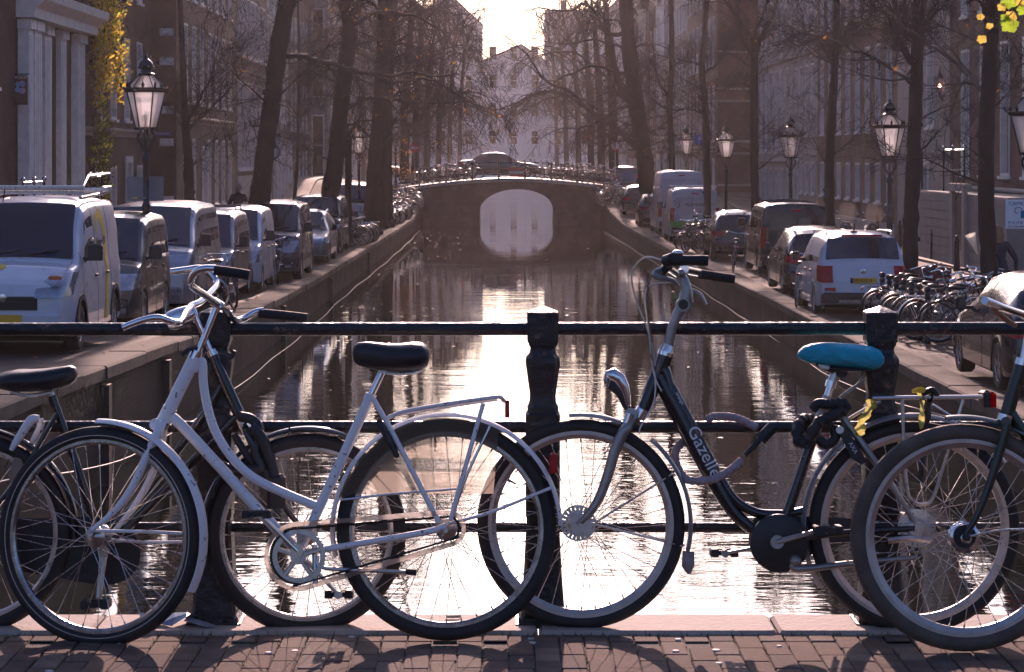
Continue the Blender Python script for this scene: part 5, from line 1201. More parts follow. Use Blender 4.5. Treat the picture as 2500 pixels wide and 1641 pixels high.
for (pl_, pr_, r_) in ((804, 802, .0215), (1042, 1043, .0195), (1287, 1288, .0165)):
    xs_ = [(px-CX)*YR/F for px in (-290, 527, 1325, 2149, 2960)]
    for a, b in zip(xs_, xs_[1:]):
        za, zb_ = [CZ-(lerp(pl_, pr_, (x*F/YR+CX)/2500)-CY)*YR/F for x in (a, b)]
        mb = MB(); n = 14; mb.tube([(lerp(a+.04, b-.04, i/n), .0, lerp(za, zb_, i/n)) for i in range(n+1)], [r_*R.uniform(.985, 1.015) for _ in range(n+1)], 14); mb.build('rail', iron, rail)

# ---------------- bicycles at the railing ----------------
worn_rim = mat('worn_chrome_rim', (.42,.41,.40), .26, 1., .3, 30)
class Bike:
    """bicycle drawn in its own plane; p(px, py, w) gives the local point that sits w behind that plane"""
    def __init__(b, name, label, y0, lean, group=None, z0=0.0, px0=1225):
        b.y0, b.lean, b.z0 = y0, lean, z0; b.x0 = (px0-CX)*y0/F
        b.root = thing(name, label, 'bicycle', (b.x0, y0, z0), 0, group); b.root.rotation_euler = (-lean, 0, 0)
        b.Ri = Matrix.Rotation(lean, 3, 'X'); b.s = F/y0
    def p(b, px, py, w=0.):
        o = b.Ri @ (Vector((0,0,CZ))-Vector((b.x0, b.y0, b.z0))); d = b.Ri @ Vector(((px-CX)/F, 1, (CY-py)/F))
        t = (w-o.y)/d.y; return o+d*t
    def P(b, pts): return [b.p(*q) for q in pts]
    def tube(b, name, pts, r, m, n=10, parent=None, sm=5, flat=1.):
        q = b.P(pts); rr = r
        if sm and len(q) > 2:
            q2 = smooth_path(q, sm)
            if isinstance(r, (list, tuple)): rr = [lerp(r[min(i//sm, len(r)-1)], r[min(i//sm+1, len(r)-1)], (i % sm)/sm) for i in range(len(q2))]
            q = q2
        mb = MB(); mb.tube(q, rr, n, True, flat); return mb.build(name, m, parent or b.root)
    def wheel(b, px, py, w, Rr, yaw=0., tyre=rubber, tr=.0215, rim_m=worn_rim, rim_w=.022, spokes=36, hub=(.02,.05), hub_m=steel, tilt=0., valve=1.1, seed=0, rim_d=.019, line=None):
        rnd = random.Random(seed); M = Matrix.Translation(b.p(px, py, w)) @ Matrix.Rotation(yaw, 4, 'Z') @ Matrix.Rotation(tilt, 4, 'Y')
        mb = MB(); mb.ring(Rr-tr, [(tr*cos(t), tr*sin(t)) for t in [2*pi*k/10 for k in range(10)]], 72); mb.xf(M); t_ = mb.build('wheel', tyre, b.root, 1.2)
        ro = Rr-2*tr+.006
        mb = MB(); h = rim_w/2; mb.ring(ro, [(0,-h),(0,h),(-.012,h),(-rim_d,h*.45),(-rim_d,-h*.45),(-.012,-h)], 72); mb.xf(M); mb.build('rim', rim_m, t_, .5)
        if line:
            mb = MB(); mb.ring(Rr-tr*1.35, [(0,-tr*.97),(.003,-tr*.95),(.003,-tr*.85),(0,-tr*.85)], 72); mb.xf(M); mb.build('reflective_line', line, t_)
        mb = MB(); hr, hw = hub; ri = ro-rim_d
        for k in range(spokes):
            side = -1 if k % 2 else 1; a = 2*pi*k/spokes+rnd.uniform(-.01,.01); off = (.95 if (k//2) % 2 else -.95)
            A = Vector((hr*1.5*cos(a+off), side*hw*.55, hr*1.5*sin(a+off))); B = Vector((ri*cos(a), side*.004, ri*sin(a)))
            mb.tube([A, B], .00125, 4, False)
            C = B.lerp(A, .035); mb.tube([B, C], .0028, 4, False)
        mb.xf(M); mb.build('spokes', spoke_m, t_)
        mb = MB(); mb.lathe([(hr*.35,-hw-.02),(hr*.4,-hw),(hr*.55,-hw+.004),(hr*1.7,-hw*.58),(hr*1.7,-hw*.5),(hr,-hw*.42),(hr,hw*.42),(hr*1.7,hw*.5),(hr*1.7,hw*.58),(hr*.55,hw-.004),(hr*.35,hw+.02)], 16, ax='y'); mb.xf(M); mb.build('hub', hub_m, t_)
        mb = MB(); a = valve; mb.tube([Vector((q*cos(a), 0, q*sin(a))) for q in (ri+.002, ri-.03)], .0035, 5); mb.xf(M); mb.build('valve', trim, t_)
        return M
    def fender(b, M, Rf, a0, a1, m, wid=.052, name='mudguard', arc=.012, n=44, flare=0.):
        mb = MB(); k = 7
        out = [(arc*(1-(2*i/(k-1)-1)**2), wid*(i/(k-1)-.5)) for i in range(k)]; inn = [(d-.002, y) for d, y in out[::-1]]
        mb.ring(Rf, out+inn, n, a0, a1); mb.xf(M); return mb.build(name, m, b.root, .8)
    def saddle(b, name, outline, wid, m, nose_left=True, wprof=None, parent=None, n=22):
        """outline: (px, py_top, py_bottom) along the length"""
        rings = []
        for i, (px, pt, pb) in enumerate(outline):
            t = i/(len(outline)-1); w = interp(t, wprof)*wid/2
            T_, B_ = b.p(px, pt), b.p(px, pb); hgt = T_.z-B_.z
            rings.append([(lerp(T_.x, B_.x, (1-sin(a))/2), w*(abs(cos(a))**.75)*(1 if cos(a) > 0 else -1), B_.z+hgt*(.5+.5*sin(a)*(abs(sin(a))**-.25 if abs(sin(a)) > .01 else 1))) for a in [2*pi*k/n for k in range(n)]])
        mb = MB(); mb.loft(rings, True, True); return mb.build(name, m, parent or b.root, 1.3)
    def crank(b, px, py, ex, ey, w, m, r=.011, ped=True, pw=-.09, pm=None, name='crank', plen=.085):
        mb = MB(); a, c = b.p(px, py, w), b.p(ex, ey, w*1.25); mb.tube([a, a.lerp(c,.5), c], [r*1.35, r, r*.85], 10, True, .6); mb.lathe([(r*1.7,-.012),(r*1.7,.012)], 12, a, 'y'); mb.lathe([(r*1.2,-.01),(r*1.2,.01)], 12, c, 'y'); o = mb.build(name, m, b.root)
        if ped:
            s = -1 if w < 0 else 1; mb = MB(); mb.cbox((c.x-.045, min(c.y, c.y+s*plen), c.z-.013), (c.x-.02, max(c.y, c.y+s*plen), c.z+.013), .004); mb.cbox((c.x+.02, min(c.y, c.y+s*plen), c.z-.013), (c.x+.045, max(c.y, c.y+s*plen), c.z+.013), .004)
            mb.box((c.x-.02, c.y+s*plen*.15-.004, c.z-.008), (c.x+.02, c.y+s*plen*.15+.004, c.z+.008)); mb.box((c.x-.02, c.y+s*plen*.9-.004, c.z-.008), (c.x+.02, c.y+s*plen*.9+.004, c.z+.008)); mb.tube([c, c+Vector((0,s*plen,0))], .006, 6)
            mb.build('pedal', pm or trim, b.root, .4)
        return o
    def ball(b, name, px, py, w, r, m, sc=(1,1,1)):
        mb = MB(); mb.ball(b.p(px,py,w), r, 12, 8, sc); return mb.build(name, m, b.root)
def b1(*L): return [(x/3.125, 600+y/3.125)+tuple(r) for x, y, *r in L]
def b2(*L): return [(x/2.4375, 1000+y/2.4375)+tuple(r) for x, y, *r in L]
def b3(*L): return [(600+x/1.857, 800+y/1.857)+tuple(r) for x, y, *r in L]
def b4(*L): return [(1200+x/1.857, 800+y/1.857)+tuple(r) for x, y, *r in L]
def b5(*L): return [(1500+x/2.84, 550+y/2.84)+tuple(r) for x, y, *r in L]
def b6(*L): return [(1850+x/1.857, 800+y/1.857)+tuple(r) for x, y, *r in L]
def v1(*L): return [(x/3.472, 450+y/3.472)+tuple(r) for x, y, *r in L]
def c3b(*L): return [(1200+x/3.125, 400+y/3.125)+tuple(r) for x, y, *r in L]
chipped = white_bike

# ---- black bicycle behind the white one, facing right ----
B = Bike('black_bicycle', 'worn black bicycle with full chain case and vinyl saddle leaning behind the white bicycle', 7.87, radians(1.5), px0=400)
M = B.wheel(749, 1303, .0, .325, radians(8), rubber, .023, steel, seed=2, valve=2.0); B.fender(M, .338, radians(100), radians(196), black_bike); B.fender(M, .338, radians(62), radians(99), black_bike)
M2 = B.wheel(-69, 1302, .0, .325, 0, rubber, .023, steel, seed=3); B.fender(M2, .338, radians(-5), radians(200), black_bike)
B.tube('head_tube', [(518,866),(597,1040)], .0195, black_bike, 14)
B.tube('fork', [(598,1035,.0),(606,1062,-.05),(640,1135,-.052),(690,1230,-.052),(735,1288,-.05),(749,1303,-.05)], [.013,.013,.012,.010,.008,.007], black_bike)
B.tube('fork', [(598,1035,.0),(606,1062,.05),(640,1135,.052),(690,1230,.052),(735,1288,.05),(749,1303,.05)], [.013,.013,.012,.010,.008,.007], black_bike)
B.tube('fork_crown', [(590,1028),(603,1056)], .022, chrome, 12, sm=0)
B.tube('stem', [(518,866),(466,747)], .0115, chrome, 12); B.tube('headset', [(520,868),(514,855)], .021, chrome, 14); B.tube('headset', [(593,1032),(588,1020)], .022, chrome, 14)
B.tube('handlebar', v1((1620,1030,0),(1700,995,.06),(1800,900,.18),(1836,835,.25),(1790,765,.27),(1700,712,.27),(1580,725,.27),(1445,742,.26)), .0112, chrome, 12)
B.tube('handlebar', v1((1620,1030,0),(1570,1095,-.08),(1530,1165,-.2),(1460,1168,-.25),(1340,1130,-.27),(1200,1155,-.27),(1040,1215,-.27)), .0112, chrome, 12)
B.tube('down_tube', [(585,1010),(427,1172),(254,1345)], .0145, black_bike); B.tube('top_tube', [(548,930),(500,1010),(380,1170),(300,1262),(238,1290)], .0125, black_bike)
B.tube('seat_tube', [(254,1345),(185,1130),(126,966)], .0145, black_bike); B.tube('seat_post', [(132,985),(112,938)], .0125, steel)
B.tube('seat_stay', [(140,1010,-.03),(35,1180,-.05),(-69,1302,-.06)], .008, black_bike); B.tube('seat_stay', [(140,1010,.03),(35,1180,.05),(-69,1302,.06)], .008, black_bike)
B.tube('chain_stay', [(254,1345,.03),(-69,1302,.06)], .010, black_bike)
B.saddle('saddle', [(2,928,935),(10,908,950),(40,903,956),(75,902,957),(110,900,955),(150,895,948),(172,892,940),(184,897,930),(188,908,920)], .2, leather, wprof=[(0,.55),(.1,.85),(.3,1),(.55,.6),(.8,.32),(1,.16)])
B.tube('saddle_spring', [(25,957,-.06),(70,966,-.04),(128,958,-.02)], .006, steel, 6); B.tube('saddle_spring', [(25,957,.06),(70,966,.04),(128,958,.02)], .006, steel, 6)
cc = smooth_path([Vector((x,y,0)) for x, y in [(20,1268),(80,1266),(180,1262),(262,1264),(318,1290),(342,1345),(330,1395),(285,1425),(230,1426),(150,1412),(70,1398),(24,1388),(14,1330)]], 5, True)
mb = MB(); mb.loft([[B.p(q.x,q.y,.0) for q in cc], [B.p(q.x,q.y,.03) for q in cc]], True, True); mb.build('chain_case', mat('black_chain_case', (.018,.018,.022), .4, 0, .3, 8, bump=.1), B.root, .5)
B.crank(254,1345,240,1468,-.07,steel)
B.tube('wheel_lock', b1((300,1320,-.03),(240,1330,-.03),(180,1410,-.03),(120,1500,-.03),(85,1560,-.03)), [.012,.016,.014,.012,.008], white_bike); B.tube('wheel_lock', b1((300,1320,.04),(310,1380,.04),(270,1460,.04),(225,1540,.04)), [.012,.014,.012,.007], white_bike)
mb = MB(); q_ = B.P(b2((85,285,-.02),(130,290,-.02),(135,400,-.02),(85,480,-.02),(45,390,-.02))); mb.loft([q_, [p+Vector((0,.006,0)) for p in q_]], True, True); mb.build('skirt_flap', mat('tan_flap', (.35,.25,.19), .7, 0, .2, 15), B.root, 0)
mb = MB(); c = B.p(441,775,-.0); mb.lathe([(.02,.05),(.03,.03),(.034,0),(.034,-.03),(.028,-.045)], 14, (0,0,0)); mb.xf(Matrix.Translation(c) @ Matrix.Rotation(radians(70),4,'Y')); mb.build('headlight', chrome, B.root); B.tube('headlight_bracket', [(455,783),(492,800)], .006, trim)
for r_, pts in ((.017, b2((1310,330,-.06),(1400,370,-.07),(1480,360,-.07),(1555,345,-.06),(1520,250,-.05),(1540,120,-.04),(1500,60,-.03),(1420,40,-.03))), (.02, b3((20,450,-.05),(70,500,-.05),(110,600,-.05),(130,690,-.05),(135,790,-.05)))):
    B.tube('lock_cable', pts, r_, plastic, 10)
mb = MB(); q0 = B.p(*b3((140,740,-.05))[0]); mb.cbox((q0.x-.03,q0.y-.025,q0.z-.055), (q0.x+.03,q0.y+.02,q0.z+.055), .012); mb.build('lock_body', plastic, B.root, .4)
B.tube('pump', [(570,1060,-.05),(640,1170,-.05)], .012, trim)
B.tube('brake_lever', v1((1900,1440,-.02),(1980,1450,-.04),(1960,1405,-.05)), .006, trim, 6)

# ---- white bicycle, facing left ----
WB = Bike('white_bicycle', 'chipped white step through bicycle with chrome bars and black saddle, front wheel turned', 7.66, radians(5), px0=700)
B = WB
M = B.wheel(241, 1309, .0, .348, radians(-16), rubber, .0225, worn_rim, seed=5, valve=.5, line=mat('reflex_line', (.5,.42,.36), .35)); B.fender(M, .360, radians(-27), radians(91), white_bike, .058)
M2 = B.wheel(1090, 1292, .0, .350, 0, rubber, .0225, worn_rim, seed=6, valve=1.7); B.fender(M2, .3585, radians(2), radians(194), white_bike, .06)
B.tube('head_tube', b1((1494,838),(1240,1355)), .0215, white_bike, 16)
B.tube('lug', b1((1502,850),(1455,945)), .0235, white_bike, 16); B.tube('lug', b1((1300,1235),(1236,1362)), .0235, white_bike, 16)
B.tube('top_tube', [(482,880),(494,886),(497,940),(508,1000),(530,1062),(572,1124),(622,1168),(690,1202),(772,1236)], .0145, white_bike, 12)
B.tube('down_tube', [(404,1010),(440,1036),(533,1136),(628,1242),(726,1344)], .0175, white_bike, 12)
B.tube('seat_tube', [(733,1340),(820,1152),(905,966)], .0158, white_bike, 12); B.tube('seat_lug', [(900,978),(906,962)], .019, white_bike, 12)
B.tube('seat_post', [(906,966),(941,893)], .0128, chrome, 12)
for w in (-.028, .028):
    B.tube('chain_stay', [(728,1350,w*.6),(800,1340,w*1.3),(1031,1301,w*2),(1090,1284,w*2.2)], .0105, white_bike)
    B.tube('seat_stay', [(912,975,w*.7),(960,1060,w*1.6),(1040,1215,w*2),(1072,1275,w*2.2)], .0085, white_bike)
    B.tube('rack_strut', [(1180,985,w*1.8),(1150,1090,w*2.2),(1100,1270,w*2.4)], .0075, white_bike)
    B.tube('mudguard_stay', [(1098,1278,w*1.8),(1200,1250,w*1.3),(1348,1190,w)], .0052, white_bike)
B.tube('mudguard_stay', [(831,1221,-.033),(960,1206,-.05),(1114,1194,-.055)], .0038, chrome)
B.tube('rack_stay', [(1197,1040,-.05),(1140,1160,-.06),(1105,1262,-.06)], .0045, chrome)
for w in (-.055, .055):
    B.tube('rack', [(948,1020,w*.55),(990,1004,w),(1100,985,w),(1185,973,w),(1218,969,w*.9),(1230,978,w*.5)], .0065, white_bike)
for px in (1035, 1085, 1135, 1180): B.tube('rack_slat', [(px,997-(px-1035)*.155,-.055),(px,997-(px-1035)*.155,.055)], .0045, white_bike)
B.tube('rack_slat', [(950,1016,-.03),(1100,992,-.018),(1215,975,-.02)], .005, white_bike); B.tube('rack_end', [(1230,978,-.028),(1232,980,.028)], .0065, white_bike)
mb = MB(); c = B.p(1239,1000); mb.cbox((c.x-.008,c.y-.04,c.z-.025),(c.x+.006,c.y+.04,c.z+.03),.004); mb.build('rear_reflector', red_lens, B.root, .4)
mb = MB(); c = B.p(1351,1128,0); mb.cbox((c.x-.012,c.y-.02,c.z-.035),(c.x+.012,c.y+.02,c.z+.03),.006); mb.build('tail_light', red_lens, B.root, .4)
B.saddle('saddle', [(861,858,868),(864,844,884),(875,836,893),(895,834,899),(920,836,905),(950,839,909),(980,838,911),(1005,835,911),(1030,836,907),(1043,845,895),(1048,858,880)], .21, leather, wprof=[(0,.15),(.1,.26),(.3,.36),(.5,.6),(.72,1),(.9,.9),(1,.45)])
B.tube('saddle_rail', [(925,905,-.02),(950,912,-.03),(1000,912,-.045),(1025,905,-.05)], .005, steel, 6); B.tube('saddle_rail', [(925,905,.02),(950,912,.03),(1000,912,.045),(1025,905,.05)], .005, steel, 6)
B.tube('saddle_clamp', [(942,900,-.03),(942,900,.03)], .012, steel, 10)
# fork, stays of the turned front wheel
B.tube('fork', [(397,1028,0),(388,1050,-.055),(361,1107,-.056),(328,1180,-.056),(295,1230,-.056),(262,1264,-.056),(224,1294,-.056)], [.016,.015,.014,.0125,.011,.009,.007], white_bike, 12)
B.tube('fork', [(397,1028,0),(396,1066,.05),(386,1119,.056),(357,1188,.056),(318,1250,.056),(271,1306,.056)], [.016,.014,.013,.0115,.010,.008], white_bike, 12)
B.tube('fork_crown', [(378,1036,-.04),(402,1040,.04)], .019, white_bike, 12, sm=0)
B.tube('mudguard_stay', [(224,1296,-.05),(340,1298,-.045),(474,1304,-.03)], .0055, white_bike); B.tube('mudguard_stay', [(270,1318,.05),(360,1324,.04),(450,1323,.03)], .005, white_bike)
B.tube('headset', b1((1512,805),(1480,865)), .0225, chrome, 16); B.tube('headset', b1((1262,1345),(1240,1385)), .022, chrome, 16)
B.tube('brake_lever', v1((1690,1385,0),(1600,1400,-.02),(1545,1450,-.03)), .007, trim, 6); B.tube('brake_lever', v1((1880,1440,.0),(1960,1470,-.03),(1990,1410,-.04)), .006, trim, 6)
B.tube('stem', v1((1660,1480,0),(1850,1010,0)), .0118, chrome, 14); B.tube('stem_clamp', v1((1800,995,0),(1880,1045,0)), .017, chrome, 12)
B.tube('handlebar', v1((1860,1025,0),(1760,955,-.08),(1640,875,-.19),(1610,835,-.24),(1650,755,-.27),(1720,715,-.28),(1830,713,-.28)), [.0112]*7, chrome, 14)
B.tube('handlebar', v1((1860,1025,0),(1920,1075,.07),(1990,1148,.2),(2060,1140,.26),(2160,1085,.28),(2240,1070,.28)), .0112, chrome, 14)
B.tube('grip', v1((1815,728,-.28),(1990,750,-.28),(2115,772,-.28)), .0155, rubber, 16); B.tube('grip', [(632,765,.28),(690,770,.28),(751,777,.28)], .0155, rubber, 16)
B.tube('brake_cable', v1((1840,790,-.1),(1920,860,-.12),(1935,960,-.1),(1890,1040,-.02)), .0026, spoke_m, 6)
# transmission
mb = MB(); c = B.p(729,1358,-.055); n_ = 42
pr = [((.083 if k % 2 else .088)*cos(2*pi*k/(2*n_)), (.083 if k % 2 else .088)*sin(2*pi*k/(2*n_))) for k in range(2*n_)]; inn = [(.068*cos(2*pi*k/(2*n_)), .068*sin(2*pi*k/(2*n_))) for k in range(2*n_)]
mb.loft([[(c.x+x, c.y, c.z+z) for x, z in pr], [(c.x+x, c.y+.004, c.z+z) for x, z in pr], [(c.x+x, c.y+.004, c.z+z) for x, z in inn], [(c.x+x, c.y, c.z+z) for x, z in inn], [(c.x+x, c.y, c.z+z) for x, z in pr]], True, False)
for k in range(5): a = 2*pi*k/5+.3; mb.tube([(c.x+.018*cos(a), c.y+.001, c.z+.018*sin(a)), (c.x+.072*cos(a), c.y+.001, c.z+.072*sin(a))], .008, 6)
mb.lathe([(.026,-.012),(.026,.03)], 16, c, 'y'); mb.build('chainring', steel, B.root, .5)
def stad(x0, z0, r0, x1, z1, r1, n=18):
    a = atan2(z1-z0, x1-x0); L_ = []
    for k in range(n+1): t = a+pi/2+pi*k/n; L_.append((x0+r0*cos(t), z0+r0*sin(t)))
    for k in range(n+1): t = a-pi/2+pi*k/n; L_.append((x1+r1*cos(t), z1+r1*sin(t)))
    return L_
hubp = B.p(1093,1290,-.05)
O, I = stad(c.x, c.z, .108, hubp.x, hubp.z, .058), stad(c.x, c.z, .094, hubp.x, hubp.z, .0445)
mb = MB(); mb.loft([[(x, c.y-.014, z) for x, z in O], [(x, c.y+.016, z) for x, z in O], [(x, c.y+.016, z) for x, z in I], [(x, c.y-.014, z) for x, z in I], [(x, c.y-.014, z) for x, z in O]], True, False)
mb.build('chain_guard', clearmat('cloudy_plastic', (.6,.59,.58), .15, .38, (.96,.93,.9)), B.root, .5)
ch = stad(c.x, c.z, .086, hubp.x, hubp.z, .036, 24); mb = MB(); ch = smooth_path([Vector((x, c.y+.002, z)) for x, z in ch], 2, True); mb.tube(ch+[ch[0]], [.0045 if k % 2 else .0032 for k in range(len(ch)+1)], 5, False); mb.build('chain', mat('greasy_chain', (.05,.045,.04), .4, .8), B.root)
B.crank(726,1344,632,1252,-.085,chrome,.012); B.crank(726,1346,826,1452,.07,steel,.011)
B.tube('kickstand', [(775,1358,-.04),(783,1385,-.045),(880,1392,-.05),(1000,1397,-.055)], .0065, steel); B.tube('kickstand_tip', [(990,1396,-.055),(1016,1398,-.056)], .010, rubber)
B.tube('kickstand_plate', [(768,1330,-.03),(770,1425,-.045)], .009, steel)
B.tube('wheel_lock', b3((598,425,-.045),(640,490,-.05),(690,590,-.05)), [.021,.019,.012], plastic, 12, flat=.6)
# cloudy skirt guard over the rear wheel
for w in (-.034,):
    cen = B.p(1090,1292,w); mb = MB(); rows = []
    for i in range(21):
        a = radians(62+ (176-62)*i/20); q = []
        for k in range(7):
            t = k/6; ro_ = .352; zi = B.p(1000,1215,w).z-cen.z
            pt = Vector((ro_*cos(a), 0, ro_*sin(a))); inner = Vector((pt.x*.9+.0, 0, zi+ .012)) if pt.z > zi else pt
            q.append(cen+pt.lerp(inner, t))
        rows.append(q)
    mb.loft(rows, False, False); mb.build('skirt_guard', clearmat('smoky_plastic', (.55,.52,.50), .2, .25, (.8,.72,.62)), B.root, .8)

# ---- black bicycle with the blue saddle cover, facing left ----
GB = Bike('city_bicycle', 'black city bicycle with a blue saddle cover and white lettering on its frame', 7.84, radians(4), px0=1830)
B = GB
sil = mat('silver_fork_paint', (.34,.33,.31), .38, .7, .25, 12); rim_al = mat('dull_alloy_rim', (.5,.46,.43), .42, .9, .15, 20)
M = B.wheel(1418, 1279, .0, .338, radians(-3), rubber, .021, rim_al, seed=8, rim_w=.028, valve=2.6, rim_d=.026); grey_fd = mat('grey_mudguard', (.30,.29,.29), .35, .3, .2, 60)
B.fender(M, .352, radians(-14), radians(50), grey_fd, .052); B.fender(M, .349, radians(68), radians(96), grey_fd, .052)
M2 = B.wheel(2232, 1287, .0, .343, 0, rubber, .021, rim_al, seed=9, rim_w=.028, valve=2.2, hub=(.03,.05), rim_d=.026); B.fender(M2, .358, radians(35), radians(212), grey_fd, .052)
B.tube('mud_flap', [(1681,1345),(1680,1380),(1683,1402)], [.02,.022,.006], grey_fd, 10, flat=.3)
B.tube('front_mudguard_tip', [(1412,1008),(1440,1012),(1470,1016)], [.006,.012,.014], grey_fd, 8, flat=.5)
for w in (-.055, .055):
    B.tube('fork', [(1545,1020,w*.6),(1530,1045,w),(1518,1062,w),(1501,1101,w),(1482,1166,w),(1460,1222,w),(1434,1258,w),(1410,1281,w)], [.012,.018,.019,.018,.017,.0155,.0135,.011], sil, 12)
B.tube('fork_crown', [(1540,1012,-.04),(1552,1018,.04)], .022, sil, 12, sm=0); B.tube('suspension_tube', [(1538,1010,-.05),(1522,1056,-.05)], .0135, chrome, 12); B.tube('suspension_tube', [(1538,1010,.05),(1522,1056,.05)], .0135, mat('brass', (.5,.33,.12), .3, 1.), 12)
B.tube('lower_headset', [(1558,1020),(1578,985)], .0235, chrome, 16)
B.tube('head_tube', [(1571,1000),(1626,862)], .0245, black_bike, 16); B.tube('upper_headset', [(1623,868),(1626,858),(1632,842)], [.027,.0265,.019], chrome, 16)
B.tube('down_tube', [(1606,915),(1640,980),(1700,1095),(1752,1190),(1795,1255),(1850,1300),(1897,1322)], [.024,.027,.027,.024,.021,.02,.02], black_bike, 14)
B.tube('top_tube', [(1616,905),(1660,985),(1720,1100),(1765,1180),(1798,1225),(1850,1253),(1912,1257)], [.017,.0175,.0175,.0165,.016,.016,.016], black_bike, 12)
B.tube('frame_gusset', [(1596,930),(1618,900),(1640,975)], .022, black_bike, 12)
B.tube('seat_tube', [(1900,1316),(1942,1195),(1985,1069)], .0175, black_bike, 12); B.tube('seat_tube_upper', [(1985,1069),(2013,990),(2022,968)], .0172, sil, 12)
B.tube('reflex_band', [(1983,1076),(1988,1062)], .0182, yel, 12, sm=0)
B.tube('seat_post', [(2018,978),(2032,935),(2036,925)], .0145, chrome, 12); B.tube('suspension_post', [(2030,938),(2046,893)], .0172, steel, 14); B.tube('post_collar', [(2028,946),(2032,930)], .021, chrome, 14)
for w in (-.028, .028):
    B.tube('seat_stay', [(2046,1005,w*.8),(2095,1070,w*1.5),(2145,1140,w*2),(2190,1205,w*2.1),(2234,1278,w*2.1)], [.0135,.013,.0115,.0095,.008], sil if w < 0 else black_bike, 10)
    B.tube('chain_stay', [(1897,1322,w),(2050,1302,w*1.6),(2234,1290,w*2.1)], .0105, black_bike)
B.tube('frame_bracket', [(1895,1262,0),(1965,1246,0)], .013, black_bike)
cov = mat('blue_saddle_cover', (.008,.36,.50), .55, 0, .25, 7, bump=1., bsc=26, stretch=(1,.4,1.6))
B.saddle('saddle_cover', [(1947,864,870),(1951,855,876),(1962,846,882),(1982,839,888),(2010,836,893),(2040,836,897),(2070,838,901),(2100,841,904),(2125,845,905),(2140,852,899),(2147,864,892),(2149,872,882)], .25, cov, wprof=[(0,.1),(.08,.22),(.25,.33),(.45,.6),(.65,.95),(.82,1),(.95,.75),(1,.3)])
B.saddle('saddle_base', [(1990,884,895),(2020,889,910),(2050,893,908),(2090,898,908),(2120,898,905)], .19, plastic, wprof=[(0,.3),(.4,.5),(.7,1),(1,.8)])
rag = mat('pale_lining', (.75,.68,.58), .8, 0, .2, 20)
B.saddle('cover_lining', [(1990,886,892),(2003,888,902),(2018,889,906),(2034,892,903)], .1, rag, wprof=[(0,.5),(.5,1),(1,.6)])
B.tube('cover_string', b5((1745,1010,.02),(1720,1080,.01),(1650,1140,-.03),(1590,1175,-.05),(1545,1200,-.05)), .003, rope_m, 6); B.tube('cover_string', b5((1730,1015,.03),(1690,1095,.0),(1620,1145,-.03),(1560,1190,-.05)), .003, rope_m, 6)
mb = MB(); c0 = B.p(2053,908,0); mb.lathe([(.02,-.02),(.02,.02)], 14, c0, 'y'); mb.build('saddle_clamp', plastic, B.root)
# bars and controls
B.tube('stem', [(1629,846),(1640,805),(1654,768),(1668,745)], [.0165,.0165,.0175,.02], sil, 14)
mb = MB(); c0 = B.p(1667,744,0); mb.lathe([(.0225,-.026),(.0225,.026)], 20, c0, 'y'); o = mb.build('stem_joint', sil, B.root); mb = MB(); mb.lathe([(.0165,-.0275),(.0165,-.0262)], 18, c0, 'y'); mb.build('joint_cap', plastic, B.root)
B.tube('stem_neck', [(1668,740),(1672,710),(1664,688),(1656,668)], [.019,.016,.014,.016], sil, 12)
B.tube('handlebar', c3b((1430,850,0),(1400,830,-.06),(1345,790,-.14),(1320,760,-.22),(1340,735,-.27),(1400,728,-.29)), .0115, chrome, 12)
B.tube('handlebar', c3b((1430,850,0),(1470,830,.08),(1520,815,.18),(1560,830,.25),(1600,845,.28)), .0115, chrome, 12)
B.tube('grip', c3b((1350,725,-.29),(1400,735,-.29),(1500,738,-.29),(1600,738,-.29),(1652,740,-.29)), [.018,.019,.016,.0175,.0165], rubber, 16)
B.tube('grip', c3b((1575,840,.28),(1650,850,.28),(1760,868,.28),(1855,882,.28)), [.017,.0155,.016,.0165], rubber, 16)
B.tube('grip_shifter', c3b((1330,745,-.27),(1380,730,-.29)), .0215, plastic, 14); B.ball('bell', *c3b((1420,680,-.29))[0], .014, chrome, (1.4,1,.7))
B.tube('brake_lever', c3b((1340,790,-.24),(1250,835,-.26),(1290,870,-.27),(1380,890,-.27),(1430,935,-.26)), [.010,.012,.010,.008,.006], sil, 8); B.tube('brake_lever', c3b((1360,770,-.24),(1300,830,-.25)), .014, plastic, 10)
B.tube('brake_lever', c3b((1435,835,.02),(1480,880,.0),(1515,970,.0),(1535,1060,.0)), [.016,.013,.010,.005], sil, 10, flat=.6); B.ball('lever_pivot', *c3b((1445,838,-.01))[0], .016, sil)
B.tube('brake_lever', c3b((1530,965,.24),(1590,1000,.24),(1640,1075,.24)), [.008,.009,.005], sil, 8)
B.tube('clamp_block', c3b((1470,800,.06),(1565,820,.22)), .017, chrome, 10)
B.tube('brake_cable', c3b((1300,735,-.26),(1180,712,-.2),(1085,790,-.15),(1070,890,-.12),(1110,1060,-.08),(1190,1260,-.05),(1230,1420,-.04),(1245,1540,-.035)), .0032, rag, 6)
B.tube('brake_cable', c3b((1400,908,0),(1260,912,-.02),(1185,950,-.03),(1170,1060,-.04),(1200,1280,-.04),(1215,1450,-.04)), .0028, rag, 6)
B.tube('brake_cable', c3b((1230,835,-.26),(1195,930,-.18),(1190,1100,-.08),(1215,1330,-.045),(1240,1560,-.04)), .003, mat('brown_cable', (.25,.19,.13), .5), 6)
B.tube('brake_cable', [(1592,890,-.04),(1600,930,-.04),(1595,985,-.04),(1565,1040,-.06),(1560,1060,-.06)], .0028, rag, 6); B.tube('brake_cable', [(1590,880,-.04),(1600,925,-.04),(1615,955,-.035)], .0028, rag, 6)
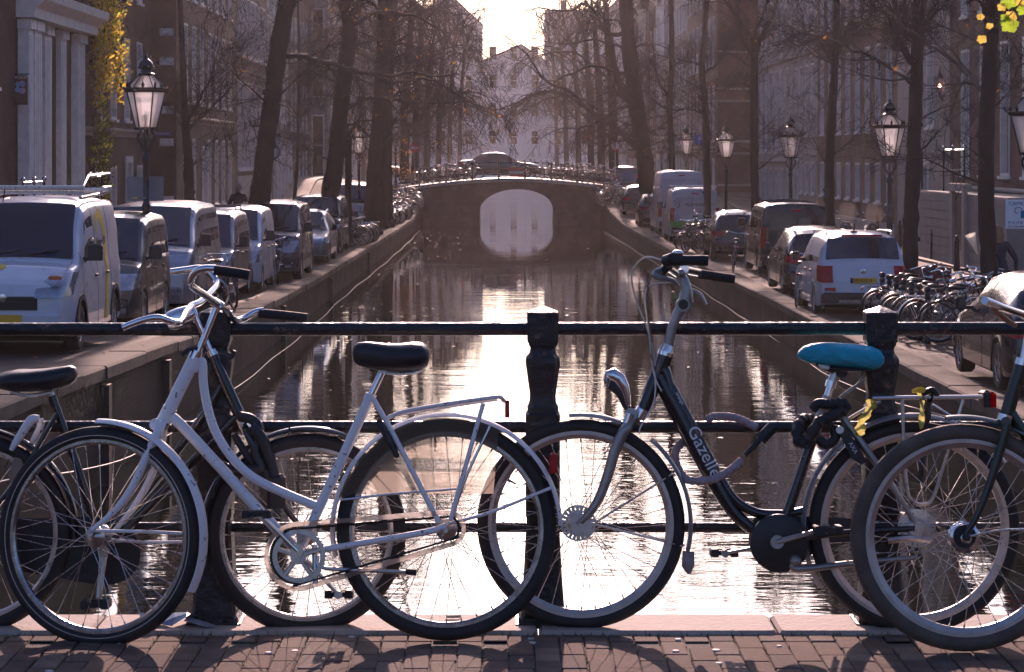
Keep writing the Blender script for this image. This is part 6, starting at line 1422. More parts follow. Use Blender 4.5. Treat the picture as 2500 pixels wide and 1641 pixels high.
# headlight, hub brake, transmission
mb = MB(); rings = []
for (px, py, r_) in ((1480,925,.010),(1485,919,.020),(1496,916,.0245),(1511,925,.024),(1523,946,.019),(1530,970,.014),(1533,992,.010)):
    cc_ = B.p(px, py, 0); rings.append((cc_, r_))
mb.tube([c for c, _ in rings], [r for _, r in rings], 14); mb.build('headlight', chrome, B.root, 1.2)
mb = MB(); mb.tube(B.P([(1486,940,0),(1500,944,0),(1516,962,0),(1526,990,0),(1530,1000,0)]), [.015,.018,.015,.010,.007], 12); mb.build('headlight_shell', plastic, B.root)
mb = MB(); c0 = B.p(1480,928,0); mb.ball(c0, .018, 10, 6, (.5,1,1)); mb.build('headlight_lens', clear_lens, B.root)
def disc(name, px, py, w, r, m, holes=22, th=.004):
    c0 = B.p(px, py, w); mb = MB(); n = holes*4
    for k in range(n):
        a, a2 = 2*pi*k/n, 2*pi*(k+1)/n; slot = k % 4 == 0
        for ra, rb in ((.02, r*.72), (r*.72, r*.9), (r*.9, r)):
            if slot and rb == r*.9: continue
            mb.add([(c0.x+q*cos(t), c0.y, c0.z+q*sin(t)) for q, t in ((ra,a),(rb,a),(rb,a2),(ra,a2))], [(0,1,2,3)])
    mb.lathe([(.026,-.014),(.034,-.006),(.034,.02)], 16, c0, 'y'); return mb.build(name, m, B.root, .3)
disc('brake_disc', 1411, 1277, -.045, .058, steel); mb = MB(); q_ = [B.p(*z) for z in b4((350,880,-.05),(380,840,-.05),(420,840,-.05),(455,900,-.05),(455,935,-.05),(410,950,-.05),(365,925,-.05))]; mb.loft([q_, [p+Vector((0,-.012,0)) for p in q_]], True, True); mb.build('brake_plate', steel, B.root, .4)
disc('brake_disc', 2238, 1290, -.05, .062, steel, 20)
B.tube('brake_arm', b6((590,965,-.055),(680,955,-.06),(780,965,-.055)), .012, steel, 8)
for a, b_ in (((1452,1276,-.05),(1640,1158,-.03)), ((1452,1280,-.05),(1668,1334,-.03)), ((1455,1275,.05),(1645,1156,.03)), ((1455,1281,.05),(1672,1332,.03))): B.tube('mudguard_stay', [a, b_], .0032, spoke_m, 6)
mb = MB(); c0 = B.p(1903,1327,-.045); mb.lathe([(.085,0),(.094,.004),(.094,.028),(.085,.032)], 32, c0, 'y'); mb.build('chain_case', plastic, B.root)
cs = [(1850,1262),(1990,1262),(2120,1268),(2240,1272),(2250,1290),(2240,1308),(2120,1318),(2000,1345),(1940,1385),(1880,1388),(1838,1355),(1828,1310)]
cs = smooth_path([Vector((x,y,0)) for x, y in cs], 4, True); mb = MB(); mb.loft([[B.p(q.x,q.y,.015) for q in cs], [B.p(q.x,q.y,.04) for q in cs]], True, True); mb.build('chain_case', plastic, B.root, .5)
B.crank(1897,1323,2017,1290,-.085,sil,.013,plen=.08); B.crank(1897,1328,1770,1351,.075,sil,.011)
B.tube('kickstand', b6((170,1060,-.04),(180,1095,-.045),(440,1068,-.06),(720,1042,-.08)), [.016,.013,.010,.008], sil, 10); B.ball('kickstand_joint', *b6((170,1058,-.04))[0], .022, sil)
# rack and tail lamp
al = mat('silver_rack', (.6,.58,.56), .3, .9, .1, 20)
for w in (-.055, .055):
    B.tube('rack', [(2130,972,w),(2200,971,w),(2300,970,w),(2398,969,w)], .0068, al, 10)
    B.tube('rack_strut', [(2203,975,w),(2206,1080,w),(2214,1190,w*1.1),(2226,1222,w*1.1),(2252,1232,w*1.1),(2276,1218,w*1.1),(2300,1150,w),(2352,976,w)], .006, al, 8)
    B.tube('rack_brace', [(2276,988,w),(2330,1022,w),(2345,1030,w)], .005, al, 8)
    B.tube('rack_brace', [(2073,1022,w*.5),(2110,1000,w*.7),(2150,980,w)], .0052, al, 8)
for px in (2165, 2245, 2325, 2390): B.tube('rack_slat', [(px,971,-.055),(px,971,.055)], .005, al, 8)
mb = MB(); c0 = B.p(2404,975,0); mb.cbox((c0.x-.012,c0.y-.05,c0.z-.025),(c0.x+.012,c0.y+.05,c0.z+.03),.008); mb.build('lamp_housing', plastic, B.root, .4)
mb = MB(); c0 = B.p(2418,976,0); mb.cbox((c0.x-.012,c0.y-.045,c0.z-.024),(c0.x+.012,c0.y+.045,c0.z+.026),.008); mb.build('tail_light', leafmat('glowing_red_lens', (.5,.01,.02), (.95,.03,.03)), B.root, .4)
yl = leafmat('yellow_plastic_strip', (.42,.40,.10), (.75,.70,.22))
def ribbon(name, pts, wd, m, w=0., y_=.0):
    q = smooth_path(B.P(pts), 5); mb = MB(); rows = []
    for i, p in enumerate(q):
        k = wd*(1+.25*sin(i*1.7)); rows.append([p+Vector((-k, .012*sin(i), 0)), p+Vector((0, -.008*cos(i*.8), 0)), p+Vector((k, .01*sin(i*1.3), .004))])
    mb.loft(rows, False, False); return mb.build(name, m, B.root, 1.)
ribbon('luggage_strap', b6((520,325,-.06),(510,370,-.065),(470,430,-.07),(465,490,-.07)), .016, yl); ribbon('luggage_strap', b6((725,275,-.06),(745,340,-.065),(742,460,-.06)), .008, yl); ribbon('luggage_strap', b6((800,290,-.06),(775,340,-.065),(765,450,-.06),(735,700,-.06)), .009, plastic)
B.tube('strap_knot', b6((700,290,-.05),(740,282,-.06),(790,300,-.05)), [.006,.010,.006], yl, 8); B.tube('strap_knot', b6((745,300,-.05),(790,282,-.065),(815,305,-.05)), .010, plastic, 8)
# locks
lk = mat('quilted_lock_sleeve', (.022,.021,.024), .6, 0, .4, 18, bump=.5, bsc=30)
pts = b6((330,350,-.06),(380,345,-.07),(395,365,-.07),(340,400,-.075),(280,430,-.075),(230,500,-.075),(190,520,-.07),(180,460,-.05),(200,420,.0),(240,420,.04))
q = smooth_path(B.P(pts), 6); mb = MB(); mb.tube(q, [.0195*(1+.16*sin(i*1.9)) for i in range(len(q))], 10); mb.build('chain_lock', lk, B.root)
B.tube('chain_lock', b6((250,370,-.04),(275,345,-.05),(330,350,-.06)), .017, lk, 10); B.tube('chain_lock', b6((270,500,-.05),(310,530,-.05),(350,500,-.05),(345,450,-.04)), .017, lk, 10)
mb = MB(); a_ = B.P(b6((345,440,-.045),(395,450,-.045),(490,605,-.045),(460,620,-.045),(420,590,-.045))); mb.loft([a_, [p+Vector((0,-.03,0)) for p in a_]], True, True); rl_ = mb.build('ring_lock', plastic, B.root, .4)
mb = MB(); c0 = B.p(*b6((372,463,-.076))[0]); mb.lathe([(.013,-.004),(.013,.004)], 14, c0, 'y'); mb.build('lock_cylinder', steel, B.root)
pink = mat('faded_pink_sleeve', (.38,.30,.31), .8, 0, .2, 25, bump=.5, bsc=60)
pts = b4((975,415,.05),(1020,402,.04),(1090,405,.03),(1150,425,.02),(1205,455,.0)); q = smooth_path(B.P(pts), 8); mb = MB(); mb.tube(q, [.013*(1+.13*sin(i*2.3)) for i in range(len(q))], 10); mb.build('cable_lock', pink, B.root)
pts = b4((870,515,.05),(835,560,.04),(838,620,.03),(880,685,-.01),(950,695,-.035),(1020,682,-.04),(1090,640,-.03),(1135,600,-.02)); q = smooth_path(B.P(pts), 8); mb = MB(); mb.tube(q, [.0135*(1+.1*sin(i*2.1)) for i in range(len(q))], 10); mb.build('cable_lock', pink, B.root)
B.tube('lock_body', b5((1100,1395,-.02),(1010,1490,-.02)), .02, plastic, 12); B.tube('lock_stick', b5((1015,1480,-.02),(900,1600,-.02)), .009, plastic, 10)
# lettering along the down tube and the ring lock
def along(s, a, b_, size, m, off, w=-.029, xs=1., shear=0., cen=False):
    A, C = B.p(*a, w), B.p(*b_, w); d = (C-A).normalized(); ang = atan2(d.z, d.x)
    return text(s, size, m, B.root, Matrix.Translation(A+Vector((0,off,0))) @ Matrix.Rotation(-ang, 4, 'Y') @ Matrix.Rotation(pi/2, 4, 'X'), align='LEFT', xs=xs, shear=shear)
along('Gazelle', (1688,1042), (1765,1192), .058, whp, -.0, w=-.0285, xs=1.05)
along('orange', (1652,958), (1680,1008), .016, whp, 0, w=-.029); along('AXA', (2075,1080), (2095,1115), .02, whp, 0, w=-.078)

# ---- dark green bicycle at the right edge, facing left ----
B = Bike('green_bicycle', 'dark green bicycle with broad brown front tyre cut by the right edge', 7.50, radians(3), px0=2700)
M = B.wheel(2353, 1312, .0, .352, radians(-2), brown_tyre, .026, rim_al, seed=12, rim_w=.034, rim_d=.028, hub=(.028,.045), hub_m=chrome, valve=-.6); B.fender(M, .368, radians(-20), radians(98), green_bike, .06)
for w in (-.058, .058): B.tube('fork', [(2460,1035,w),(2448,1080,w),(2415,1185,w),(2385,1260,w),(2357,1306,w)], [.0145,.0145,.013,.011,.009], green_bike, 12)
B.tube('fork_crown', [(2456,1030,-.06),(2456,1030,.06)], .016, green_bike, 12, sm=0)
B.tube('head_tube', [(2456,1022),(2476,950),(2498,880)], .022, green_bike, 16); B.tube('headset', [(2452,1028),(2456,1012)], .025, chrome, 16); B.tube('headset', [(2494,892),(2498,876)], .025, chrome, 16)
B.tube('stem', [(2498,880),(2512,800),(2506,770)], .0125, chrome, 12)
B.tube('handlebar', [(2506,772,0),(2490,765,-.06),(2474,760,-.12),(2440,748,-.22),(2404,733,-.28)], .0128, chrome, 14); B.tube('handlebar', [(2506,772,0),(2560,768,.1),(2640,765,.26)], .0125, chrome, 14)
B.tube('grip', [(2404,733,-.28),(2455,757,-.24)], .0001, rubber, 6)
tan = mat('tan_leather', (.3,.12,.04), .5, 0, .25, 15)
B.tube('hand_guard', [(2420,752,-.24),(2450,775,-.2),(2478,795,-.1)], [.004,.010,.008], tan, 8)
B.tube('down_tube', [(2462,1000),(2560,1150),(2700,1340)], .019, green_bike, 12); B.tube('top_tube', [(2490,915),(2600,930),(2840,945)], .0155, green_bike, 12)
B.tube('seat_tube', [(2700,1340),(2845,940)], .0165, green_bike, 12); B.tube('seat_post', [(2845,940),(2870,870)], .013, chrome, 12)
B.wheel(3190, 1312, .0, .352, 0, brown_tyre, .026, rim_al, seed=13, rim_w=.034)
for w in (-.05, .05): B.tube('chain_stay', [(2700,1340,w*.5),(3190,1312,w)], .010, green_bike); B.tube('seat_stay', [(2850,960,w*.5),(3190,1312,w)], .009, green_bike)
B.saddle('saddle', [(2800,850,862),(2830,838,870),(2900,836,880),(2960,836,885),(3000,850,870)], .2, leather, wprof=[(0,.15),(.3,.35),(.6,.8),(.85,1),(1,.5)])
mb = MB(); c0 = B.p(2360,1312,-.07); mb.lathe([(.012,-.01),(.012,.02)], 6, c0, 'y'); mb.lathe([(.036,.03),(.036,.034)], 22, c0, 'y'); mb.build('axle_nut', trim, B.root, .3)
B.tube('mudguard_stay', [(2365,1310,-.055),(2440,1295,-.05),(2560,1292,-.045)], .004, spoke_m)
B.crank(2700,1340,2760,1450,-.08,steel)
# scrap of blue plastic on the kerb by the left post
sc_ = thing('plastic_scrap', 'crumpled blue plastic wrapper lying on the kerb by the left railing post', 'litter', (-1.08, 7.88, .013))
mb = MB(); rnd = random.Random(3); g = [[(.035*i-.09+rnd.uniform(-.012,.012), .03*j-.05+rnd.uniform(-.01,.01), max(0.001, .018+.02*sin(i*1.7+j)+rnd.uniform(-.01,.014))) for i in range(6)] for j in range(4)]
mb.loft(g, False, False); mb.build('wrapper', mat('blue_wrapper', (.05,.16,.32), .3, 0, .4, 18, c2=(.4,.42,.5)), sc_, .3)
mb = MB(); mb.add([(.06,-.02,.03),(.16,-.05,.004),(.13,-.075,.004),(.05,-.05,.02)], [(0,1,2,3)]); mb.build('flap', mat('grey_wrapper', (.3,.3,.32), .4), sc_, 0)
for px, py in ((715,1512),(1108,1513)):
    y = F*1.53/(py-CY); p = W(px, py, y); mb = MB(); mb.tube([(-.022,0,.007),(.02,.006,.007)], .0045, 7); tag(mb.build('cigarette_end', mat('cigarette_paper', (.6,.5,.4), .8), loc=(p.x, y, .012)), 'small cigarette end on the kerb stone %s' % ('under the dark chain side of the white bicycle' if px < 900 else 'under the rear hub of the white bicycle'), 'cigarette end')
# ---------------- parked bicycles, people, street furniture ----------------
dull_rim = mat('dull_dark_rim', (.22,.21,.2), .45, .9, .2, 20)
def generic_bike(name, label, frame_m, kind=0, seat_mm=leather, fend=black_bike):
    """faces +x, wheel contacts on z=0, origin below the bottom bracket"""
    t = thing(name, label, 'bicycle')
    for x, nm in ((.55, 1), (-.53, 0)):
        mb = MB(); mb.ring(.325, [(.02*cos(a), .02*sin(a)) for a in [2*pi*k/6 for k in range(6)]], 28, c=(x,0,.345)); w = mb.build('wheel', rubber, t, 1.2)
        mb = MB(); mb.ring(.30, [(0,-.012),(0,.012),(-.022,.008),(-.022,-.008)], 28, c=(x,0,.345)); mb.build('rim', dull_rim, w, .5)
        mb = MB()
        for k in range(20): a = 2*pi*k/20; mb.tube([(x+.03*cos(a+.9), (-.03 if k % 2 else .03), .345+.03*sin(a+.9)), (x+.285*cos(a), 0, .345+.285*sin(a))], .0016, 3, False)
        mb.lathe([(.02,-.05),(.02,.05)], 8, (x,0,.345), 'y'); mb.build('spokes', spoke_m, w)
        mb = MB(); a0, a1 = (radians(20), radians(150)) if nm else (radians(30), radians(200)); mb.ring(.36, [(0,-.025),(.008,0),(0,.025),(-.003,0)], 18, a0, a1, (x,0,.345)); mb.build('mudguard', fend, t, .9)
    B_ = Vector((-.02,0,.30)); S_ = Vector((-.17,0,.78)); H1, H2 = Vector((.36,0,.90)), Vector((.42,0,.68)); Fx = Vector((.55,0,.345)); Rx = Vector((-.53,0,.345))
    mb = MB(); mb.tube([H1, H2], .02, 8); mb.tube(smooth_path([H2, (.2,0,.44), B_], 4) if kind else [H2, B_], .017, 8)
    if kind: mb.tube(smooth_path([H1, (.25,0,.55), (.05,0,.42), B_.lerp(S_,.25)], 4), .014, 7)
    else: mb.tube([H1, S_], .015, 8)
    mb.tube([B_, S_], .016, 8)
    for s in (-.05, .05): mb.tube([S_, Rx+Vector((0,s,0))], .009, 6); mb.tube([B_, Rx+Vector((0,s,0))], .010, 6)
    mb.build('frame', frame_m, t)
    mb = MB()
    for s in (-.05, .05): mb.tube(smooth_path([H2+Vector((.01,s,0)), (.47,s,.53), Fx+Vector((0,s,0))], 3), .011, 7)
    mb.build('fork', frame_m, t)
    mb = MB(); mb.tube([H1, (.32,0,1.06)], .012, 7)
    for s in (-1, 1): mb.tube(smooth_path([(.32,0,1.06), (.36,s*.12,1.08), (.33,s*.25,1.10), (.18,s*.29,1.06), (.10,s*.29,1.04)], 4), .012, 7)
    h = mb.build('handlebar', chrome, t)
    for s in (-1, 1): mb = MB(); mb.tube([(.2,s*.29,1.065), (.08,s*.29,1.035)], .018, 8); mb.build('grip', rubber, h)
    mb = MB(); mb.tube([S_, (-.20,0,.88)], .013, 7); mb.build('seat_post', chrome, t)
    rings = []
    for x, w, zt, zb in ((-.33,.05,.93,.90),(-.31,.09,.95,.88),(-.24,.10,.955,.87),(-.14,.055,.935,.88),(-.06,.03,.93,.89),(-.03,.015,.92,.90)):
        rings.append([(x, w*cos(a), lerp(zb, zt, .5+.5*sin(a))) for a in [2*pi*k/10 for k in range(10)]])
    mb = MB(); mb.loft(rings, True, True); mb.build('saddle', seat_mm, t, 1.2)
    mb = MB()
    for s in (-.06, .06): mb.tube([(-.27,s,.74), (-.82,s,.75)], .006, 5); mb.tube([(-.72,s,.75), (-.53,s,.36)], .006, 5)
    for x in (-.35,-.5,-.65,-.82): mb.tube([(x,-.06,.745), (x,.06,.745)], .005, 5)
    mb.build('rack', fend if kind else chrome, t)
    mb = MB(); mb.ball((-.85,0,.70), .03, 8, 5, (.5,1.3,.8)); mb.build('tail_light', red_lens, t)
    cs = smooth_path([Vector((x,z,0)) for x, z in ((.09,.30),(.0,.41),(-.25,.40),(-.55,.385),(-.57,.32),(-.3,.25),(-.02,.19))], 4, True); mb = MB(); mb.loft([[(q.x,-.055,q.y) for q in cs], [(q.x,-.035,q.y) for q in cs]], True, True); mb.build('chain_case', plastic, t, .5)
    mb = MB(); mb.tube([(-.02,-.07,.30),(.06,-.09,.15)], .009, 6); mb.cbox((.02,-.17,.13),(.10,-.085,.155),.005); mb.build('pedal', steel, t)
    mb = MB(); mb.tube([(-.02,.07,.30),(-.10,.09,.45)], .009, 6); mb.cbox((-.14,.085,.44),(-.06,.17,.465),.005); mb.build('pedal', steel, t)
    mb = MB(); mb.tube([(.37,0,.93),(.45,0,.90)], .01, 6); mb.lathe([(.02,0),(.045,.03),(.045,.06)], 10, (.45,0,.90), 'x'); mb.build('headlight', chrome, t)
    return t
protos = [generic_bike('parked_bicycle', 'p', black_bike, 0), generic_bike('parked_bicycle', 'p', black_bike, 1), generic_bike('parked_bicycle', 'p', mat('dull_silver_enamel', (.33,.33,.34), .35, .5, .15, 20), 0, fend=dull_rim), generic_bike('parked_bicycle', 'p', white_bike, 1, fend=white_bike), generic_bike('parked_bicycle', 'p', mat('dark_red_enamel', (.12,.015,.015), .35, 0, .2, 20), 1)]
used = [False]*len(protos)
def park(k, x, y, z, rz, label, group, tilt=0.):
    o = protos[k] if not used[k] else copy_tree(protos[k]); used[k] = True
    o.location = (x, y, z); o.rotation_euler = (tilt, 0, rz); o['label'] = label
    if group: o['group'] = group
    return o
# rack of bicycles in front of the right trees
g = 'bicycles in the rack on the right quay'
rk = [(7.35,40.2,1,.12,'black bicycle nearest the right end of the rack, saddle towards the water'),(7.1,41.0,3,.25,'white framed bicycle in the rack on the right quay'),(7.2,41.9,0,-.08,'black bicycle in the rack just behind the white framed bicycle'),(7.05,42.6,2,.18,'silver bicycle in the middle of the rack on the right quay'),(7.2,43.4,1,.02,'black step through bicycle behind the silver bicycle in the rack'),(7.0,44.2,0,.2,'black bicycle near the far end of the rack'),(7.3,45.0,2,-.1,'silver bicycle at the far end of the rack beside the white off road car'),(8.6,41.5,1,3.3,'black bicycle on the street side of the rack, facing the houses'),(8.7,42.9,0,3.0,'black bicycle leaning on the tree behind the rack'),(8.5,44.3,4,3.2,'dark red bicycle behind the rack beside the lamp post'),(8.6,39.8,0,3.25,'black bicycle behind the rack nearest the silver car')]
for x, y, k, a, lab in rk: park(k, x+.42, y, zr(y)+.03, a, lab, g, R.uniform(-.14,.14))
for x, y, k, a, lab in [(7.9,40.8,0,.4,'black bicycle lying across its neighbours at the near end of the rack'),(8.0,43.0,1,-.35,'black step through bicycle pressed sideways into the middle of the rack'),(7.7,44.6,0,.5,'black bicycle leaning over the far posts of the rack'),(8.2,41.2,0,2.6,'black bicycle wedged crosswise between the rack and the tree')]: park(k, x+.1, y, zr(y)+.05, a, lab, g, R.uniform(-.3,.3))
rack = thing('bicycle_rack', 'row of short iron posts with round tops joined by a bar on the right quay', 'bicycle rack', (7.1, 40.3, zr(42)))
for i in range(7):
    mb = MB(); mb.lathe([(.055,0),(.05,.1),(.045,.8),(.06,.84),(.03,.88)], 8, (0,i*.8,0)); mb.ball((0,i*.8,.92), .06, 8, 6); mb.build('rack_post', iron, rack)
mb = MB(); mb.tube([(0,-.2,.72),(0,5.0,.72)], .022, 6); mb.build('bar', steel, rack)
cr_ = thing('bicycle_crate', 'dark red plastic crate among the bicycles by the lamp post', 'crate', (8.0, 44.7, zr(45)+.84))
redc = mat('red_crate_plastic', (.13,.012,.018), .5, 0, .2, 12)
for lo, hi in (((-.28,-.2,0),(.28,.2,.015)), ((-.28,-.2,.016),(-.26,.2,.26)), ((.26,-.2,.016),(.28,.2,.26)), ((-.259,-.2,.016),(.259,-.185,.26)), ((-.259,.185,.016),(.259,.2,.26))):
    mb = MB(); mb.box(lo, hi); mb.build('panel', redc, cr_, 0)
# other bicycles on the right quay
park(2, 6.25, 50.9, zr(51)+.03, 1.35, 'silver bicycle standing between the white off road car and the black crossover', None, .1)
park(0, 6.35, 66.5, zr(66)+.03, 1.5, 'black bicycle leaning at the corner of the black passenger van', None, .12)
g = 'bicycles heaped before the lettered white van'
for i in range(9):
    x, y = 6.35+(i % 3)*.52+R.uniform(-.12,.12), 80.5+(i//3)*1.0+R.uniform(-.2,.2)
    park([0,2,1,0,1,2,0,1,0][i], x, y, zr(y)+.03+(.25 if i > 6 else 0), R.uniform(.2,1.3)+(3.14 if i % 4 == 3 else 0), 'dark bicycle in the tangled heap before the lettered white van', g, R.uniform(-.25,.25))
# left quay
cb = park(0, -5.35, 57.6, zl(57)+.03, -1.45, 'black bicycle with a wire basket before the dark blue people carrier', None, .08)
mb = MB(); bq = [(.5,-.19,.78),(.85,-.19,.78),(.85,.19,.78),(.5,.19,.78)]
for z, gx in ((.78,.03),(.9,.01),(1.04,0)):
    q = [(.5+gx,-.19+gx,z),(.85-gx,-.19+gx,z),(.85-gx,.19-gx,z),(.5+gx,.19-gx,z)]; mb.tube(q+[q[0]], .008, 4)
for i in range(8):
    t = i/7; mb.tube([(.5+.35*t,-.19,1.04),(.53+.29*t,-.16,.78)], .005, 4); mb.tube([(.5+.35*t,.19,1.04),(.53+.29*t,.16,.78)], .005, 4)
mb.build('basket', iron, cb)
park(1, -5.3, 46.6, zl(46)+.03, -1.2, 'black bicycle by the corner of the silver passenger van', None, .1)
g = 'bicycles standing at the kerb before the silver high van'
for i in range(6):
    y = 84.5+i*.75; park([0,1,0,1,0,2][i], -5.35+R.uniform(-.1,.1), y, zl(y)+.03, R.uniform(2.7,3.4), 'dark bicycle in the short row at the kerb before the silver high van', g, R.uniform(-.12,.12))
g = 'glinting bicycles by the left end of the arch bridge'
for i in range(22):
    y = 108+i*1.25; x = -5.6+(i % 2)*.3+R.uniform(-.15,.15)+(.35 if y > 128 else 0)
    park([0,1,2,0,0,1,4][i % 7], x, y, zl(y)+.03, R.uniform(2.7,3.5), 'bicycle in the long glinting row leading up to the left end of the arch bridge', g, R.uniform(-.15,.15))
g = 'bicycles along the railings of the arch bridge'
for i in range(24):
    x = [-4.3,-3.9,-3.3,-2.9,-2.4,-1.9,2.7,3.0,3.5,3.9,4.2,4.7,5.0,5.3,5.6,6.0,2.3,3.3,4.4,5.8,1.6,4.9,-3.6,-2.6][i]; far = i > 15
    park([0,1,0,2,1,0,0,1][i % 8], x, YB+(.55 if not far else BD-.7)+R.uniform(-.08,.1), deckz(x)+.01, R.uniform(-.2,.2)+(3.14 if i % 3 == 0 else 0), 'bicycle leaning on a railing of the arch bridge', g, R.uniform(-.12,.12))
g = 'bicycles by the right end of the arch bridge'
for i in range(6):
    y = 131+i*1.1; park([0,1,2][i % 3], 6.0+R.uniform(-.1,.15), y, zr(y)+.03, R.uniform(-.3,.3), 'bicycle in the row at the right end of the arch bridge', g, R.uniform(-.1,.1))
for k in range(len(protos)):
    if not used[k]: pass
# bollards on the right pavement
bo = None
for px, y, lab in ((2197,83,'bollard left of the knotted tree, farthest of the right bank row'),(2277,72.8,'bollard at the foot of the right bank stairs'),(2336,66.5,'bollard before the banded stoop wall, left of the person'),(2142,92,'bollard seen left of the large lamp post')):
    x = (px-CX)*y/F
    if bo is None:
        bo = thing('bollard', 'x', 'bollard', group='bollards along the right pavement'); mb = MB(); mb.lathe([(.10,0),(.095,.12),(.085,.14),(.06,.78),(.075,.8),(.075,.84),(.055,.86),(.05,.9)], 10); mb.build('post', iron, bo); mb = MB(); mb.ball((0,0,.94), .055, 8, 6); mb.build('cap', iron, bo); o = bo
    else: o = copy_tree(bo)
    o.location = (x, y, zr(y)+.06); o['label'] = lab
for y in (95, 99, 103, 108, 113): 
    o = copy_tree(bo); o.location = (12.55-(y-95)*.004, y, zr(y)+.06); o['label'] = 'bollard in the farther part of the right pavement row'
# A-frame board by the pavement
ab = thing('board_stand', 'dark folding board stand on the right pavement beyond the black van', 'sign board', (9.6, 86, zr(86)))
for s in (-1, 1):
    mb = MB(); mb.loft([[(-.42,s*.3,.05),(.42,s*.3,.05),(.42,s*.04,1.25),(-.42,s*.04,1.25)], [(-.42,s*.3+.03,.05),(.42,s*.3+.03,.05),(.42,s*.04+.03,1.25),(-.42,s*.04+.03,1.25)]], True, True); mb.build('board', mat('blackboard', (.02,.02,.022), .6), ab, 0)
    for x in (-.4, .4): mb = MB(); mb.tube([(x,s*.33,0),(x,s*.05,1.28)], .025, 5); mb.build('leg', tim, ab)
# signs
pol = thing('police_sign', 'white police notice with blue lettering and a padlock drawing at the right edge', 'sign', (0,0,0))
c = W(2494, 523, 36); ww, hh = .238, .216
mb = MB(); mb.cbox((c.x-ww,c.y-.01,c.z-hh), (c.x+ww,c.y+.02,c.z+hh), .008); mb.build('board', whp, pol, .3)
signb = mat('sign_blue', (.03,.12,.32), .4); teal = mat('sign_teal', (.02,.2,.35), .4)
RXF = Matrix.Rotation(pi/2, 4, 'X')
text('CAMERA', .078, signb, pol, Matrix.Translation((c.x-ww+.04,c.y-.012,c.z+.155)) @ RXF, align='LEFT', xs=1.1); text('POLITIE', .062, signb, pol, Matrix.Translation((c.x-ww+.035,c.y-.012,c.z-.13)) @ RXF, align='LEFT', xs=1.05); text('Tel. 0900 8844', .04, ink, pol, Matrix.Translation((c.x-ww+.035,c.y-.012,c.z-.187)) @ RXF, align='LEFT')
mb = MB(); mb.box((c.x-.015,c.y-.014,c.z-.06), (c.x+.12,c.y-.010,c.z+.05), 0); mb.tube(smooth_path([(c.x+.02,c.y-.012,c.z+.05),(c.x-.03,c.y-.012,c.z+.10),(c.x-.10,c.y-.012,c.z+.08),(c.x-.09,c.y-.012,c.z+.02),(c.x-.05,c.y-.012,c.z+.02)], 5), .006, 5); mb.build('padlock_drawing', teal, pol, 0)
mb = MB(); mb.tube([(c.x+.1,c.y+.04,zr(36)),(c.x+.1,c.y+.04,c.z+hh)], .03, 8); mb.build('post', steel, pol)
ow = thing('one_way_sign', 'square blue one way sign with a white arrow between two right bank trees', 'sign', (0,0,0)); c = W(1708, 341, 104)
mb = MB(); mb.cbox((c.x-.2,c.y,c.z-.2), (c.x+.2,c.y+.02,c.z+.2), .01); mb.build('board', mat('traffic_blue', (.03,.13,.42), .35), ow, .3)
mb = MB(); mb.prism([(-.035,-.15),(.035,-.15),(.035,.0),(.11,.0),(0,.15),(-.11,.0),(-.035,.0)], lambda u, v_, t: (c.x+u, c.y+t, c.z+v_), -.006, -.001); mb.build('arrow', whp, ow, 0)
mb = MB(); mb.tube([(c.x,c.y+.05,zr(104)),(c.x,c.y+.05,c.z+.2)], .03, 6); mb.build('post', steel, ow)
def round_sign(label, px, py, y, r, bar=True, face=redp):
    t = thing('no_entry_sign' if bar else 'round_sign', label, 'sign', (0,0,0)); c = W(px, py, y)
    mb = MB(); mb.lathe([(r,.02),(r,0)], 20, c, 'y'); mb.build('disc', face, t, .5)
    if bar: mb = MB(); mb.box((c.x-r*.75,c.y-.008,c.z-r*.16), (c.x+r*.75,c.y-.001,c.z+r*.16)); mb.build('bar', whp, t, 0)
    else: mb = MB(); mb.lathe([(r*.78,-.002),(r*.78,-.006)], 20, c, 'y'); mb.build('face', whp, t, .5)
    mb = MB(); z0 = (zl if c.x < 0 else zr)(y); mb.tube([(c.x,c.y+.05,z0),(c.x,c.y+.05,c.z+r)], .03, 6); mb.build('post', steel, t)
round_sign('red no entry sign with a white bar near the left end of the arch bridge', 1013, 361, 140, .30); round_sign('round white sign with a red ring near the right end of the arch bridge', 1502, 355, 146, .32, False)
round_sign('round blue sign half hidden behind the leaning elm trunk', 666, 371, 90, .28, False, bluep)
sb = thing('back_of_sign', 'plain grey back of a square sign fixed to the lamp post on the left bank', 'sign', (0,0,0)); c = W(355, 461, 41.4)
mb = MB(); mb.cbox((c.x-.31,c.y,c.z-.21), (c.x+.31,c.y+.02,c.z+.21), .012); mb.build('plate', mat('grey_sign_back', (.2,.21,.24), .5, .3, .1, 6), sb, .3); mb = MB(); mb.tube([(c.x+.04,c.y+.04,zl(41)),(c.x+.04,c.y+.04,c.z+.2)], .022, 6); mb.build('post', steel, sb)
mb = MB(); mb.box((c.x-.22,c.y-.003,c.z-.17), (c.x-.14,c.y-.001,c.z-.145)); mb.build('sticker', yel, sb, 0)
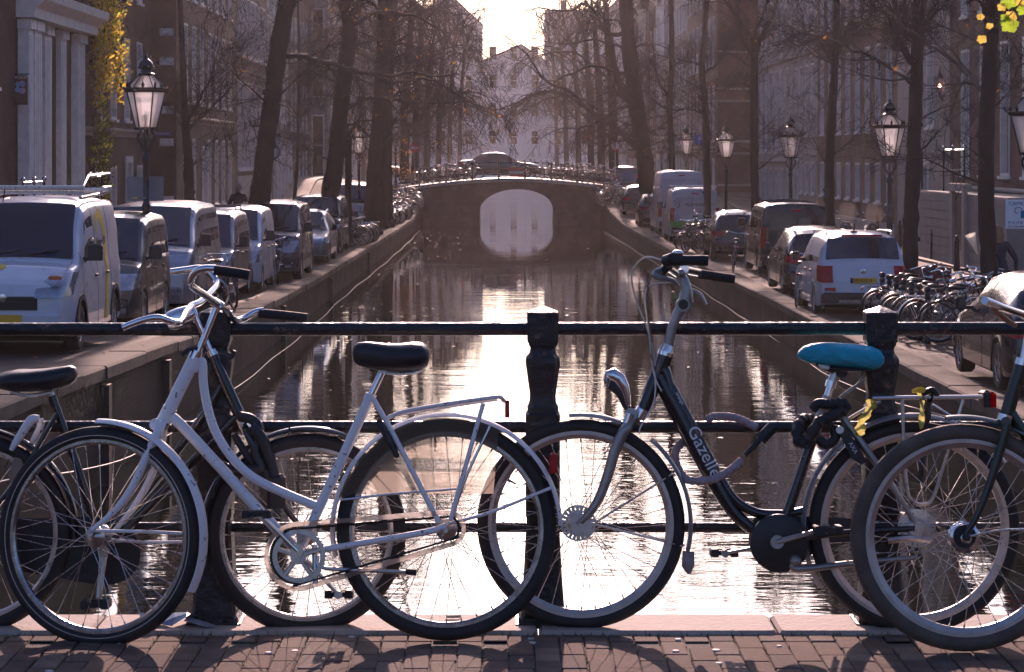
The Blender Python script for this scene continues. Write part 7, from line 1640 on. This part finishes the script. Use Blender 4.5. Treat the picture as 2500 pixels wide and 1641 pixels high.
# ---- people ----
skin = mat('skin', (.42,.26,.19), .6); hair_g = mat('grey_hair', (.45,.42,.38), .8, 0, .3, 40); hair_b = mat('light_brown_hair', (.30,.17,.08), .7, 0, .3, 40); coat_m = mat('dark_coat', (.02,.021,.026), .85, 0, .3, 20); navy_m = mat('navy_jacket', (.018,.028,.05), .8, 0, .3, 15); jean = mat('dark_trousers', (.02,.022,.03), .85)
def skinned(name, verts, edges, radii, m, parent, root=0):
    me = bpy.data.meshes.new(name); me.from_pydata(verts, edges, []); me.materials.append(m); o = link(name, me, parent)
    md = o.modifiers.new('skin', 'SKIN'); md.use_smooth_shade = True
    sv = me.skin_vertices[0].data
    for i, r_ in enumerate(radii): sv[i].radius = (r_ if isinstance(r_, tuple) else (r_, r_)); sv[i].use_root = i == root
    sd = o.modifiers.new('sub', 'SUBSURF'); sd.levels = sd.render_levels = 2
    dg = bpy.context.evaluated_depsgraph_get(); m2 = bpy.data.meshes.new_from_object(o.evaluated_get(dg)); o.modifiers.clear(); o.data = m2
    return o
def person(label, loc, rz, top_m, leg_m, hair_m, arms, stride=.12, long_coat=False, hair_len=.0):
    """faces -y; 1.75 m tall; arms = (right elbow, right hand, left elbow, left hand)"""
    t = thing('person', label, 'person', loc, rz)
    V = [(0,0,.95),(0,0,1.12),(0,0,1.33),(0,-.01,1.46),(0,-.02,1.53),(-.17,0,1.40),(.17,0,1.40)]+list(arms[:2])+list(arms[2:])+[(-.09,0,.88),(-.10,-stride,.50),(-.10,-stride*.6,.09),(-.10,-stride*.6-.15,.045),(.09,0,.88),(.10,stride,.50),(.10,stride*1.6,.09),(.10,stride*1.6-.15,.045)]
    E = [(0,1),(1,2),(2,3),(3,4),(2,5),(2,6),(5,7),(7,8),(6,9),(9,10),(0,11),(11,12),(12,13),(13,14),(0,15),(15,16),(16,17),(17,18)]
    Rd = [(.155,.11),(.14,.10),(.17,.115),(.08,.07),(.055,.055),.075,.075,.052,.034,.052,.034,.095,.062,.045,.04,.095,.062,.045,.04]
    skinned('body', V, E, Rd, top_m, t)
    mb = MB(); mb.ball((0,-.03,1.64), .105, 14, 10, (.78,.95,1.15)); mb.tube([(0,-.125,1.65),(0,-.15,1.615),(0,-.125,1.605)], [.012,.018,.01], 6)
    for s in (-1, 1): mb.ball((s*.083,-.02,1.635), .026, 6, 5, (.4,.8,1.2))
    mb.build('head', skin, t, 1.2)
    mb = MB()
    for s in (-1, 1): mb.ball((s*.032,-.118,1.66), .011, 6, 4)
    mb.box((-.026,-.128,1.578), (.026,-.112,1.584)); mb.build('face', mat('dark_features', (.05,.03,.025), .5), t, .8)
    mb = MB(); mb.ball((0,.0,1.685), .108, 14, 8, (.86,.98,.88))
    if hair_len: mb.tube([(0,.05,1.66),(0,.075,1.56),(0,.07,1.44)], [.08,.095,.06], 10)
    mb.build('hair', hair_m, t, 1.2)
    for s, h, el in ((-1, arms[1], arms[0]), (1, arms[3], arms[2])):
        hv = Vector(h); d = (hv-Vector(el)).normalized(); mb = MB(); mb.tube([hv, hv+d*.05, hv+d*.09], [.026,.04,.034], 8, True, .55)
        sd_ = d.orthogonal().normalized(); ot = d.cross(sd_)
        for k in range(4): b0 = hv+d*.085+ot*(k-1.5)*.017; mb.tube([b0, b0+d*.04+sd_*.012, b0+d*.055+sd_*.035], [.009,.008,.006], 5)
        b0 = hv+d*.035+ot*.032; mb.tube([b0, b0+ot*.025+d*.03, b0+ot*.028+d*.055], [.011,.009,.007], 5); mb.build('hand', skin, t, 1.2)
    mb = MB()
    if long_coat: mb.lathe([(.16,1.1),(.19,.95),(.23,.55),(.25,.42),(.235,.42),(.2,.8)], 16, (0,0,0), caps=False); mb.build('coat_skirt', top_m, t)
    else: mb.lathe([(.165,1.12),(.18,.98),(.175,.84),(.15,.86)], 16, (0,0,0), caps=False); mb.build('jacket_hem', top_m, t)
    skinned('trousers', [(0,0,.90),(-.09,0,.86),(-.10,-stride,.50),(-.10,-stride*.6,.10),(.09,0,.86),(.10,stride,.50),(.10,stride*1.6,.10)], [(0,1),(1,2),(2,3),(0,4),(4,5),(5,6)], [(.15,.11),.105,.075,.062,.105,.075,.062], leg_m, t)
    mb = MB()
    for s, yy_ in ((-1,-stride*.6), (1,stride*1.6)): mb.cbox((s*.1-.05,yy_-.2,.0), (s*.1+.05,yy_+.07,.09), .03)
    mb.build('shoes', leather, t, .5); return t
y = 66.5; x = (582-CX)*y/F
person('grey haired person in a dark coat beside a bicycle behind the white vans', (x, y, zl(y)+.62), .15, coat_m, jean, hair_g, ((-.27,.02,1.12),(-.20,-.20,1.02),(.27,.02,1.12),(.22,-.22,1.02)))
park(0, x+.55, y-.25, zl(y)+.6, -1.35, 'black bicycle held by the grey haired person behind the white vans', None, .03)
y = 46.5; x = 9.55
p_ = person('person in a dark coat walking away behind the nearest right bank tree with bag', (x, y, zr(y)+.06), pi+.1, navy_m, jean, hair_b, ((-.33,.06,1.12),(-.36,-.04,.86),(.31,.06,1.12),(.28,-.2,1.0)), .10, True, .1)
bag = thing('shopping_bag', 'brown paper carrier bag held at the side of the walking person', 'bag', (x-.42+.0, y-.05, zr(y)+.32))
brn = mat('brown_paper', (.30,.14,.06), .8, 0, .15, 9, bump=.2)
mb = MB(); mb.loft([[(-.17,-.07,0),(.17,-.07,0),(.17,.07,0),(-.17,.07,0)], [(-.18,-.085,.38),(.18,-.085,.38),(.18,.085,.38),(-.18,.085,.38)]], True, False); mb.add([(-.17,-.07,.001),(.17,-.07,.001),(.17,.07,.001),(-.17,.07,.001)], [(0,1,2,3)]); mb.build('sack', brn, bag, 0)
mb = MB()
for s in (-.08, .08): mb.tube(smooth_path([(-.08,s,.37),(-.05,s*.4,.52),(.05,s*.4,.52),(.08,s,.37)], 4), .006, 5)
mb.build('handles', brn, bag)
pc = thing('paper_cone', 'bright white paper cone carried upright beside the walking person', 'paper', (x-.40, y+.1, zr(y)+1.32))
mb = MB(); mb.lathe([(.012,-.06),(.05,.12),(.11,.36)], 12, caps=False); mb.xf(Matrix.Rotation(-.35, 4, 'Y')); mb.build('wrapping', leafmat('thin_white_paper', (.7,.68,.64), (.85,.8,.7)), pc, .8)
# ---- motor scooters ----
scp = [paint('scooter_black', (.015,.015,.018), .2, .25), paint('scooter_grey', (.09,.09,.10), .3, .3)]
def scooter(label, loc, rz, m, screen=True, group=None):
    """nose towards -y"""
    t = thing('motor_scooter', label, 'scooter', loc, rz, group)
    for y in (-.62, .60):
        mb = MB(); mb.lathe([(.13,-.05),(.2,-.06),(.245,-.045),(.255,0),(.245,.045),(.2,.06),(.13,.05)], 20, (0,y,.255), 'x'); w = mb.build('wheel', rubber, t); mb = MB(); mb.lathe([(.03,-.05),(.13,-.045),(.14,0),(.13,.045),(.03,.05)], 14, (0,y,.255), 'x'); mb.build('rim', steel, w)
    mb = MB(); mb.loft([[(sx*w, y, lerp(z0, z1, k)) for sx, k in ((-1,.0),(-1,.7),(-.6,1),(.6,1),(1,.7),(1,0))] for y, w, z0, z1 in ((-.52,.10,.45,.62),(-.50,.19,.40,1.0),(-.40,.21,.34,1.02),(-.34,.16,.26,.95),(-.30,.15,.22,.32),(.0,.17,.22,.34),(.12,.18,.24,.50),(.2,.19,.30,.72),(.55,.17,.45,.78),(.85,.10,.62,.80))], True, True); mb.build('body_shell', m, t, .7)
    mb = MB(); mb.loft([[(sx*w, y, z) for sx in (-1,-.7,.7,1) for z in ((z0,) if abs(sx) == 1 else (z0+.07,))] for y, w, z0 in ((.1,.12,.74),(.25,.16,.78),(.5,.15,.80),(.8,.10,.84))], True, True); mb.build('seat', leather, t, .8)
    mb = MB(); mb.tube([(0,-.62,.26),(0,-.5,.6),(0,-.42,1.0)], .03, 8); mb.build('fork', steel, t); mb = MB(); mb.ring(.29, [(0,-.06),(.02,0),(0,.06),(-.004,0)], 12, radians(20), radians(170)); mb.xf(Matrix.Translation((0,-.62,.27)) @ Matrix.Rotation(pi/2,4,'Z')); mb.build('mudguard', m, t)
    mb = MB(); mb.tube(smooth_path([(-.34,-.22,1.05),(-.2,-.38,1.08),(0,-.42,1.05),(.2,-.38,1.08),(.34,-.22,1.05)], 4), .016, 7); mb.build('handlebar', trim, t)
    for s in (-1, 1):
        mb = MB(); mb.tube([(s*.22,-.36,1.08),(s*.33,-.42,1.28)], .006, 5); mb.ball((s*.34,-.42,1.31), .06, 8, 6, (1,.3,.7)); mb.build('mirror', chrome, t)
    mb = MB(); mb.ball((0,-.52,.88), .075, 10, 6, (1.1,.5,.8)); mb.build('headlight', clear_lens, t)
    mb = MB(); mb.ball((0,.86,.74), .05, 8, 5, (1.4,.6,.8)); mb.build('tail_light', red_lens, t)
    if screen:
        mb = MB(); mb.loft([[(w*k, y+.05*abs(k)**2, z) for k in (-1,-.5,0,.5,1)] for w, y, z in ((.18,-.50,.98),(.26,-.47,1.15),(.27,-.43,1.4),(.22,-.38,1.6),(.10,-.36,1.68))], False, False); mb.build('windscreen', clearmat('scooter_screen', (.86,.85,.85), .06, .05, (.7,.65,.6)), t, 1.)
    return t
s0 = scooter('motor scooter with a tall clear windscreen behind the rack at the right edge', (8.75, 36.8, zr(37)+.03), pi-.5, scp[0])
s0.scale = (1.1,)*3
for i, (px, y, lab) in enumerate([(2010,84,'dark scooter without windscreen, leftmost of the row by the brick house'),(2062,82,'dark scooter with windscreen in the middle of the row by the brick house'),(2120,80,'dark scooter with windscreen, rightmost of the row by the brick house'),(1975,86,'dark scooter with windscreen half hidden between the black van and the mottled tree')]):
    o = scooter(lab, ((px-CX)*y/F, y, zr(y)+.05), -.4+.2*i, scp[i % 2], i != 0, 'scooters parked before the brick house'); o.rotation_euler = (0, .1, -.5+.25*i)
# floating leaves on the water
mb = MB(); rnd = random.Random(11)
for i in range(220):
    y = 26+100*rnd.random()**1.2; x = rnd.uniform(-4.2, 5.3)
    if rnd.random() < .55: x = -4.2+abs(rnd.gauss(0,1.6))
    s = rnd.uniform(.02,.05); a = rnd.uniform(0,6.28); mb.add([(x+s*cos(a+k*pi/2), y+s*sin(a+k*pi/2)*1.5, ZW+.012+.01*rnd.random()*(k % 2)) for k in range(4)], [(0,1,2,3)])
tag(mb.build('floating_leaves', mat('wet_leaf', (.16,.10,.045), .6, 0, .4, 10), smooth=0), 'pale fallen leaves floating on the dark water', 'leaves', kind='stuff')
# fallen leaves on the streets
mb = MB()
for i in range(1500):
    if rnd.random() < .5: y = 24+90*rnd.random(); x = xl(y)-rnd.uniform(.1,7); z = zl(y)
    else: y = 30+90*rnd.random(); x = xr(y)+rnd.uniform(.1,7); z = zr(y)
    s = rnd.uniform(.02,.045); a = rnd.uniform(0,6.28); mb.add([(x+s*cos(a+k*pi/2), y+s*sin(a+k*pi/2), z+.045+.02*rnd.random()) for k in range(4)], [(0,1,2,3)])
tag(mb.build('fallen_leaves', leaf_o, smooth=0), 'brown and yellow fallen leaves scattered on both streets', 'leaves', kind='stuff')
# ---------------- air ----------------
hm = bpy.data.materials.new('haze'); hm.use_nodes = True
N = hm.node_tree.nodes; N.remove(N['Principled BSDF'])
pv = N.new('ShaderNodeVolumePrincipled'); pv.inputs['Color'].default_value = (1,.92,.91,1); pv.inputs['Density'].default_value = HAZE; pv.inputs['Anisotropy'].default_value = .72
hm.node_tree.links.new(pv.outputs[0], N['Material Output'].inputs['Volume'])
mb = MB(); mb.box((-70,-30,-5.2), (70,480,30)); tag(mb.build('haze', hm, smooth=0), 'thin bright morning haze filling the street', 'haze', kind='stuff')
